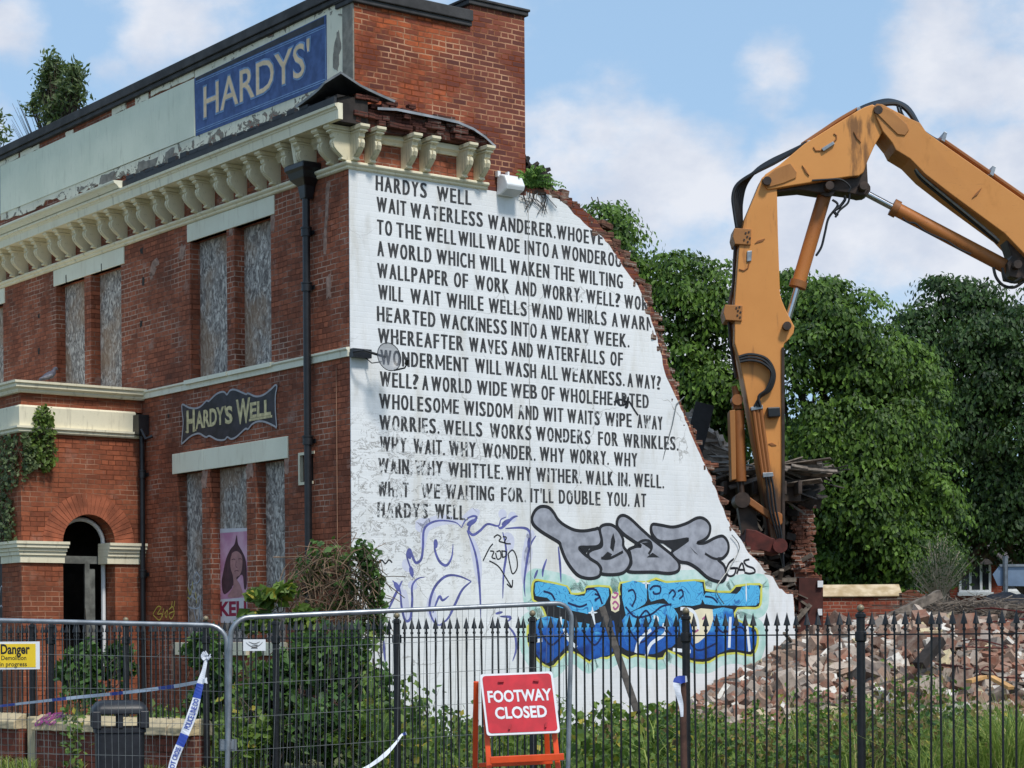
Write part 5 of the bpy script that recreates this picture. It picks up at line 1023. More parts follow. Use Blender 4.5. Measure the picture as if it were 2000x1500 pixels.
mb = MB(); a = U_(1385, 940); b = U_(1560, 930); mb.box(a[0], b[0]-.1, -1., .4, a[1]-.45, a[1]-.05)
for k in range(6): u = a[0]+.1+k*.27; mb.box(u, u+.07, -1.5-.4*random.random(), .4, a[1]-.36, a[1]-.12)
mb.build('floor_timbers', plain('sooty floor timber', c(70, 60, 54), .9, 0, .45, 5, .5), RU, bevel=.01)
mb = MB()                                              # splintered boards and torn roofing felt
for i in range(90):
    x = random.uniform(1380, 1590); y = random.gauss(930, 9); u, v = U_(x, y); l = random.uniform(.3, 1.1); R = Matrix.Rotation(random.gauss(0, .35), 3, 'Z') @ Matrix.Rotation(random.gauss(0, .22), 3, 'Y') @ Matrix.Rotation(random.gauss(0, .5), 3, 'X')
    mb.obox((u, random.uniform(-1.3, .2), v), (l, .12, .022), R)
mb.build('splintered_boards', TIMBER, RU)
mb = MB()
for i in range(26):
    x = random.uniform(1535, 1588); y = random.uniform(912, 985)-(x-1535)*.12; u, v = U_(x, y); l = random.uniform(.2, .5); R = Matrix.Rotation(random.gauss(-.1, .35), 3, 'Y') @ Matrix.Rotation(random.gauss(0, .6), 3, 'X'); mb.obox((u, random.uniform(-.9, .2), v), (l, .3, .02), R)
for i in range(16): 
    x = random.uniform(1560, 1600); y = random.uniform(915, 945); u, v = U_(x, y); mb.bar((u, -.3, v), (u+random.uniform(.2, .55), random.uniform(-.8, 0), v+random.uniform(-.12, .16)), .05, .02)
mb.build('torn_felt', plain('torn grey felt', c(66, 62, 60), .9, var=.5, scale=4, bs=.5), RU)
mb = MB()                                              # hanging laths, wires and broken timbers in the dark rooms
for i in range(120):
    x = random.uniform(1390, 1550); y = random.uniform(965, 1230); u, v = U_(x, y); l = random.uniform(.25, 1.3); an = random.choice((random.gauss(1.45, .25), random.gauss(.2, .5), random.gauss(-.5, .3)))
    R = Matrix.Rotation(-an, 3, 'Y') @ Matrix.Rotation(random.gauss(0, .4), 3, 'Z'); mb.obox((u, random.uniform(-.9, .4), v), (l, random.choice((.03, .06, .12)), random.choice((.02, .04, .08))), R)
mb.build('fallen_timbers', TIMBER, RU)
mb = MB()
for i in range(150):
    x = random.uniform(1395, 1550); y = random.uniform(960, 1240); u, v = U_(x, y); R = Matrix.Rotation(random.uniform(0, 3), 3, 'Y') @ Matrix.Rotation(random.uniform(0, 3), 3, 'Z'); s_ = random.uniform(.06, .22); mb.obox((u, random.uniform(-.5, .5), v), (s_*1.5, s_, s_*.6), R)
mb.build('hanging_debris', DTIMBER, RU)
mb = MB()                                              # rough masonry just behind the torn edge
for i in range(420):
    k = random.uniform(0, 1); e = EDGE[9:19]; j = k*(len(e)-1); a = e[int(j)]; b = e[min(int(j)+1, len(e)-1)]; t = j-int(j)
    x = a[0]+(b[0]-a[0])*t+random.uniform(.0, .5); z = a[1]+(b[1]-a[1])*t+random.uniform(-.25, .0); y = random.uniform(.36, .75); p = C0+XD*x+YD*y+Vector((0, 0, z))-RU0
    R = Matrix.Rotation(A, 3, 'Z') @ Matrix.Rotation(random.gauss(0, .3), 3, 'Y') @ Matrix.Rotation(random.gauss(0, .4), 3, 'Z'); mb.obox(p, (random.choice((.22, .15, .11, .3)), .11, .07), R)
mb.build('rough_masonry', BR_R, RU, bevel=.008)
mb = MB(); P = [U_(*p, 38.) for p in [(1335, 815), (1350, 800), (1366, 808), (1385, 838), (1405, 860), (1425, 880), (1428, 945), (1400, 950), (1380, 930), (1340, 900)]]; mb.prism(jag(P, .07, 5), fU, -.3, 1.2)
for i in range(90):
    x = random.uniform(1340, 1425); y = random.uniform(np.interp(x, [1340, 1352, 1385, 1425], [815, 805, 838, 880]), 940); u, v = U_(x, y, 38.); R = Matrix.Rotation(random.gauss(.4, .5), 3, 'Y') @ Matrix.Rotation(random.gauss(0, .8), 3, 'X'); mb.obox((u, -.32+random.uniform(-.1, .05), v), (random.uniform(.15, .5), random.uniform(.1, .3), random.uniform(.04, .14)), R)
mb.build('collapsed_roof', plain('dusty roof debris', c(158, 148, 138), .9, var=.5, scale=3, bs=.6), RU)
mb = MB(); u, v = U_(1372, 815, 37.4); mb.bar((u-.25, -1.1, v-.9), (u+.05, -1.1, v+.25), .35, .02, (0, 1, 0)); mb.build('loose_felt', DARKLEAD, RU)
# ------------------------------------------------------------ trees
def tree(name, label, D, blobs, m, leafn, lsz, trunks, group, seed, spread=.32):
    """crown of leaf sprays over several lobes; blobs: photo column, row, half width, half height, depth offset in metres"""
    r = np.random.default_rng(seed); base = W(trunks[0][0], 1240, D); base.z = 0
    T = thing(name, label, 'tree', base, group=group); b0 = np.array(base); Cs = []; Ns = []; Ss = []; Ts = []; Td = []
    px = D/FPX; vol = sum(b[2]*b[3] for b in blobs)
    for (cx, cy, rx, ry, dy) in blobs:
        p = np.array(W(cx, cy, D))+[0, dy, 0]-b0; R = np.array([rx*px, (rx+ry)*.5*px, ry*px])
        ns = 15; sd_ = r.normal(size=(ns, 3)); sd_[:, 1] -= .5; sd_ /= np.linalg.norm(sd_, axis=1, keepdims=True); sr_ = r.uniform(.30, .52, ns)
        nc = int(leafn*rx*ry/vol/46); w_ = r.choice(ns, nc, p=sr_**2/(sr_**2).sum())
        d = r.normal(size=(nc, 3))+sd_[w_]*.9+[0, -.2, .35]; d /= np.linalg.norm(d, axis=1, keepdims=True)
        q_ = sd_[w_]*.78+d*sr_[w_][:, None]*r.uniform(.6, 1.15, (nc, 1)); core = r.random(nc) < .16; q_[core] *= .5
        cc = p+q_*R; nn = d*.35+sd_[w_]*.15+np.array([0, 0, 1.]); nn /= np.linalg.norm(nn, axis=1, keepdims=True)
        k = 46; off = r.normal(size=(nc, k, 3))*spread*r.uniform(.55, 1.15, (nc, 1, 1)); h = (off*nn[:, None]).sum(2, keepdims=True); off -= nn[:, None]*h*.8
        dist = np.linalg.norm(off, axis=2, keepdims=True); off[:, :, 2:] -= dist**2*.42
        Cs.append((cc[:, None]+off).reshape(-1, 3)); Ns.append((nn[:, None]*.9+off*1.6+[0, -.3, 0]+r.normal(size=off.shape)*.4).reshape(-1, 3)); Td.append((off/(dist+1e-6)-nn[:, None]*.15-[0, 0, .12]).reshape(-1, 3))
        Ts.append(np.clip(np.repeat(r.uniform(.05, .8, nc), k)+r.normal(size=nc*k)*.18, 0, 1))
    Cs = np.concatenate(Cs); Ns = np.concatenate(Ns); Ts = np.concatenate(Ts); Td = np.concatenate(Td); keep = Cs[:, 2] > .2; Cs = Cs[keep]; Ns = Ns[keep]; Ts = Ts[keep]; Td = Td[keep]
    leaf_mesh('crown', Cs, Ns, r.uniform(.7, 1.25, len(Cs))*lsz, m, T, Ts, .62, .28, Td)
    mb = MB()
    for (tx, rad) in trunks:
        p = W(tx, 1240, D)-base; p.z = 0; top = 0
        mb.tube([p, p+Vector((.1, 0, 2.2)), p+Vector((-.1, .1, 4.5)), p+Vector((.1, .2, 6.5))], [rad, rad*.8, rad*.6, rad*.25], 8)
        for (cx, cy, rx, ry, dy) in blobs:
            q = W(cx, cy, D)-base+Vector((0, dy, 0)); s_ = p+Vector((0, .05, 1.6+min(3., max(0, q.z-2)*.4)))
            if abs(cx-tx) < 260: mb.tube([s_, s_.lerp(q, .5)+Vector((0, 0, .3)), q, q+(q-s_)*.12], [rad*.45, rad*.3, rad*.16, .01], 6)
    mb.build('trunk', BARK, T, smooth=True)
    return T
tree('broadleaf_tree', 'bright green tree just right of the torn white gable, left of the excavator arm', 49, [(1195, 500, 62, 95, 0), (1180, 455, 45, 45, -.3), (1215, 470, 40, 45, .2), (1250, 570, 70, 70, 0), (1322, 585, 62, 78, -.5), (1400, 600, 66, 90, 0), (1290, 680, 100, 90, .2), (1390, 730, 95, 95, -.4), (1330, 800, 110, 90, 0), (1420, 860, 80, 100, .5), (1240, 800, 100, 120, 1), (1340, 960, 120, 110, .5), (1400, 1080, 110, 100, .5)], LEAF_A, 52000, .13, [(1300, .22), (1400, .16)], None, 11)
tree('broadleaf_tree', 'large bright green tree directly behind and right of the excavator arm', 47, [(1500, 590, 50, 70, .8), (1575, 580, 62, 72, 0), (1640, 620, 72, 70, -.3), (1690, 690, 75, 75, 0), (1760, 730, 66, 72, .3), (1590, 700, 90, 90, -.6), (1790, 810, 66, 80, .2), (1690, 820, 96, 90, -.6), (1590, 850, 95, 95, -.2), (1760, 920, 95, 90, -.1), (1650, 960, 95, 90, -.8), (1800, 1020, 70, 85, .3), (1720, 1060, 90, 80, -.6), (1630, 1090, 70, 70, -.2), (1570, 1010, 60, 80, .3), (1690, 1140, 100, 60, 0)], LEAF_A, 78000, .128, [(1640, .25), (1730, .2), (1570, .12)], None, 12)
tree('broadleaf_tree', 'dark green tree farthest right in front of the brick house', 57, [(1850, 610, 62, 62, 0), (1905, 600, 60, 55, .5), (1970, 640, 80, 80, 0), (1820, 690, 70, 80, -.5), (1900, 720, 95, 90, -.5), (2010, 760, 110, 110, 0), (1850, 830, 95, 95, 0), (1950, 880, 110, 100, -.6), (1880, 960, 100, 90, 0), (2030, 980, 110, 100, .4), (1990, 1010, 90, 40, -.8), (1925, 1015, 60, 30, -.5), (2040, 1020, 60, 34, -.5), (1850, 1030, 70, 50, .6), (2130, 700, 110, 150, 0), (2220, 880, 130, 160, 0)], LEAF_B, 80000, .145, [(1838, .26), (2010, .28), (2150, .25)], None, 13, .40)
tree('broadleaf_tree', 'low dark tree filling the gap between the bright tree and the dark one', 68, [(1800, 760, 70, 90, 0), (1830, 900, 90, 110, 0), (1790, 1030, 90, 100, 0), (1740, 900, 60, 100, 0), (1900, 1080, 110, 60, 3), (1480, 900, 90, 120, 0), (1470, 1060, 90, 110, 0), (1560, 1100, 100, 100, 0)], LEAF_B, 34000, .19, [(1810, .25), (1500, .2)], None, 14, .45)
# ------------------------------------------------------------ background beyond the site
HOU = thing('brick_house', 'distant red brick house with white windows under the dark trees', 'house', W(1860, 1240, 63) * 1.0); HOU.location.z = 0; H0 = HOU.location.copy()
def H_(px, py, Y=63): p = W(px, py, Y)-H0; return (p.x, p.z)
fH = lambda u, v, w: (u, w, v)
xa = H_(1768, 1200)[0]; xb = H_(2080, 1200)[0]; ze = H_(1900, 1100)[1]
mb = MB(); mb.box(xa, xb, 0, 6, -.2, ze); ga = H_(1880, 1100); gb = H_(1945, 1100); gt = H_(1912, 1066); mb.prism([(ga[0], ze), (gb[0], ze), (gt[0], gt[1])], fH, -.05, .5)
mb.build('wall', brick('house brick', c(150, 72, 52), c(124, 56, 44), c(150, 110, 96), .3, c(70, 40, 32), seed=3.), HOU)
RT = plain('grey roof tile', c(88, 82, 82), .85, var=.3, scale=9, bs=.5)
mb = MB(); mb.prism([(-.4, ze-.05), (-.4, ze+.1), (3, ze+1.5), (6.4, ze+.1), (6.4, ze-.05)], lambda y, z, w: (w, y, z), xa-.2, xb+.2)
mb.prism([(ga[0]-.25, ze-.05), (gt[0], gt[1]+.12), (gb[0]+.25, ze-.05), (gt[0], gt[1]-.05)], fH, -.5, 3); mb.build('roof', RT, HOU)
def window(px0, py0, px1, py1, bars):
    (u0, z1), (u1, z0) = H_(px0, py0, 62.9), H_(px1, py1, 62.9); t = .07
    mb = MB(); mb.box(u0, u1, -.03, .0, z0, z1); o = mb.build('window', plain('dark window glass', c(30, 34, 38), .12, var=.2), HOU)
    mb = MB()
    for a, b, d, e in ((u0-t, u1+t, z1, z1+t), (u0-t, u1+t, z0-t, z0), (u0-t, u0, z0, z1), (u1, u1+t, z0, z1)): mb.box(a, b, -.07, -.005, d, e)
    for k in bars: mb.box(u0+(u1-u0)*k-.035, u0+(u1-u0)*k+.035, -.068, -.004, z0, z1)
    mb.build('window_frame', WHITE, o); mb = MB(); mb.box(u0-.12, u1+.12, -.16, -.004, z0-.18, z0-t-.003); mb.build('sill', WHITE, o)
window(1878, 1100, 1932, 1152, (.33, .72)); window(1776, 1140, 1800, 1153, (.5,)); window(1965, 1100, 2010, 1150, (.5,))
GW = thing('garden_wall', 'low red brick wall with sloping sandstone coping left of the bare bush', 'wall', (W(1600, 1240, 43).x, 43, 0)); G0 = GW.location.copy()
w_ = W(1757, 1240, 43).x-G0.x; zt = W(1680, 1166, 43).z
mb = MB(); mb.box(0, w_, 0, .33, -.2, zt); mb.box(w_, w_+.5, .02, .35, -.2, zt-.05); mb.build('wall', brick('garden wall brick', c(168, 88, 66), c(140, 70, 54), c(170, 140, 124), .35, c(84, 50, 42), seed=1.), GW)
mb = MB(); mb.prism([(-.06, zt+.003), (-.06, zt+.03), (.33, zt+.27), (.41, zt+.27), (.41, zt+.003)], lambda y, z, w: (w, y, z), -.03, w_+.06); mb.build('coping', SAND, GW, bevel=.01)
GW2 = thing('garden_wall', 'crumbling grey brick wall end beside the sandstone topped wall', 'wall', (W(1762, 1240, 42).x, 42, 0))
mb = MB(); z_ = W(0, 1170, 42).z; mb.prism(jag([(0, 0), (0, z_), (.3, z_+.05), (.55, z_-.1), (.8, z_-.25), (.85, 0)], .03, 3), lambda x, z, w: (x, w, z), 0, .3); mb.build('wall', BR_R, GW2)
SGN = thing('road_sign', 'blank blue grey back of an arrow shaped road sign at the right edge', 'sign', (W(1963, 1240, 40).x, 40, 0)); S0 = SGN.location.copy()
def S_(px, py): p = W(px, py, 40)-S0; return (p.x, p.z)
BG = plain('blue grey sign metal', c(132, 152, 176), .5, .2, .12, 4, .05)
mb = MB(); mb.prism([S_(*p) for p in ((1939, 1122), (1953, 1104), (2060, 1104), (2060, 1146), (1949, 1144))], lambda u, v, w: (u, w, v), 0, .03); mb.build('plate', BG, SGN)
mb = MB(); mb.prism([S_(*p) for p in ((1951, 1102), (2060, 1102), (2060, 1106), (1953, 1107))], lambda u, v, w: (u, w, v), -.04, -.002); mb.build('edge_rail', STEEL, SGN)
for px in (1963, 2040):
    x = S_(px, 1200)[0]; mb = MB(); mb.tube([(x, -.05, -.2), (x, -.05, S_(0, 1100)[1])], .05, 10); mb.build('post', STEEL, SGN, smooth=True)
# rubble heap
def rubble():
    m = M_('brick rubble'); at = m.n('ShaderNodeAttribute', attribute_name='tint').outputs['Fac']
    rp = m.n('ShaderNodeValToRGB'); rp.color_ramp.interpolation = 'CONSTANT'; m.nt.links.new(at, rp.inputs[0]); e = rp.color_ramp.elements
    cols = [(0, c(132, 90, 74)), (.15, c(150, 106, 88)), (.29, c(104, 80, 70)), (.41, c(160, 132, 114)), (.56, c(186, 170, 156)), (.70, c(148, 138, 130)), (.80, c(224, 219, 210)), (.88, c(98, 88, 84)), (.96, c(204, 188, 150))]
    e[0].position = 0; e[0].color = cols[0][1]; e[1].position = cols[1][0]; e[1].color = cols[1][1]
    for p, k in cols[2:]: x = e.new(p); x.color = k
    n1 = m.noise(7, 6); col = m.mix(m.ramp(n1, .35, .7, 0, .55), rp.outputs[0], c(160, 146, 132)); col = m.mix(m.ramp(m.noise(19, 4), .5, .75, 0, .45), col, c(74, 62, 56))
    return m.out(col, .92, 0, n1, .5, .02, .15)
RUB = rubble()
def chunks(name, N, xr, yr, sizes, dz, seed, dens=None, parent=None):
    r = np.random.default_rng(seed); x = r.uniform(*xr, N); y = r.uniform(*yr, N); h = ground_h(x, y); k = h > .10
    lx = (x-CX)*XD.x+(y-CY)*XD.y; ly = (x-CX)*YD.x+(y-CY)*YD.y; k &= ~((ly > -.12) & (ly < .5) & (lx < 8.7)) & ~((ly > 0) & (lx < 8))
    if dens is not None: k &= r.random(N) < dens(x, y)
    x, y, h = x[k], y[k], h[k]; n = len(x); s = r.choice(sizes, n)*r.uniform(.75, 1.25, n)
    dim = np.stack([s, s*r.uniform(.4, .75, n), s*r.uniform(.25, .5, n)], 1); q = r.normal(size=(n, 4)); q[:, 0] += 1; q /= np.linalg.norm(q, axis=1, keepdims=True)
    w, a, b, c_ = q.T; R = np.stack([1-2*(b*b+c_*c_), 2*(a*b-c_*w), 2*(a*c_+b*w), 2*(a*b+c_*w), 1-2*(a*a+c_*c_), 2*(b*c_-a*w), 2*(a*c_-b*w), 2*(b*c_+a*w), 1-2*(a*a+b*b)], 1).reshape(n, 3, 3)
    cube = np.array([(i, j, l) for l in (-.5, .5) for j in (-.5, .5) for i in (-.5, .5)]); P = cube[None]*dim[:, None]*r.uniform(.82, 1.12, (n, 8, 3))
    P = np.einsum('nij,nkj->nki', R, P)+np.stack([x, y, h+dz*r.random(n)], 1)[:, None]
    me = bpy.data.meshes.new(name); f = np.array([(0, 2, 3, 1), (4, 5, 7, 6), (0, 1, 5, 4), (2, 6, 7, 3), (0, 4, 6, 2), (1, 3, 7, 5)]); me.vertices.add(8*n); me.vertices.foreach_set('co', P.reshape(-1))
    lp = (np.arange(n)[:, None, None]*8+f[None]).reshape(-1); me.loops.add(len(lp)); me.loops.foreach_set('vertex_index', lp.astype(np.int32)); me.polygons.add(6*n)
    me.polygons.foreach_set('loop_start', np.arange(0, 24*n, 4).astype(np.int32)); me.polygons.foreach_set('loop_total', np.full(6*n, 4, np.int32))
    at = me.attributes.new('tint', 'FLOAT', 'POINT'); at.data.foreach_set('value', np.repeat(r.random(n), 8).astype(np.float32)); me.update(calc_edges=True); me.shade_flat()
    return link(name, me, RUB, parent)
RH = tag(chunks('rubble_heap', 34000, (1.5, 18), (26, 39), [.05, .08, .12, .18, .225, .225, .3], .10, 5), 'heap of broken bricks, stone and plaster spilling right of the gable', 'rubble', kind='stuff')
big = chunks('stone_blocks', 420, (4, 18), (28.5, 37), [.35, .45, .6, .3], .06, 6); big.parent = RH
big['kind'] = 'stuff'
def plank(name, label, a, b, w, h, m, cat='plank', up=(0, 0, 1)):
    a = Vector(a); b = Vector(b); T = thing(name, label, cat, a); mb = MB(); L = (b-a).length; d = (b-a).normalized()
    mb.bar((0, 0, 0), (b-a), w, h, up); 
    mb.build('board', m, T, bevel=.006); return T
plank('timber_plank', 'short pale sawn plank lying on the rubble near the right edge', W(1892, 1331, 28.6), W(1922, 1322, 28.8), .12, .05, NEWWOOD)
plank('timber_plank', 'longer pale plank half buried in the rubble at the far right', W(1935, 1322, 28.9), W(1975, 1344, 28.6), .13, .05, NEWWOOD)
plank('timber_beam', 'weathered grey beam sticking up out of the twigs left of the road sign', W(1725, 1213, 36), W(1836, 1160, 36.4), .14, .16, TIMBER, 'beam')
plank('timber_beam', 'dark thick beam tilted in the middle of the rubble', W(1795, 1300, 30), W(1835, 1250, 30.3), .2, .12, DTIMBER, 'beam')
plank('timber_plank', 'broad grey board lying flat along the top of the heap', W(1745, 1197, 36), W(1860, 1199, 36), .3, .06, TIMBER)
TM = thing('timber_litter', 'broken laths, pipes and wires strewn over the rubble heap', 'debris', W(1750, 1300, 31)); mb = MB()
for i in range(70):
    x = random.uniform(4.2, 13); y = random.uniform(29.5, 35.5); h = float(ground_h(x, y))+.14; d = Vector((random.gauss(0, 1), random.gauss(0, .6), random.gauss(.05, .25))).normalized()*random.uniform(.2, .75)
    if h > .5: mb.bar(Vector((x, y, h))-d-TM.location, Vector((x, y, h+.05))+d-TM.location, random.choice((.03, .05, .09)), .03)
mb.build('laths', TIMBER, TM); mb = MB()
for i in range(16):
    x = random.uniform(4.5, 12); y = random.uniform(29.5, 34); h = float(ground_h(x, y))+.15; mb.tube(smooth_line([Vector((x, y, h))-TM.location+Vector((random.gauss(0, .35), random.gauss(0, .2), random.uniform(0, .3))) for _ in range(4)], 5), .012, 5)
mb.build('wires', RUST, TM)
TW = thing('brushwood', 'tangle of thin grey twigs along the top of the rubble on the right', 'brushwood', W(1880, 1195, 37)); mb = MB()
for i in range(260):
    p = W(random.uniform(1775, 2060), random.uniform(1180, 1212), 37+random.uniform(-.6, .6))-TW.location; d = Vector((random.gauss(0, .5), random.gauss(0, .3), random.gauss(.02, .12))); mb.tube([p-d, p+Vector((0, 0, random.uniform(0, .12))), p+d], [.012, .01, .004], 4)
mb.build('twigs', TIMBER, TW)
DH = thing('netting_heap', 'dark grey netted mound below the road sign at the right edge', 'netting', W(1930, 1240, 39)); mb = MB(); N_ = 18
for j in range(N_):
    for i in range(N_):
        u = (i/(N_-1)-.5); v = (j/(N_-1)-.5); r_ = max(0, 1-(2*u)**2)*max(0, 1-(2*v)**2); mb.v.append((u*3.2+.4, v*2.4+.2, -1.2+2.0*r_**.6+random.uniform(-.04, .04)))
for j in range(N_-1):
    for i in range(N_-1): a = j*N_+i; mb.f.append((a, a+1, a+N_+1, a+N_)); mb.mi.append(0)
mb.build('mound', plain('dark netting', c(52, 50, 54), .9, var=.5, scale=20, bs=.6), DH, smooth=True)
BB = thing('bare_bush', 'half bare twiggy bush with sparse leaves left of the leaning grey beam', 'bush', W(1832, 1205, 40)); mb = MB(); tips = []
for i in range(70):
    a = random.uniform(0, 6.28); s_ = random.uniform(.15, .62); h = random.uniform(.7, 1.5)*(1.2-s_*.6); t = Vector((math.cos(a)*s_, math.sin(a)*s_, h)); mb.tube([(0, 0, -.3), t*.5+Vector((-t.x*.2, 0, .05)), t], [.026, .016, .006], 5); tips.append(t)
    for _ in range(3): q = t*random.uniform(.6, 1); e = q+Vector((random.gauss(0, .1), random.gauss(0, .1), random.uniform(.05, .25))); mb.tube([q, e], [.006, .003], 4); tips.append(e)
mb.build('stems', plain('pale dry twig', c(190, 176, 150), .9, var=.25), BB)
tp = np.array(tips); C = np.repeat(tp, 7, 0)+rng.normal(size=(len(tp)*7, 3))*.10; leaf_mesh('foliage', C, rng.normal(size=C.shape)+[0, -.3, .6], .055, LEAF_R, BB)
# ------------------------------------------------------------ iron railing along the street
def t_of(px):                                          # place on the railing line seen at a photo column
    X0, Y0 = R0.x, R0.y; k = (px-1000)/FPX; return (k*Y0-X0)/(1.8*(RD.x-k*RD.y))
def bar_bm(h0, h1):
    mb = MB(); mb.lathe([(.0095, h0), (.0095, h1-.165), (.016, h1-.16), (.016, h1-.145), (.010, h1-.14), (.010, h1-.115), (.030, h1-.112), (.026, h1-.095), (.012, h1-.045), (.001, h1)], (0, 0, 0), 6); return mb
barm = bar_bm(.06, 1.775).build('bar', IRON, None, smooth=True); postm = None
def make_post(parent, r=.036, top=1.80, knob=True):
    mb = MB(); mb.lathe([(r, -.2), (r, top-.08), (r*1.25, top-.075), (r*1.25, top-.05), (r*.8, top-.04), (r*.8, top-.03)], (0, 0, 0), 14); p = mb.build('post', IRON, parent, smooth=True)
    mb.__init__(); mb.lathe([(.012, top-.03)]+[(.031*math.cos(a), top+.0+.031*math.sin(a)) for a in [(-1.2+2.6*k/9) for k in range(10)]]+[(.001, top+.034)], (0, 0, 0), 12); mb.build('finial', plain('dull gold finial', c(128, 116, 92), .5, .3, .2, 20) if 'dull gold finial' not in bpy.data.materials else bpy.data.materials['dull gold finial'], p, smooth=True)
    mb.__init__(); mb.lathe([(r, 1.52), (r*1.35, 1.53), (r*1.35, 1.60), (r, 1.61)], (0, 0, 0), 14); mb.build('collar', IRON, p, smooth=True); return p
ang = math.atan2(RD.y, RD.x); firstbar = True
LAB = ['black spearhead railing section behind the litter bin with weeds on it', 'black spearhead railing section in front of the creeper at the building corner', 'black spearhead railing section between the dark shrub and the white wall', 'black spearhead railing section behind the red sign', 'black spearhead railing section right of the red sign, behind the leaning plank', 'black spearhead railing section with the rusty pole, in front of the blue graffiti end', 'black spearhead railing section in front of the rubble, at the right edge']
def railing(t0, t1, label, z0=.06, top=1.0, post=True):
    global firstbar
    n = max(1, round((t1-t0)*1.8/.106)); p0 = RP(t0); T = thing('railing_section', label, 'railing', p0, ang, 'sections of the black street railing')
    L = (t1-t0)*1.8
    if post: make_post(T)
    for z in (1.58, .16+max(0, z0-.06)):
        mb = MB(); mb.box(.03, L-.03, -.022, .022, z-.006, z+.006); mb.build('rail', IRON, T)
    for i in range(1, n):
        o = barm if firstbar else barm.copy()
        if not firstbar: COL.objects.link(o)
        firstbar = False; o.parent = T; o.location = (L*i/n, 0, (z0-.06)); o.scale = (1, 1, (1.775-(z0-.06)*1.0)/1.775 if z0 > .06 else 1); o.rotation_euler = (random.gauss(0, .006), random.gauss(0, .006), random.uniform(0, 3))
    return T
ts = [t_of(p) for p in (63, 100, 246, 402)]
railing(t_of(-110), ts[0], 'far left black railing section behind the yellow danger sign')
railing(ts[0], ts[1], 'narrow black railing gap between the two close posts by the yellow sign')
railing(ts[1], ts[2], 'black railing section just left of the litter bin above the sprayed coping'); railing(ts[2], ts[3], 'black railing section above and behind the litter bin')
railing(ts[3], -1., 'black railing section left of the dark shrub, where the police tape is tied'); railing(-1., 0, 'black spearhead railing section buried in the dark shrub')
railing(0, 1, 'black spearhead railing section behind the red sign'); railing(1, 2, 'black spearhead railing section in front of the leaning plank and blue graffiti')
railing(2, 3, 'black spearhead railing section in front of the grass, right of the rusty pole'); railing(3, 4.2, 'black spearhead railing section in front of the rubble at the right edge')
# street wall below the railing
COP = cream('weathered coping', c(198, 178, 138), c(178, 164, 136), c(92, 84, 72), .8)
def street_wall(t0, t1, label):
    T = thing('street_wall', label, 'wall', RP(t0), ang); L = (t1-t0)*1.8
    mb = MB(); mb.box(0, L, -.12, .12, -.2, .50); mb.build('wall', brick('street wall brick %d' % int(t0*10), c(132, 72, 56), c(108, 60, 48), c(140, 116, 100), .5, c(60, 44, 38), seed=t0), T)
    x = 0.
    mb = MB()
    while x < L-.05:
        w = min(random.uniform(.7, 1.0), L-x); P = [(-.19, .502), (-.19, .60), (-.06, .69), (.10, .69), (.19, .60), (.19, .502)]
        mb.prism(P, lambda y, z, k: (k, y, z), x+.006, x+w-.006); x += w
    o = mb.build('coping', COP, T, bevel=.012); s_ = o.modifiers.new('s', 'SUBSURF'); s_.subdivision_type = 'SIMPLE'; s_.levels = s_.render_levels = 3
    tx = bpy.data.textures.get('chip') or bpy.data.textures.new('chip', 'CLOUDS'); tx.noise_scale = .12; d = o.modifiers.new('d', 'DISPLACE'); d.texture = tx; d.strength = .035; d.mid_level = .6
    return T
street_wall(t_of(-110), t_of(52), 'low brick wall with chipped coping at the far left edge'); SWL = street_wall(t_of(84), t_of(393), 'low brick wall with yellowed coping running behind the litter bin')
mb = MB(); mb.box(-.09, .09, -.09, .09, -.2, .66); o = thing('gate_stop', 'short yellowed stone stub between the two low walls', 'stone', RP(t_of(72)), ang); mb.build('stub', COP, o, bevel=.02)
mb = MB()                                              # pink scrawl on the sloping coping face
def cp(px, py):
    t = t_of(px); z = EYE-(py-HY)/FPX*(RP(t).y-.1); return ((t-t_of(84))*1.8, z)
for P in ([(96, 1411), (101, 1388), (108, 1391), (102, 1399), (110, 1404), (97, 1411)], [(106, 1410), (113, 1388), (119, 1406)], [(108, 1401), (118, 1401)], [(113, 1388), (127, 1387)], [(120, 1387), (117, 1408)], [(131, 1390), (123, 1396), (121, 1407), (128, 1408)], [(132, 1388), (127, 1409)], [(138, 1388), (132, 1409)], [(129, 1399), (136, 1398)]):
    ribbon(mb, [cp(*p) for p in P], .022, lambda x, z, w: (x, -.19+(max(0, z-.6))*1.44-.022, z), 0)
mb.build('tag_graffiti', plain('magenta spray', c(150, 60, 120), .6, var=.15, scale=6, bs=0), SWL, fix=False)
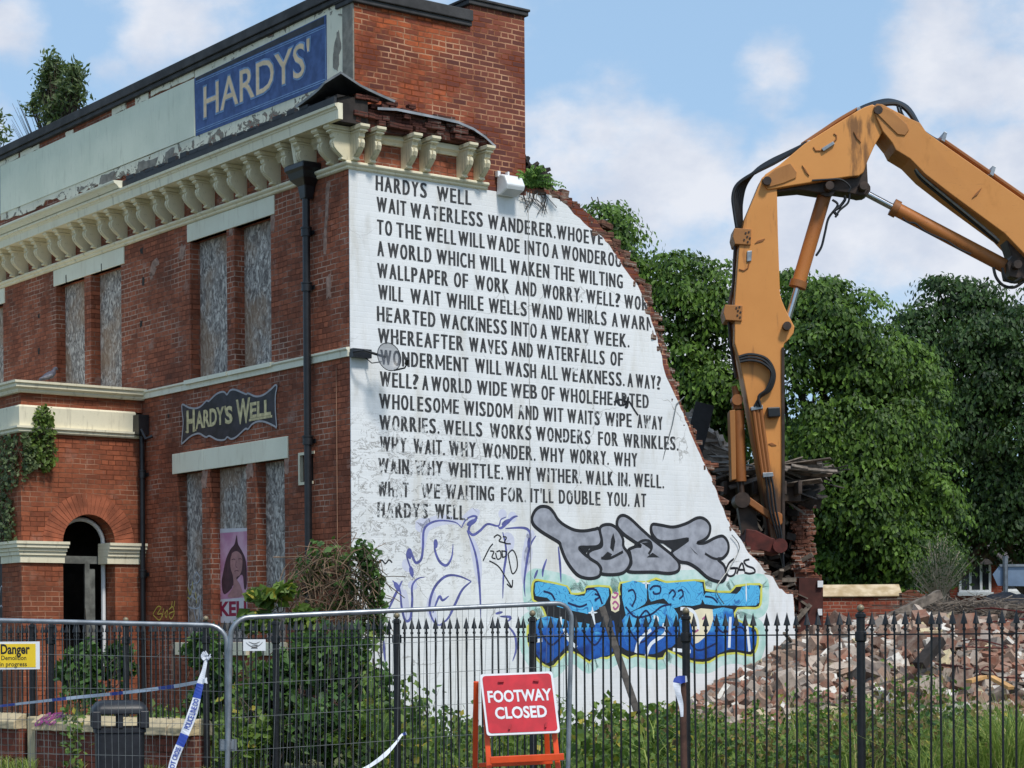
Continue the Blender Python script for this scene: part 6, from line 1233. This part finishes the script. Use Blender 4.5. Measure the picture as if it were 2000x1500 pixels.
# ------------------------------------------------------------ temporary mesh fence
def mesh_fence(label, TLp, TRp, D0, D1, hgt, lean):
    a = W(*TLp, D0); b = W(*TRp, D1); T = thing('mesh_fence_panel', label, 'fence', a); u = (b-a); L = u.length; u.normalize(); dn = Vector((lean, 0, -1)).normalized(); q = lambda s_, h: u*s_+dn*h
    r_ = .13; pts = [q(0, hgt)]+[q(r_-r_*math.cos(k*math.pi/12), r_-r_*math.sin(k*math.pi/12)) for k in range(7)]+[q(L-r_+r_*math.sin(k*math.pi/12), r_-r_*math.cos(k*math.pi/12)) for k in range(7)]+[q(L, hgt)]
    mb = MB(); mb.tube(pts, .0178, 10); mb.build('frame', STEEL, T, smooth=True)
    mb = MB(); mb.tube([q(0, hgt-.12), q(L, hgt-.12)], .017, 8); mb.build('lower_rail', STEEL, T, smooth=True)
    mb = MB(); n = int(L/.0475)
    ir = random.Random(4)
    for i in range(1, n):
        s_ = L*i/n; off = Vector((0, -.004, 0)); k1 = Vector((ir.gauss(0, .006), ir.gauss(0, .004), 0)); k2 = Vector((ir.gauss(0, .006), ir.gauss(0, .004), 0)); mb.tube([q(s_, .0)+off, q(s_, hgt*.3)+off+k1, q(s_, hgt*.65)+off+k2, q(s_, hgt-.12)+off], .0019, 4, caps=False)
    h = .235
    while h < hgt-.1:
        mb.tube([q(0, h), q(L*.33, h+ir.gauss(0, .004)), q(L*.66, h+ir.gauss(0, .004)), q(L, h)], .0023, 4, caps=False); h += .235
    mb.build('wire_mesh', WIRE, T); return T, q, L
T1, q1, L1 = mesh_fence('silver mesh fence panel carrying the yellow danger sign on the left', (-200, 1207), (443, 1222), 14.5, 14.6, 1.72, .0)
T2, q2, L2 = mesh_fence('silver mesh fence panel leaning slightly behind the red sign', (451, 1207), (1117, 1177), 14.45, 15.3, 1.72, -.03)
mb = MB(); cpt = W(446, 1455, 14.5); CLP = thing('fence_coupler', 'steel clamp joining the two mesh fence panels', 'clamp', cpt); mb.box(-.05, .05, -.03, .03, -.03, .03); mb.tube([(0, -.05, 0), (0, .05, 0)], .012, 6); mb.tube([(-.035, 0, -.04), (-.035, 0, .04)], .026, 10); mb.tube([(.035, 0, -.04), (.035, 0, .04)], .026, 10); mb.build('clamp', STEEL, CLP)
for px, lab in ((446, 'grey block foot under the joint of the mesh fence panels'), (1105, 'grey block foot under the right end of the mesh fence')):
    p = W(px, 1240, 14.5 if px < 900 else 15.3); p.z = 0; Tf = thing('ballast_block', lab, 'foot', p); mb = MB(); mb.prism([(-.3, 0), (.3, 0), (.26, .13), (-.26, .13)], lambda x, z, w: (w, x, z), -.1, .1); mb.build('block', plain('grey rubber block', c(80, 80, 80), .9), Tf, bevel=.01)
    
def board(name, label, px0, py0, px1, py1, D, cat='sign'):
    a = W(px0, py0, D); b = W(px1, py1, D); T = thing(name, label, cat, Vector((a.x, D, b.z))); return T, b.x-a.x, a.z-b.z
DS, w, h = board('danger_sign', 'yellow and white danger notice wired to the mesh fence at the left edge', -88, 1254, 78, 1307, 14.42)
mb = MB(); mb.box(0, w, -.004, .0, 0, h); mb.build('plate', WHITE, DS)
mb = MB(); mb.box(.02, w-.028, -.0065, -.005, .014, h-.016); mb.build('yellow_field', YELLOW, DS)
fS = lambda u, v, k: (u, -.0075-k, v); sx = w/166.; sz = h/53.
mb = MB()
for txt, x0, x1, y0, y1, bd in (('Danger', 90, 147, 1277, 1259, .03), ('Demolition', 91, 140, 1289, 1280.5, .01), ('in progress', 88, 141, 1301, 1292.5, .01)): put_text(mb, txt, x0*sx, x1*sx, (1307-y0)*sz, (1307-y1)*sz, fS, 0, bd)
mb.build('lettering', SPB, DS, fix=False)
mb = MB(); n = 24; mb.prism([(45*sx+.065*math.cos(2*math.pi*k/n), h*.5+.065*math.sin(2*math.pi*k/n)) for k in range(n)], lambda u, v, k: (u, k, v), -.0075, -.006); mb.build('red_disc', RED, DS)
WP, w, h = board('small_plate', 'small white tag with a grey emblem on the right mesh fence panel', 475, 1249, 519, 1271, 14.38)
mb = MB(); mb.box(0, w, -.004, 0, 0, h); mb.build('plate', WHITE, WP); mb = MB()
for P in ([(.12, .75), (.3, .45), (.5, .35), (.7, .45), (.88, .78)], [(.25, .8), (.5, .62), (.75, .8)]): ribbon(mb, [(x*w, y*h) for x, y in P], .006, lambda u, v, k: (u, -.0055, v), 0, taper=True)
mb.add([(w*x, -.0055, h*y) for x, y in ((.35, .2), (.65, .2), (.62, .32), (.38, .32))], [(0, 1, 2, 3)]); mb.add([(w*x, -.0056, h*y) for x, y in ((.36, .5), (.6, .55), (.68, .5), (.6, .44))], [(0, 1, 2, 3)]); mb.build('emblem', plain('grey print', c(96, 92, 92), .6, var=.1), WP, fix=False)
# footway closed sign
FC = thing('footway_sign', 'red and white footway closed sign on an orange plastic frame', 'sign', W(1018, 1437, 13.4)); F0 = FC.location.copy()
TL, TR, BL = W(937, 1317, 13.52)-F0, W(1079, 1311, 13.52)-F0, W(951, 1437, 13.4)-F0; U_v = (TR-TL); V_v = (TL-BL); wS = U_v.length; hS = V_v.length; Uu = U_v.normalized(); Nn = Uu.cross(V_v).normalized(); Vv = Nn.cross(Uu)
if Nn.y > 0: Nn = -Nn
sh = V_v.dot(Uu)/V_v.dot(Vv)
def fFC(u, v, k): return BL+Uu*(u+.0*sh*v)+V_v*(v/hS)+Nn*k
def rrect(x0, x1, y0, y1, r, n=5):
    P = []
    for cx, cy, a0 in ((x1-r, y1-r, 0), (x0+r, y1-r, 90), (x0+r, y0+r, 180), (x1-r, y0+r, 270)): P += [(cx+r*math.cos(math.radians(a0+90*k/n)), cy+r*math.sin(math.radians(a0+90*k/n))) for k in range(n+1)]
    return P
mb = MB(); mb.prism(rrect(0, wS, 0, hS, .02), fFC, -.018, 0); mb.build('plate', WHITE, FC)
mb = MB(); mb.prism(rrect(.014, wS-.014, .014, hS-.014, .022), fFC, .0005, .0025); mb.build('red_face', plain('scuffed red sign face', c(196, 30, 44), .42, 0, .16, 9, .08), FC)
mb = MB(); put_text(mb, 'FOOTWAY', .035, wS-.025, hS*.535, hS*.715, fFC, .0042, .03); put_text(mb, 'CLOSED', .07, wS-.07, hS*.265, hS*.445, fFC, .0042, .03); mb.build('lettering', WHITE, FC, fix=False)
mb = MB()
for x, y, a in ((.28, .86, 0), (.76, .85, -.15), (.33, .12, 1.2), (.82, .13, 1.4)):
    p = fFC(x*wS, y*hS, .012); d = Uu*math.cos(a)+Vv*math.sin(a); mb.bar(p-d*.018, p+d*.018, .012, .012, Nn)
mb.build('peg', plain('red plastic peg', c(176, 30, 40), .4, var=.1), FC)
zb = -F0.z
def leg(a, b, w=.035): mb = MB(); mb.bar(a, b, w, .03, (0, 1, 0)); return mb.build('leg', ORANGE_P, FC, bevel=.005)
l0 = fFC(.0, hS*.9, -.03); l1 = fFC(wS, hS*.9, -.03)
f0 = W(951, 1437, 13.4)-F0; f1 = W(1092, 1431, 13.4)-F0
leg(l0+Vector((.02, 0, 0)), Vector((f0.x+.055, -.10, zb+.02))); leg(l1-Vector((.03, 0, 0)), Vector((f1.x+.06, -.10, zb+.02)))
leg(l0+Vector((-.03, .03, 0)), Vector((f0.x-.10, .45, zb+.02))); leg(l1+Vector((-.06, .03, 0)), Vector((f1.x-.04, .45, zb+.02)))
mb = MB(); za = W(0, 1491, 13.4).z-F0.z; mb.bar((f0.x+.02, -.03, za), (f1.x+.03, -.03, za+.02), .03, .045); mb.build('crossbar', ORANGE_P, FC, bevel=.004); mb = MB(); mb.bar((f0.x-.06, .25, za-.05), (f1.x-.04, .25, za-.03), .03, .03); mb.build('crossbar', ORANGE_P, FC, bevel=.004)
# litter bin
BN = thing('litter_bin', 'black street litter bin with open slots behind the mesh fence', 'bin', (W(232, 1240, 21.5).x, 21.5, 0), math.radians(14)); BP = plain('black bin plastic', c(30, 31, 36), .45, 0, .3, 12, .15)
def rr_loft(mb, rings, r):
    vs = []; n = 0
    for w, z in rings: P = rrect(-w/2, w/2, -w/2, w/2, r); n = len(P); vs += [(x, y, z) for x, y in P]
    mb.add(vs, [(i*n+k, i*n+(k+1) % n, (i+1)*n+(k+1) % n, (i+1)*n+k) for i in range(len(rings)-1) for k in range(n)]+[tuple(range(n)), tuple(range((len(rings)-1)*n, len(rings)*n))])
mb = MB(); rr_loft(mb, [(.46, 0), (.48, .05), (.50, .60), (.53, .61), (.53, .645), (.50, .65), (.50, .66)], .07); mb.build('body', BP, BN, smooth=True)
mb = MB()
for sx_ in (-1, 1):
    for sy_ in (-1, 1): mb.box(sx_*.245-.045, sx_*.245+.045, sy_*.245-.045, sy_*.245+.045, .655, .835)
for k in (-1, 1): mb.box(-.025, .025, k*.25-.02, k*.25+.02, .655, .835); mb.box(k*.25-.02, k*.25+.02, -.025, .025, .655, .835)
mb.build('slot_pillar', BP, BN, bevel=.01)
mb = MB(); rr_loft(mb, [(.55, .80), (.57, .81), (.57, .85), (.55, .875), (.47, .92), (.36, .94), (.1, .945)], .08); mb.build('lid', BP, BN, smooth=True)
# rusty pole, tapes, leaning plank
PL = thing('rusty_pole', 'short rusty pole with tape wrapped on its top in front of the railing', 'pole', (W(1335, 1240, 17.2).x, 17.2, 0)); zt = W(0, 1330, 17.2).z
mb = MB(); mb.tube([(.0, 0, -.2), (-.01, 0, zt)], .03, 10); mb.build('shaft', plain('rusted pipe', c(84, 58, 48), .8, .2, .4, 9, .3), PL, smooth=True)
TB = plain('blue tape print', c(44, 70, 160), .5, var=.1, bs=0); TWH = plain('white tape', c(216, 220, 228), .5, var=.06, bs=.1)
def tape(label, pts, blue=(), text=None, twist=.0, mount=None):
    """flat plastic strip: points (photo column, row, depth, width in metres)"""
    P = [W(x, y, d) for x, y, d, w in pts]; o0 = P[0].copy(); T = thing('barrier_tape', label, 'tape', o0); wd_ = [p[3] for p in pts]; N_ = 8; Q = smooth_line([p-o0 for p in P], N_); m = len(Q); ws = np.interp(np.linspace(0, len(P)-1, m), range(len(P)), wd_)
    mb = MB(); mk = MB(); frames = []
    for i, q in enumerate(Q):
        d = (Q[min(i+1, m-1)]-Q[max(i-1, 0)]).normalized(); n_ = d.cross(Vector((0, 1, 0))).normalized(); n_ = n_+Vector((0, .25*math.sin(i*.5+1), 0)); frames.append((q, n_*ws[i]/2))
    for i in range(m-1):
        (a, n1), (b, n2) = frames[i], frames[i+1]; k = i/(m-1); t = mk if any(s_ <= k < e for s_, e in blue) else mb
        t.add([a-n1, a+n1, b+n2, b-n2], [(0, 1, 2, 3)])
    mb.build('strip', TWH, T, fix=False)
    if mk.v: mk.build('blue_band', TB, T, fix=False)
    if text:
        for s_, e, tx in text:
            tb = MB(); 
            def fn(u, v, k):
                x = u*(m-1); i = min(int(x), m-2); f = x-i; q = frames[i][0].lerp(frames[i+1][0], f); n_ = frames[i][1].lerp(frames[i+1][1], f); return q+n_*v+Vector((0, -.004, 0))
            put_text(tb, tx, e, s_, .6, -.6, fn, 0, .02); tb.build('lettering', TB, T, fix=False)
    return T, mb
tp_, _ = tape('blue and white police tape hanging down beside the mesh fence joint', [(403, 1284, 14.4, .02), (398, 1310, 14.39, .03), (390, 1340, 14.38, .05), (377, 1390, 14.36, .066), (358, 1440, 14.34, .062), (340, 1485, 14.33, .055), (326, 1540, 14.3, .05)], ((.31, .40), (.63, .72)), [(.42, .61, 'POLICE LINE DO'), (.74, .9, 'NOT CROSS')])
mb = MB()
for k in range(14): a = random.uniform(0, 6.28); mb.tube([(0, 0, 0), (.02*math.cos(a), -.01, .02*math.sin(a)), (.035*math.cos(a+.5), -.02, .035*math.sin(a+.5)+.01)], [.006, .009, .004], 5)
mb.build('knot', TWH, tp_)
tape('twisted police tape stretched from the mesh fence to the left edge', [(404, 1329, 14.4, .05), (393, 1331, 14.4, .022), (330, 1342, 14.9, .028), (240, 1353, 15.6, .024), (140, 1363, 16.3, .026), (60, 1372, 17, .02), (-60, 1386, 18, .022)], ((.30, .36), (.48, .54), (.68, .74), (.86, .9)))
tape('wisp of white and blue tape tied low on the railing near the red sign', [(794, 1432, 18.9, .03), (784, 1436, 18.9, .02), (774, 1450, 18.7, .022), (752, 1474, 18.5, .04), (722, 1496, 18.3, .03), (690, 1512, 18.2, .03)], ((.05, .15),))
t3, _ = tape('loose tape end wrapped round the top of the rusty pole', [(1342, 1326, 17.15, .05), (1324, 1330, 17.13, .075), (1324, 1350, 17.13, .05), (1330, 1375, 17.13, .04), (1332, 1400, 17.13, .02)], ((.05, .3),))
plank('leaning_plank', 'long grey plank leaning on the white wall over the blue graffiti', W(1245, 1392, 23.8), W(1176, 1187, 25.2), .08, .05, plain('dark weathered plank', c(74, 68, 62), .9, 0, .4, 9, .4), 'plank', (0, 1, 0))
# ------------------------------------------------------------ plants
def scatter_px(n, pxr, Dr, hfun, r, low=0.):
    px = r.uniform(*pxr, n); D = r.uniform(*Dr, n); x = (px-1000)/FPX*D; H = hfun(px, D); z = low+H*r.random(n)**.75; keep = H > .02
    return np.stack([x, D, ground_h(x, D)+z], 1)[keep], H[keep]
r = np.random.default_rng(21)
lx_ = lambda C: (C[:, 0]-CX)*XD.x+(C[:, 1]-CY)*XD.y; ly_ = lambda C: (C[:, 0]-CX)*YD.x+(C[:, 1]-CY)*YD.y
def outside(C, keep_front=True):                       # not inside the building
    lx, ly = lx_(C), ly_(C); return ~((lx > -.03) & (ly > -.03)) & ~((lx > -2.15) & (ly > 6.1))
def hprof(px, D):
    base = np.interp(px+25*np.sin(D*2.3), [-100, 60, 150, 300, 420, 480, 560, 640, 700, 760, 830, 900, 980, 1100, 1250, 1330, 1400, 1500, 1700, 2100], [.55, .6, .7, .9, 1.1, 1.35, 1.45, 1.45, 1.35, .9, .7, .55, .5, .65, .65, .75, .82, .75, .9, .85])
    return base*(.62+.42*np.sin(px*.045+D*1.3)*np.sin(px*.021-D*.8)+.34*np.sin(px*.11+D*3.1))*np.interp(px, [-100, 400, 480, 1300, 1400], [.7, .8, 1, 1, .8])
def weeds(name, label, n, pxr, Dr, size, m, hs=1., sd_=1, cat='weeds', zlow=0., kind='stuff', nz=.5):
    r = np.random.default_rng(sd_); C, H = scatter_px(n, pxr, Dr, lambda a, b: hprof(a, b)*hs, r, zlow); k = outside(C); C = C[k]
    d0 = (C-np.array(R0))[:, :2] @ np.array(RN[:2]); C = C[d0 > .14]
    Nn = r.normal(size=C.shape)*.7+[0, -.45, nz]
    return tag(leaf_mesh(name, C, Nn, r.uniform(.6, 1.3, len(C))*size, m, None, None, .7), label, cat, kind=kind)
weeds('weed_cover', 'leafy weeds growing along the foot of the white wall behind the railing', 16000, (700, 1360), (19.2, 27.5), .10, LEAF_W, 1., 31)
weeds('weed_cover', 'dense weeds between the railing and the pub front on the left', 15000, (-60, 520), (21, 31), .11, LEAF_W, .8, 32)
weeds('weed_cover', 'brown bramble leaves scattered through the grass on the right', 5000, (1280, 2080), (17.4, 22), .07, LEAF_BR, 1.0, 36)
weeds('weed_cover', 'dark weeds mixed into the grass on the right', 6000, (1280, 2080), (17.4, 24), .085, LEAF_D, .9, 37)
weeds('weed_cover', 'low pale weeds through the grass below the rubble', 30000, (1270, 2080), (17.6, 26.5), .062, LEAF_W, .95, 33)
# tall weeds with stems, one by one
def stem_weed(label, px, D, h, n, m, spread=.16, lsz=.085, sd_=0):
    r = np.random.default_rng(sd_); p = Vector(((px-1000)/FPX*D, D, 0)); p.z = float(ground_h(p.x, p.y)); T = thing('tall_weed', label, 'weed', p); mb = MB(); Cs = []
    for k in range(n):
        a = r.uniform(0, 6.28); s_ = r.uniform(.2, 1)*spread; t = Vector((math.cos(a)*s_*2, math.sin(a)*s_, h*r.uniform(.7, 1))); mb.tube([(0, 0, -.05), t*.5+Vector((-t.x*.15, 0, 0)), t], [.007, .005, .002], 4)
        for j in range(14): f = r.uniform(.15, 1.02); q = t*f; Cs.append((q.x+r.normal()*.07, q.y+r.normal()*.07, q.z+r.normal()*.03))
    mb.build('stem', plain('weed stem', c(92, 96, 58), .8) if 'weed stem' not in bpy.data.materials else bpy.data.materials['weed stem'], T); Cs = np.array(Cs); leaf_mesh('leaves', Cs, r.normal(size=Cs.shape)*.6+[0, -.4, .7], lsz, m, T)
stem_weed('tall dark weed against the white wall left of the red sign', 812, 22.5, 1.05, 9, LEAF_D, .16, .10, 1); stem_weed('slim dark weed against the white wall just left of the red sign', 893, 22, .95, 4, LEAF_D, .07, .08, 2)
stem_weed('leafy weed right of the red sign by the fence end', 1135, 21, .85, 6, LEAF_W, .14, .09, 3); stem_weed('browning bramble in front of the thick railing post', 1725, 18.2, 1.15, 16, LEAF_BR, .26, .075, 4)
stem_weed('reddish bramble on the rubble edge at the right', 1790, 20.5, 1.3, 12, LEAF_BR, .22, .08, 5); stem_weed('green bramble at the lower right behind the railing', 1850, 19, 1.1, 14, LEAF_D, .26, .08, 6)
stem_weed('thin weed beside the foot of the leaning plank', 1215, 22, .75, 5, LEAF_BR, .12, .08, 7); stem_weed('bramble sprays in the grass near the rusty pole', 1500, 20, .75, 10, LEAF_BR, .3, .07, 8); stem_weed('green weed just behind the rusty pole', 1365, 20, .8, 9, LEAF_W, .2, .08, 9)
for k_, (px_, D_, h_, lab_) in enumerate(((1560, 25.5, 1.0, 'pale weed growing up the left flank of the rubble, right of the rusty pole'), (1628, 26, .9, 'small green weed on the rubble left of the thick railing post'), (1765, 25, 1.35, 'tall yellow green weed standing against the rubble right of the thick post'), (1828, 25.5, 1.15, 'yellow green weed among the bricks under the tilted dark beam'), (1690, 23, 1.0, 'leafy weed rising behind the thick railing post'))): stem_weed(lab_, px_, D_, h_, 12, LEAF_W, .2, .075, 80+k_)
stem_weed('weed sprouting through the railing above the litter bin', 150, 24, 1.35, 10, LEAF_D, .16, .10, 10); stem_weed('weed with broad leaves in front of the sprayed coping', 141, 22.6, .95, 6, LEAF_W, .08, .09, 11)
# grass
def grass(name, label, n, pxr, Dr, h, sd_):
    r = np.random.default_rng(sd_); px = r.uniform(*pxr, n); D = r.uniform(*Dr, n); x = (px-1000)/FPX*D; B = np.stack([x, D, ground_h(x, D)], 1)
    cl = .5+.5*np.sin(px*.03+np.sin(D*2.)*2)*np.sin(D*1.7+px*.011); k = (r.random(n) < (.25+.75*cl)*np.interp(px, [1260, 1500, 1720, 1850], [.35, .4, .6, 1.])) & outside(B); d0 = (B-np.array(R0))[:, :2] @ np.array(RN[:2]); k &= d0 > .1; k &= ~((lx_(B) < 8.6) & (ly_(B) > -.05)); B = B[k]; n = len(B)
    hh = h*r.uniform(.4, 1.25, n)*(.4+.75*cl[k]); a = r.uniform(0, 6.28, n); l = hh*r.uniform(.1, .75, n); return tag(blade_mesh(name, B, hh, np.stack([np.cos(a)*l, np.sin(a)*l], 1), r.uniform(.004, .009, n), GRASS), label, 'grass', kind='stuff')
grass('long_grass', 'long bright grass behind the railing on the right', 30000, (1260, 2100), (16.6, 26.5), .72, 41)
grass('grass_clump', 'tall bright clump of long grass low at the right edge', 5000, (1830, 2010), (17.2, 18.8), .95, 43)
grass('long_grass', 'rough grass under the white wall', 9000, (720, 1300), (18.6, 26), .4, 42)
r_ = np.random.default_rng(44); B = np.array([RP(t, -random.uniform(.13, .4)) for t in r_.uniform(t_of(-110), t_of(430), 2600)]); cl = np.sin(B[:, 0]*5)*np.sin(B[:, 0]*2.1+1) > .0; B = B[cl]; hh = r_.uniform(.06, .26, len(B)); a = r_.uniform(0, 6.28, len(B))
tag(blade_mesh('pavement_grass', B, hh, np.stack([np.cos(a), np.sin(a)], 1)*hh[:, None]*.5, np.full(len(B), .006), GRASS), 'tufts of grass at the foot of the low street wall', 'grass', kind='stuff')
# shrub by the corner, creeper, ivy, fern, roof bushes
def shrub(name, label, blobs, D, n, m, lsz, sd_, stems=0, cat='shrub', stemcol=None):
    r = np.random.default_rng(sd_); base = W(blobs[0][0], 1240, D); base.z = 0; T = thing(name, label, cat, base); b0 = np.array(base); Cs = []; k_ = D/FPX; tot = sum(b[2]*b[3] for b in blobs); mb = MB()
    for cx, cy, rx, ry, dy in blobs:
        q = np.array(W(cx, cy, D))+[0, dy, 0]-b0; m_ = int(n*rx*ry/tot); d = r.normal(size=(m_, 3)); d /= np.linalg.norm(d, axis=1, keepdims=True); d *= (r.random((m_, 1))**.45); cl = .85+.2*np.sin(d[:, :1]*6)*np.cos(d[:, 2:]*7); Cs.append(q+d*[rx*k_, rx*k_*.8, ry*k_]*cl)
        for j in range(stems):
            e = q+r.normal(size=3)*[rx*k_*.5, .2, ry*k_*.5]; s_ = q+np.array([r.normal()*rx*k_*.5, r.normal()*.1, -ry*k_*1.1]); mid = (e+s_)/2+r.normal(size=3)*.15; mb.tube(smooth_line([Vector(s_), Vector(mid), Vector(e), Vector(e+r.normal(size=3)*.2-[0, 0, .2])], 4), .006, 4)
    Cs = np.concatenate(Cs); Cw = Cs+b0; k = outside(Cw) & (Cs[:, 2] > .02); Cs = Cs[k]; leaf_mesh('foliage', Cs, r.normal(size=Cs.shape)*.7+[0, -.5, .5], r.uniform(.6, 1.35, len(Cs))*lsz, m, T, None, .72)
    if stems: mb.build('stems', stemcol or BARK, T)
    return T
shrub('shrub', 'big dark leafy shrub behind the mesh fence below the pub corner', [(620, 1290, 90, 80, 0), (540, 1350, 70, 90, -.2), (680, 1300, 60, 90, 0), (640, 1420, 110, 90, -.3), (730, 1370, 60, 90, 0), (520, 1440, 70, 80, 0), (780, 1440, 60, 60, -.2)], 24.2, 6200, LEAF_D, .115, 51, 9)
shrub('shrub', 'pale broad leaved bush in front of the right hand window boards', [(520, 1165, 40, 22, 0), (555, 1150, 30, 18, 0), (500, 1215, 45, 26, 0), (590, 1210, 30, 30, 0)], 26.6, 420, LEAF_W, .17, 52, 2)
shrub('creeper', 'tangled brown stemmed creeper climbing the pub corner and downpipe', [(640, 1090, 70, 55, 0), (600, 1130, 45, 50, 0), (690, 1130, 50, 70, -.1), (665, 1190, 80, 50, 0)], 27.45, 430, LEAF_D, .105, 53, 42, 'creeper', plain('dry brown stem', c(122, 100, 80), .9, var=.3))
shrub('creeper', 'green creeper spilling from the corner onto the lower left of the white wall', [(722, 1110, 26, 60, 0), (735, 1160, 24, 50, 0), (705, 1080, 22, 40, 0), (730, 1210, 34, 60, 0)], 27.2, 520, LEAF_D, .105, 54, 8, 'creeper')
shrub('shrub', 'dark weeds below the left window sill behind the railing', [(400, 1270, 50, 50, 0), (430, 1330, 50, 70, 0), (390, 1380, 40, 50, 0), (160, 1310, 60, 70, 0), (230, 1290, 40, 50, 0)], 25.6, 2600, LEAF_D, .11, 55, 4)
shrub('shrub', 'yellowing bush at the foot of the mesh fence, bottom centre left', [(530, 1425, 30, 40, 0), (490, 1450, 25, 40, 0), (700, 1450, 50, 50, 0)], 21.9, 900, LEAF_W, .10, 56, 3)
def ivy(label, pts_fn, n, m, lsz, sd_, cat='ivy', name='ivy'):
    r = np.random.default_rng(sd_); T = thing(name, label, cat, C0, A); C, Nn = pts_fn(r, n); leaf_mesh('foliage', C, Nn+r.normal(size=C.shape)*.55, r.uniform(.6, 1.3, len(C))*lsz, m, T); return T, C
def porch_ivy(poly, sd_, label, n, m=LEAF_I):
    def fn(r, n):
        xs = [p[0] for p in poly]; ys = [p[1] for p in poly]; C = []; Nn = []
        while len(C) < n:
            x, y = r.uniform(min(xs), max(xs)), r.uniform(min(ys), max(ys))
            if not inside((x, y), poly): continue
            gx, gz = G(x, y, -YS); o = abs(r.normal())*.09+.01
            if gx >= PX: C.append((gx, YS-o, gz)); Nn.append((0, -1, .35))
            else:
                fy, fz = F(x, y, -PX); C.append((PX-o, max(fy, YS), fz)); Nn.append((-1, -.2, .35))
        return np.array(C), np.array(Nn)
    T, C = ivy(label, fn, n, m, .075, sd_)
    mb = MB(); P = [(C[i], C[j]) for i, j in zip(range(0, len(C)-9, 9), range(5, len(C), 9))]
    for a, b in P[:60]:
        if np.linalg.norm(np.array(a)-np.array(b)) < .5: mb.tube([a, b], .005, 4)
    if mb.v: mb.build('stems', BARK, T)
porch_ivy([(64, 800), (85, 790), (100, 820), (104, 880), (98, 915), (85, 925), (60, 900), (52, 870), (58, 840)], 61, 'bright green ivy clump hanging over the corner of the porch band', 900, LEAF_I)
porch_ivy([(0, 855), (50, 845), (60, 880), (70, 910), (48, 930), (30, 960), (0, 985)], 62, 'dark ivy on the shaded front of the porch under the band', 900, LEAF_R)
porch_ivy([(0, 985), (22, 960), (32, 1000), (34, 1060), (0, 1070)], 63, 'dark ivy trailing down the porch pier at the left edge', 480, LEAF_R)
FE = thing('fern', 'bright green fern growing out of the broken wall top beside the floodlight', 'fern', C0, A); mb = MB(); fx, fz = G(1035, 372); Cs = []; Nn = []
for k in range(46):
    a = random.uniform(-1.6, 1.5); L_ = random.uniform(.28, .6); dr = Vector((math.sin(a)*.8, -.25-random.random()*.3, math.cos(a)*.8+.25)).normalized()
    for j in range(13):
        f = j/12; q = Vector((fx+random.uniform(-.004, .004), .0, fz+.06))+dr*L_*f+Vector((0, 0, -.22*f*f*L_*2)); wd_ = .055*(1-f)+.012
        for s_ in (-1, 1): Cs.append(q+Vector((s_*wd_*.5, 0, -.01))); Nn.append((0, -1, .4))
leaf_mesh('fronds', np.array(Cs), np.array(Nn)+rng.normal(size=(len(Cs), 3))*.35, .06, leafmat('fern frond', c(74, 116, 50), c(136, 172, 84), .3), FE, None, .4)
mb = MB()
for k in range(22): x = fx+random.uniform(-.2, .3); mb.tube([(x, -.02, fz+.0), (x+random.gauss(0, .06), -.05, fz-.12), (x+random.gauss(0, .1), -.04, fz-random.uniform(.15, .35))], .005, 4)
mb.build('roots', DTIMBER, FE)
LT = thing('roof_scrap', 'charred roof timber scraps on top of the broken wall behind the fern', 'timber', C0, A); mb = MB()
for k in range(40): dx9 = random.uniform(.08, .5); mb.obox((fx+dx9, random.uniform(.05, .35), fz+random.uniform(.0, .62)*(1-max(0, dx9-.05)*1.7)), (random.uniform(.12, .36), .09, .05), Matrix.Rotation(random.uniform(-1.2, 1.2), 3, 'Y') @ Matrix.Rotation(random.uniform(-.6, .6), 3, 'X'))
mb.build('timber', DTIMBER, LT)
def roof_bush(label, blobs, y0, n, sd_, twigs):
    r = np.random.default_rng(sd_); T = thing('roof_bush', label, 'bush', C0, A); Cs = []; Nn = []; mb = MB(); off = -.75
    bx_, bz_ = F(blobs[-1][0], 262, off)
    root = Vector((-off, bx_, 9.6))
    for cx, cy, rx, ry in blobs:
        y, z = F(cx, cy, off); k = .0095
        for j in range(max(3, int(n*rx*ry/3500/6))):
            d = r.normal(size=3); d /= np.linalg.norm(d); q = np.array([-off, y, z])+d*[rx*k*.7, rx*k, ry*k]*r.random()**.4
            mb.tube([root, root.lerp(Vector(q), .6)+Vector((0, 0, .05)), Vector(q)], [.014, .008, .003], 4)
            for i in range(9): Cs.append(q+r.normal(size=3)*.075); Nn.append(r.normal(size=3)*.8+[0, 0, .5])
    for k in range(twigs): y, z = F(random.uniform(15, 75), random.uniform(195, 250), off); mb.tube([root+Vector((0, 0, .15)), root.lerp(Vector((-off, y, z)), .6)-Vector((0, 0, .1)), Vector((-off, y, z))], [.008, .006, .003], 4)
    leaf_mesh('foliage', np.array(Cs), np.array(Nn), r.uniform(.7, 1.3, len(Cs))*.125, LEAF_R, T, None, .38); mb.build('stems', BARK, T)
roof_bush('grey green bush growing on the roof behind the parapet at the upper left', [(105, 135, 28, 28), (145, 150, 26, 24), (95, 175, 32, 30), (140, 185, 32, 30), (70, 205, 18, 14), (110, 215, 40, 26), (120, 240, 30, 15)], 0, 1500, 71, 18)
roof_bush('sprig of the second roof bush at the far left edge', [(2, 225, 6, 10), (8, 262, 10, 14), (-20, 250, 20, 30), (-20, 280, 10, 8)], 0, 900, 72, 0)
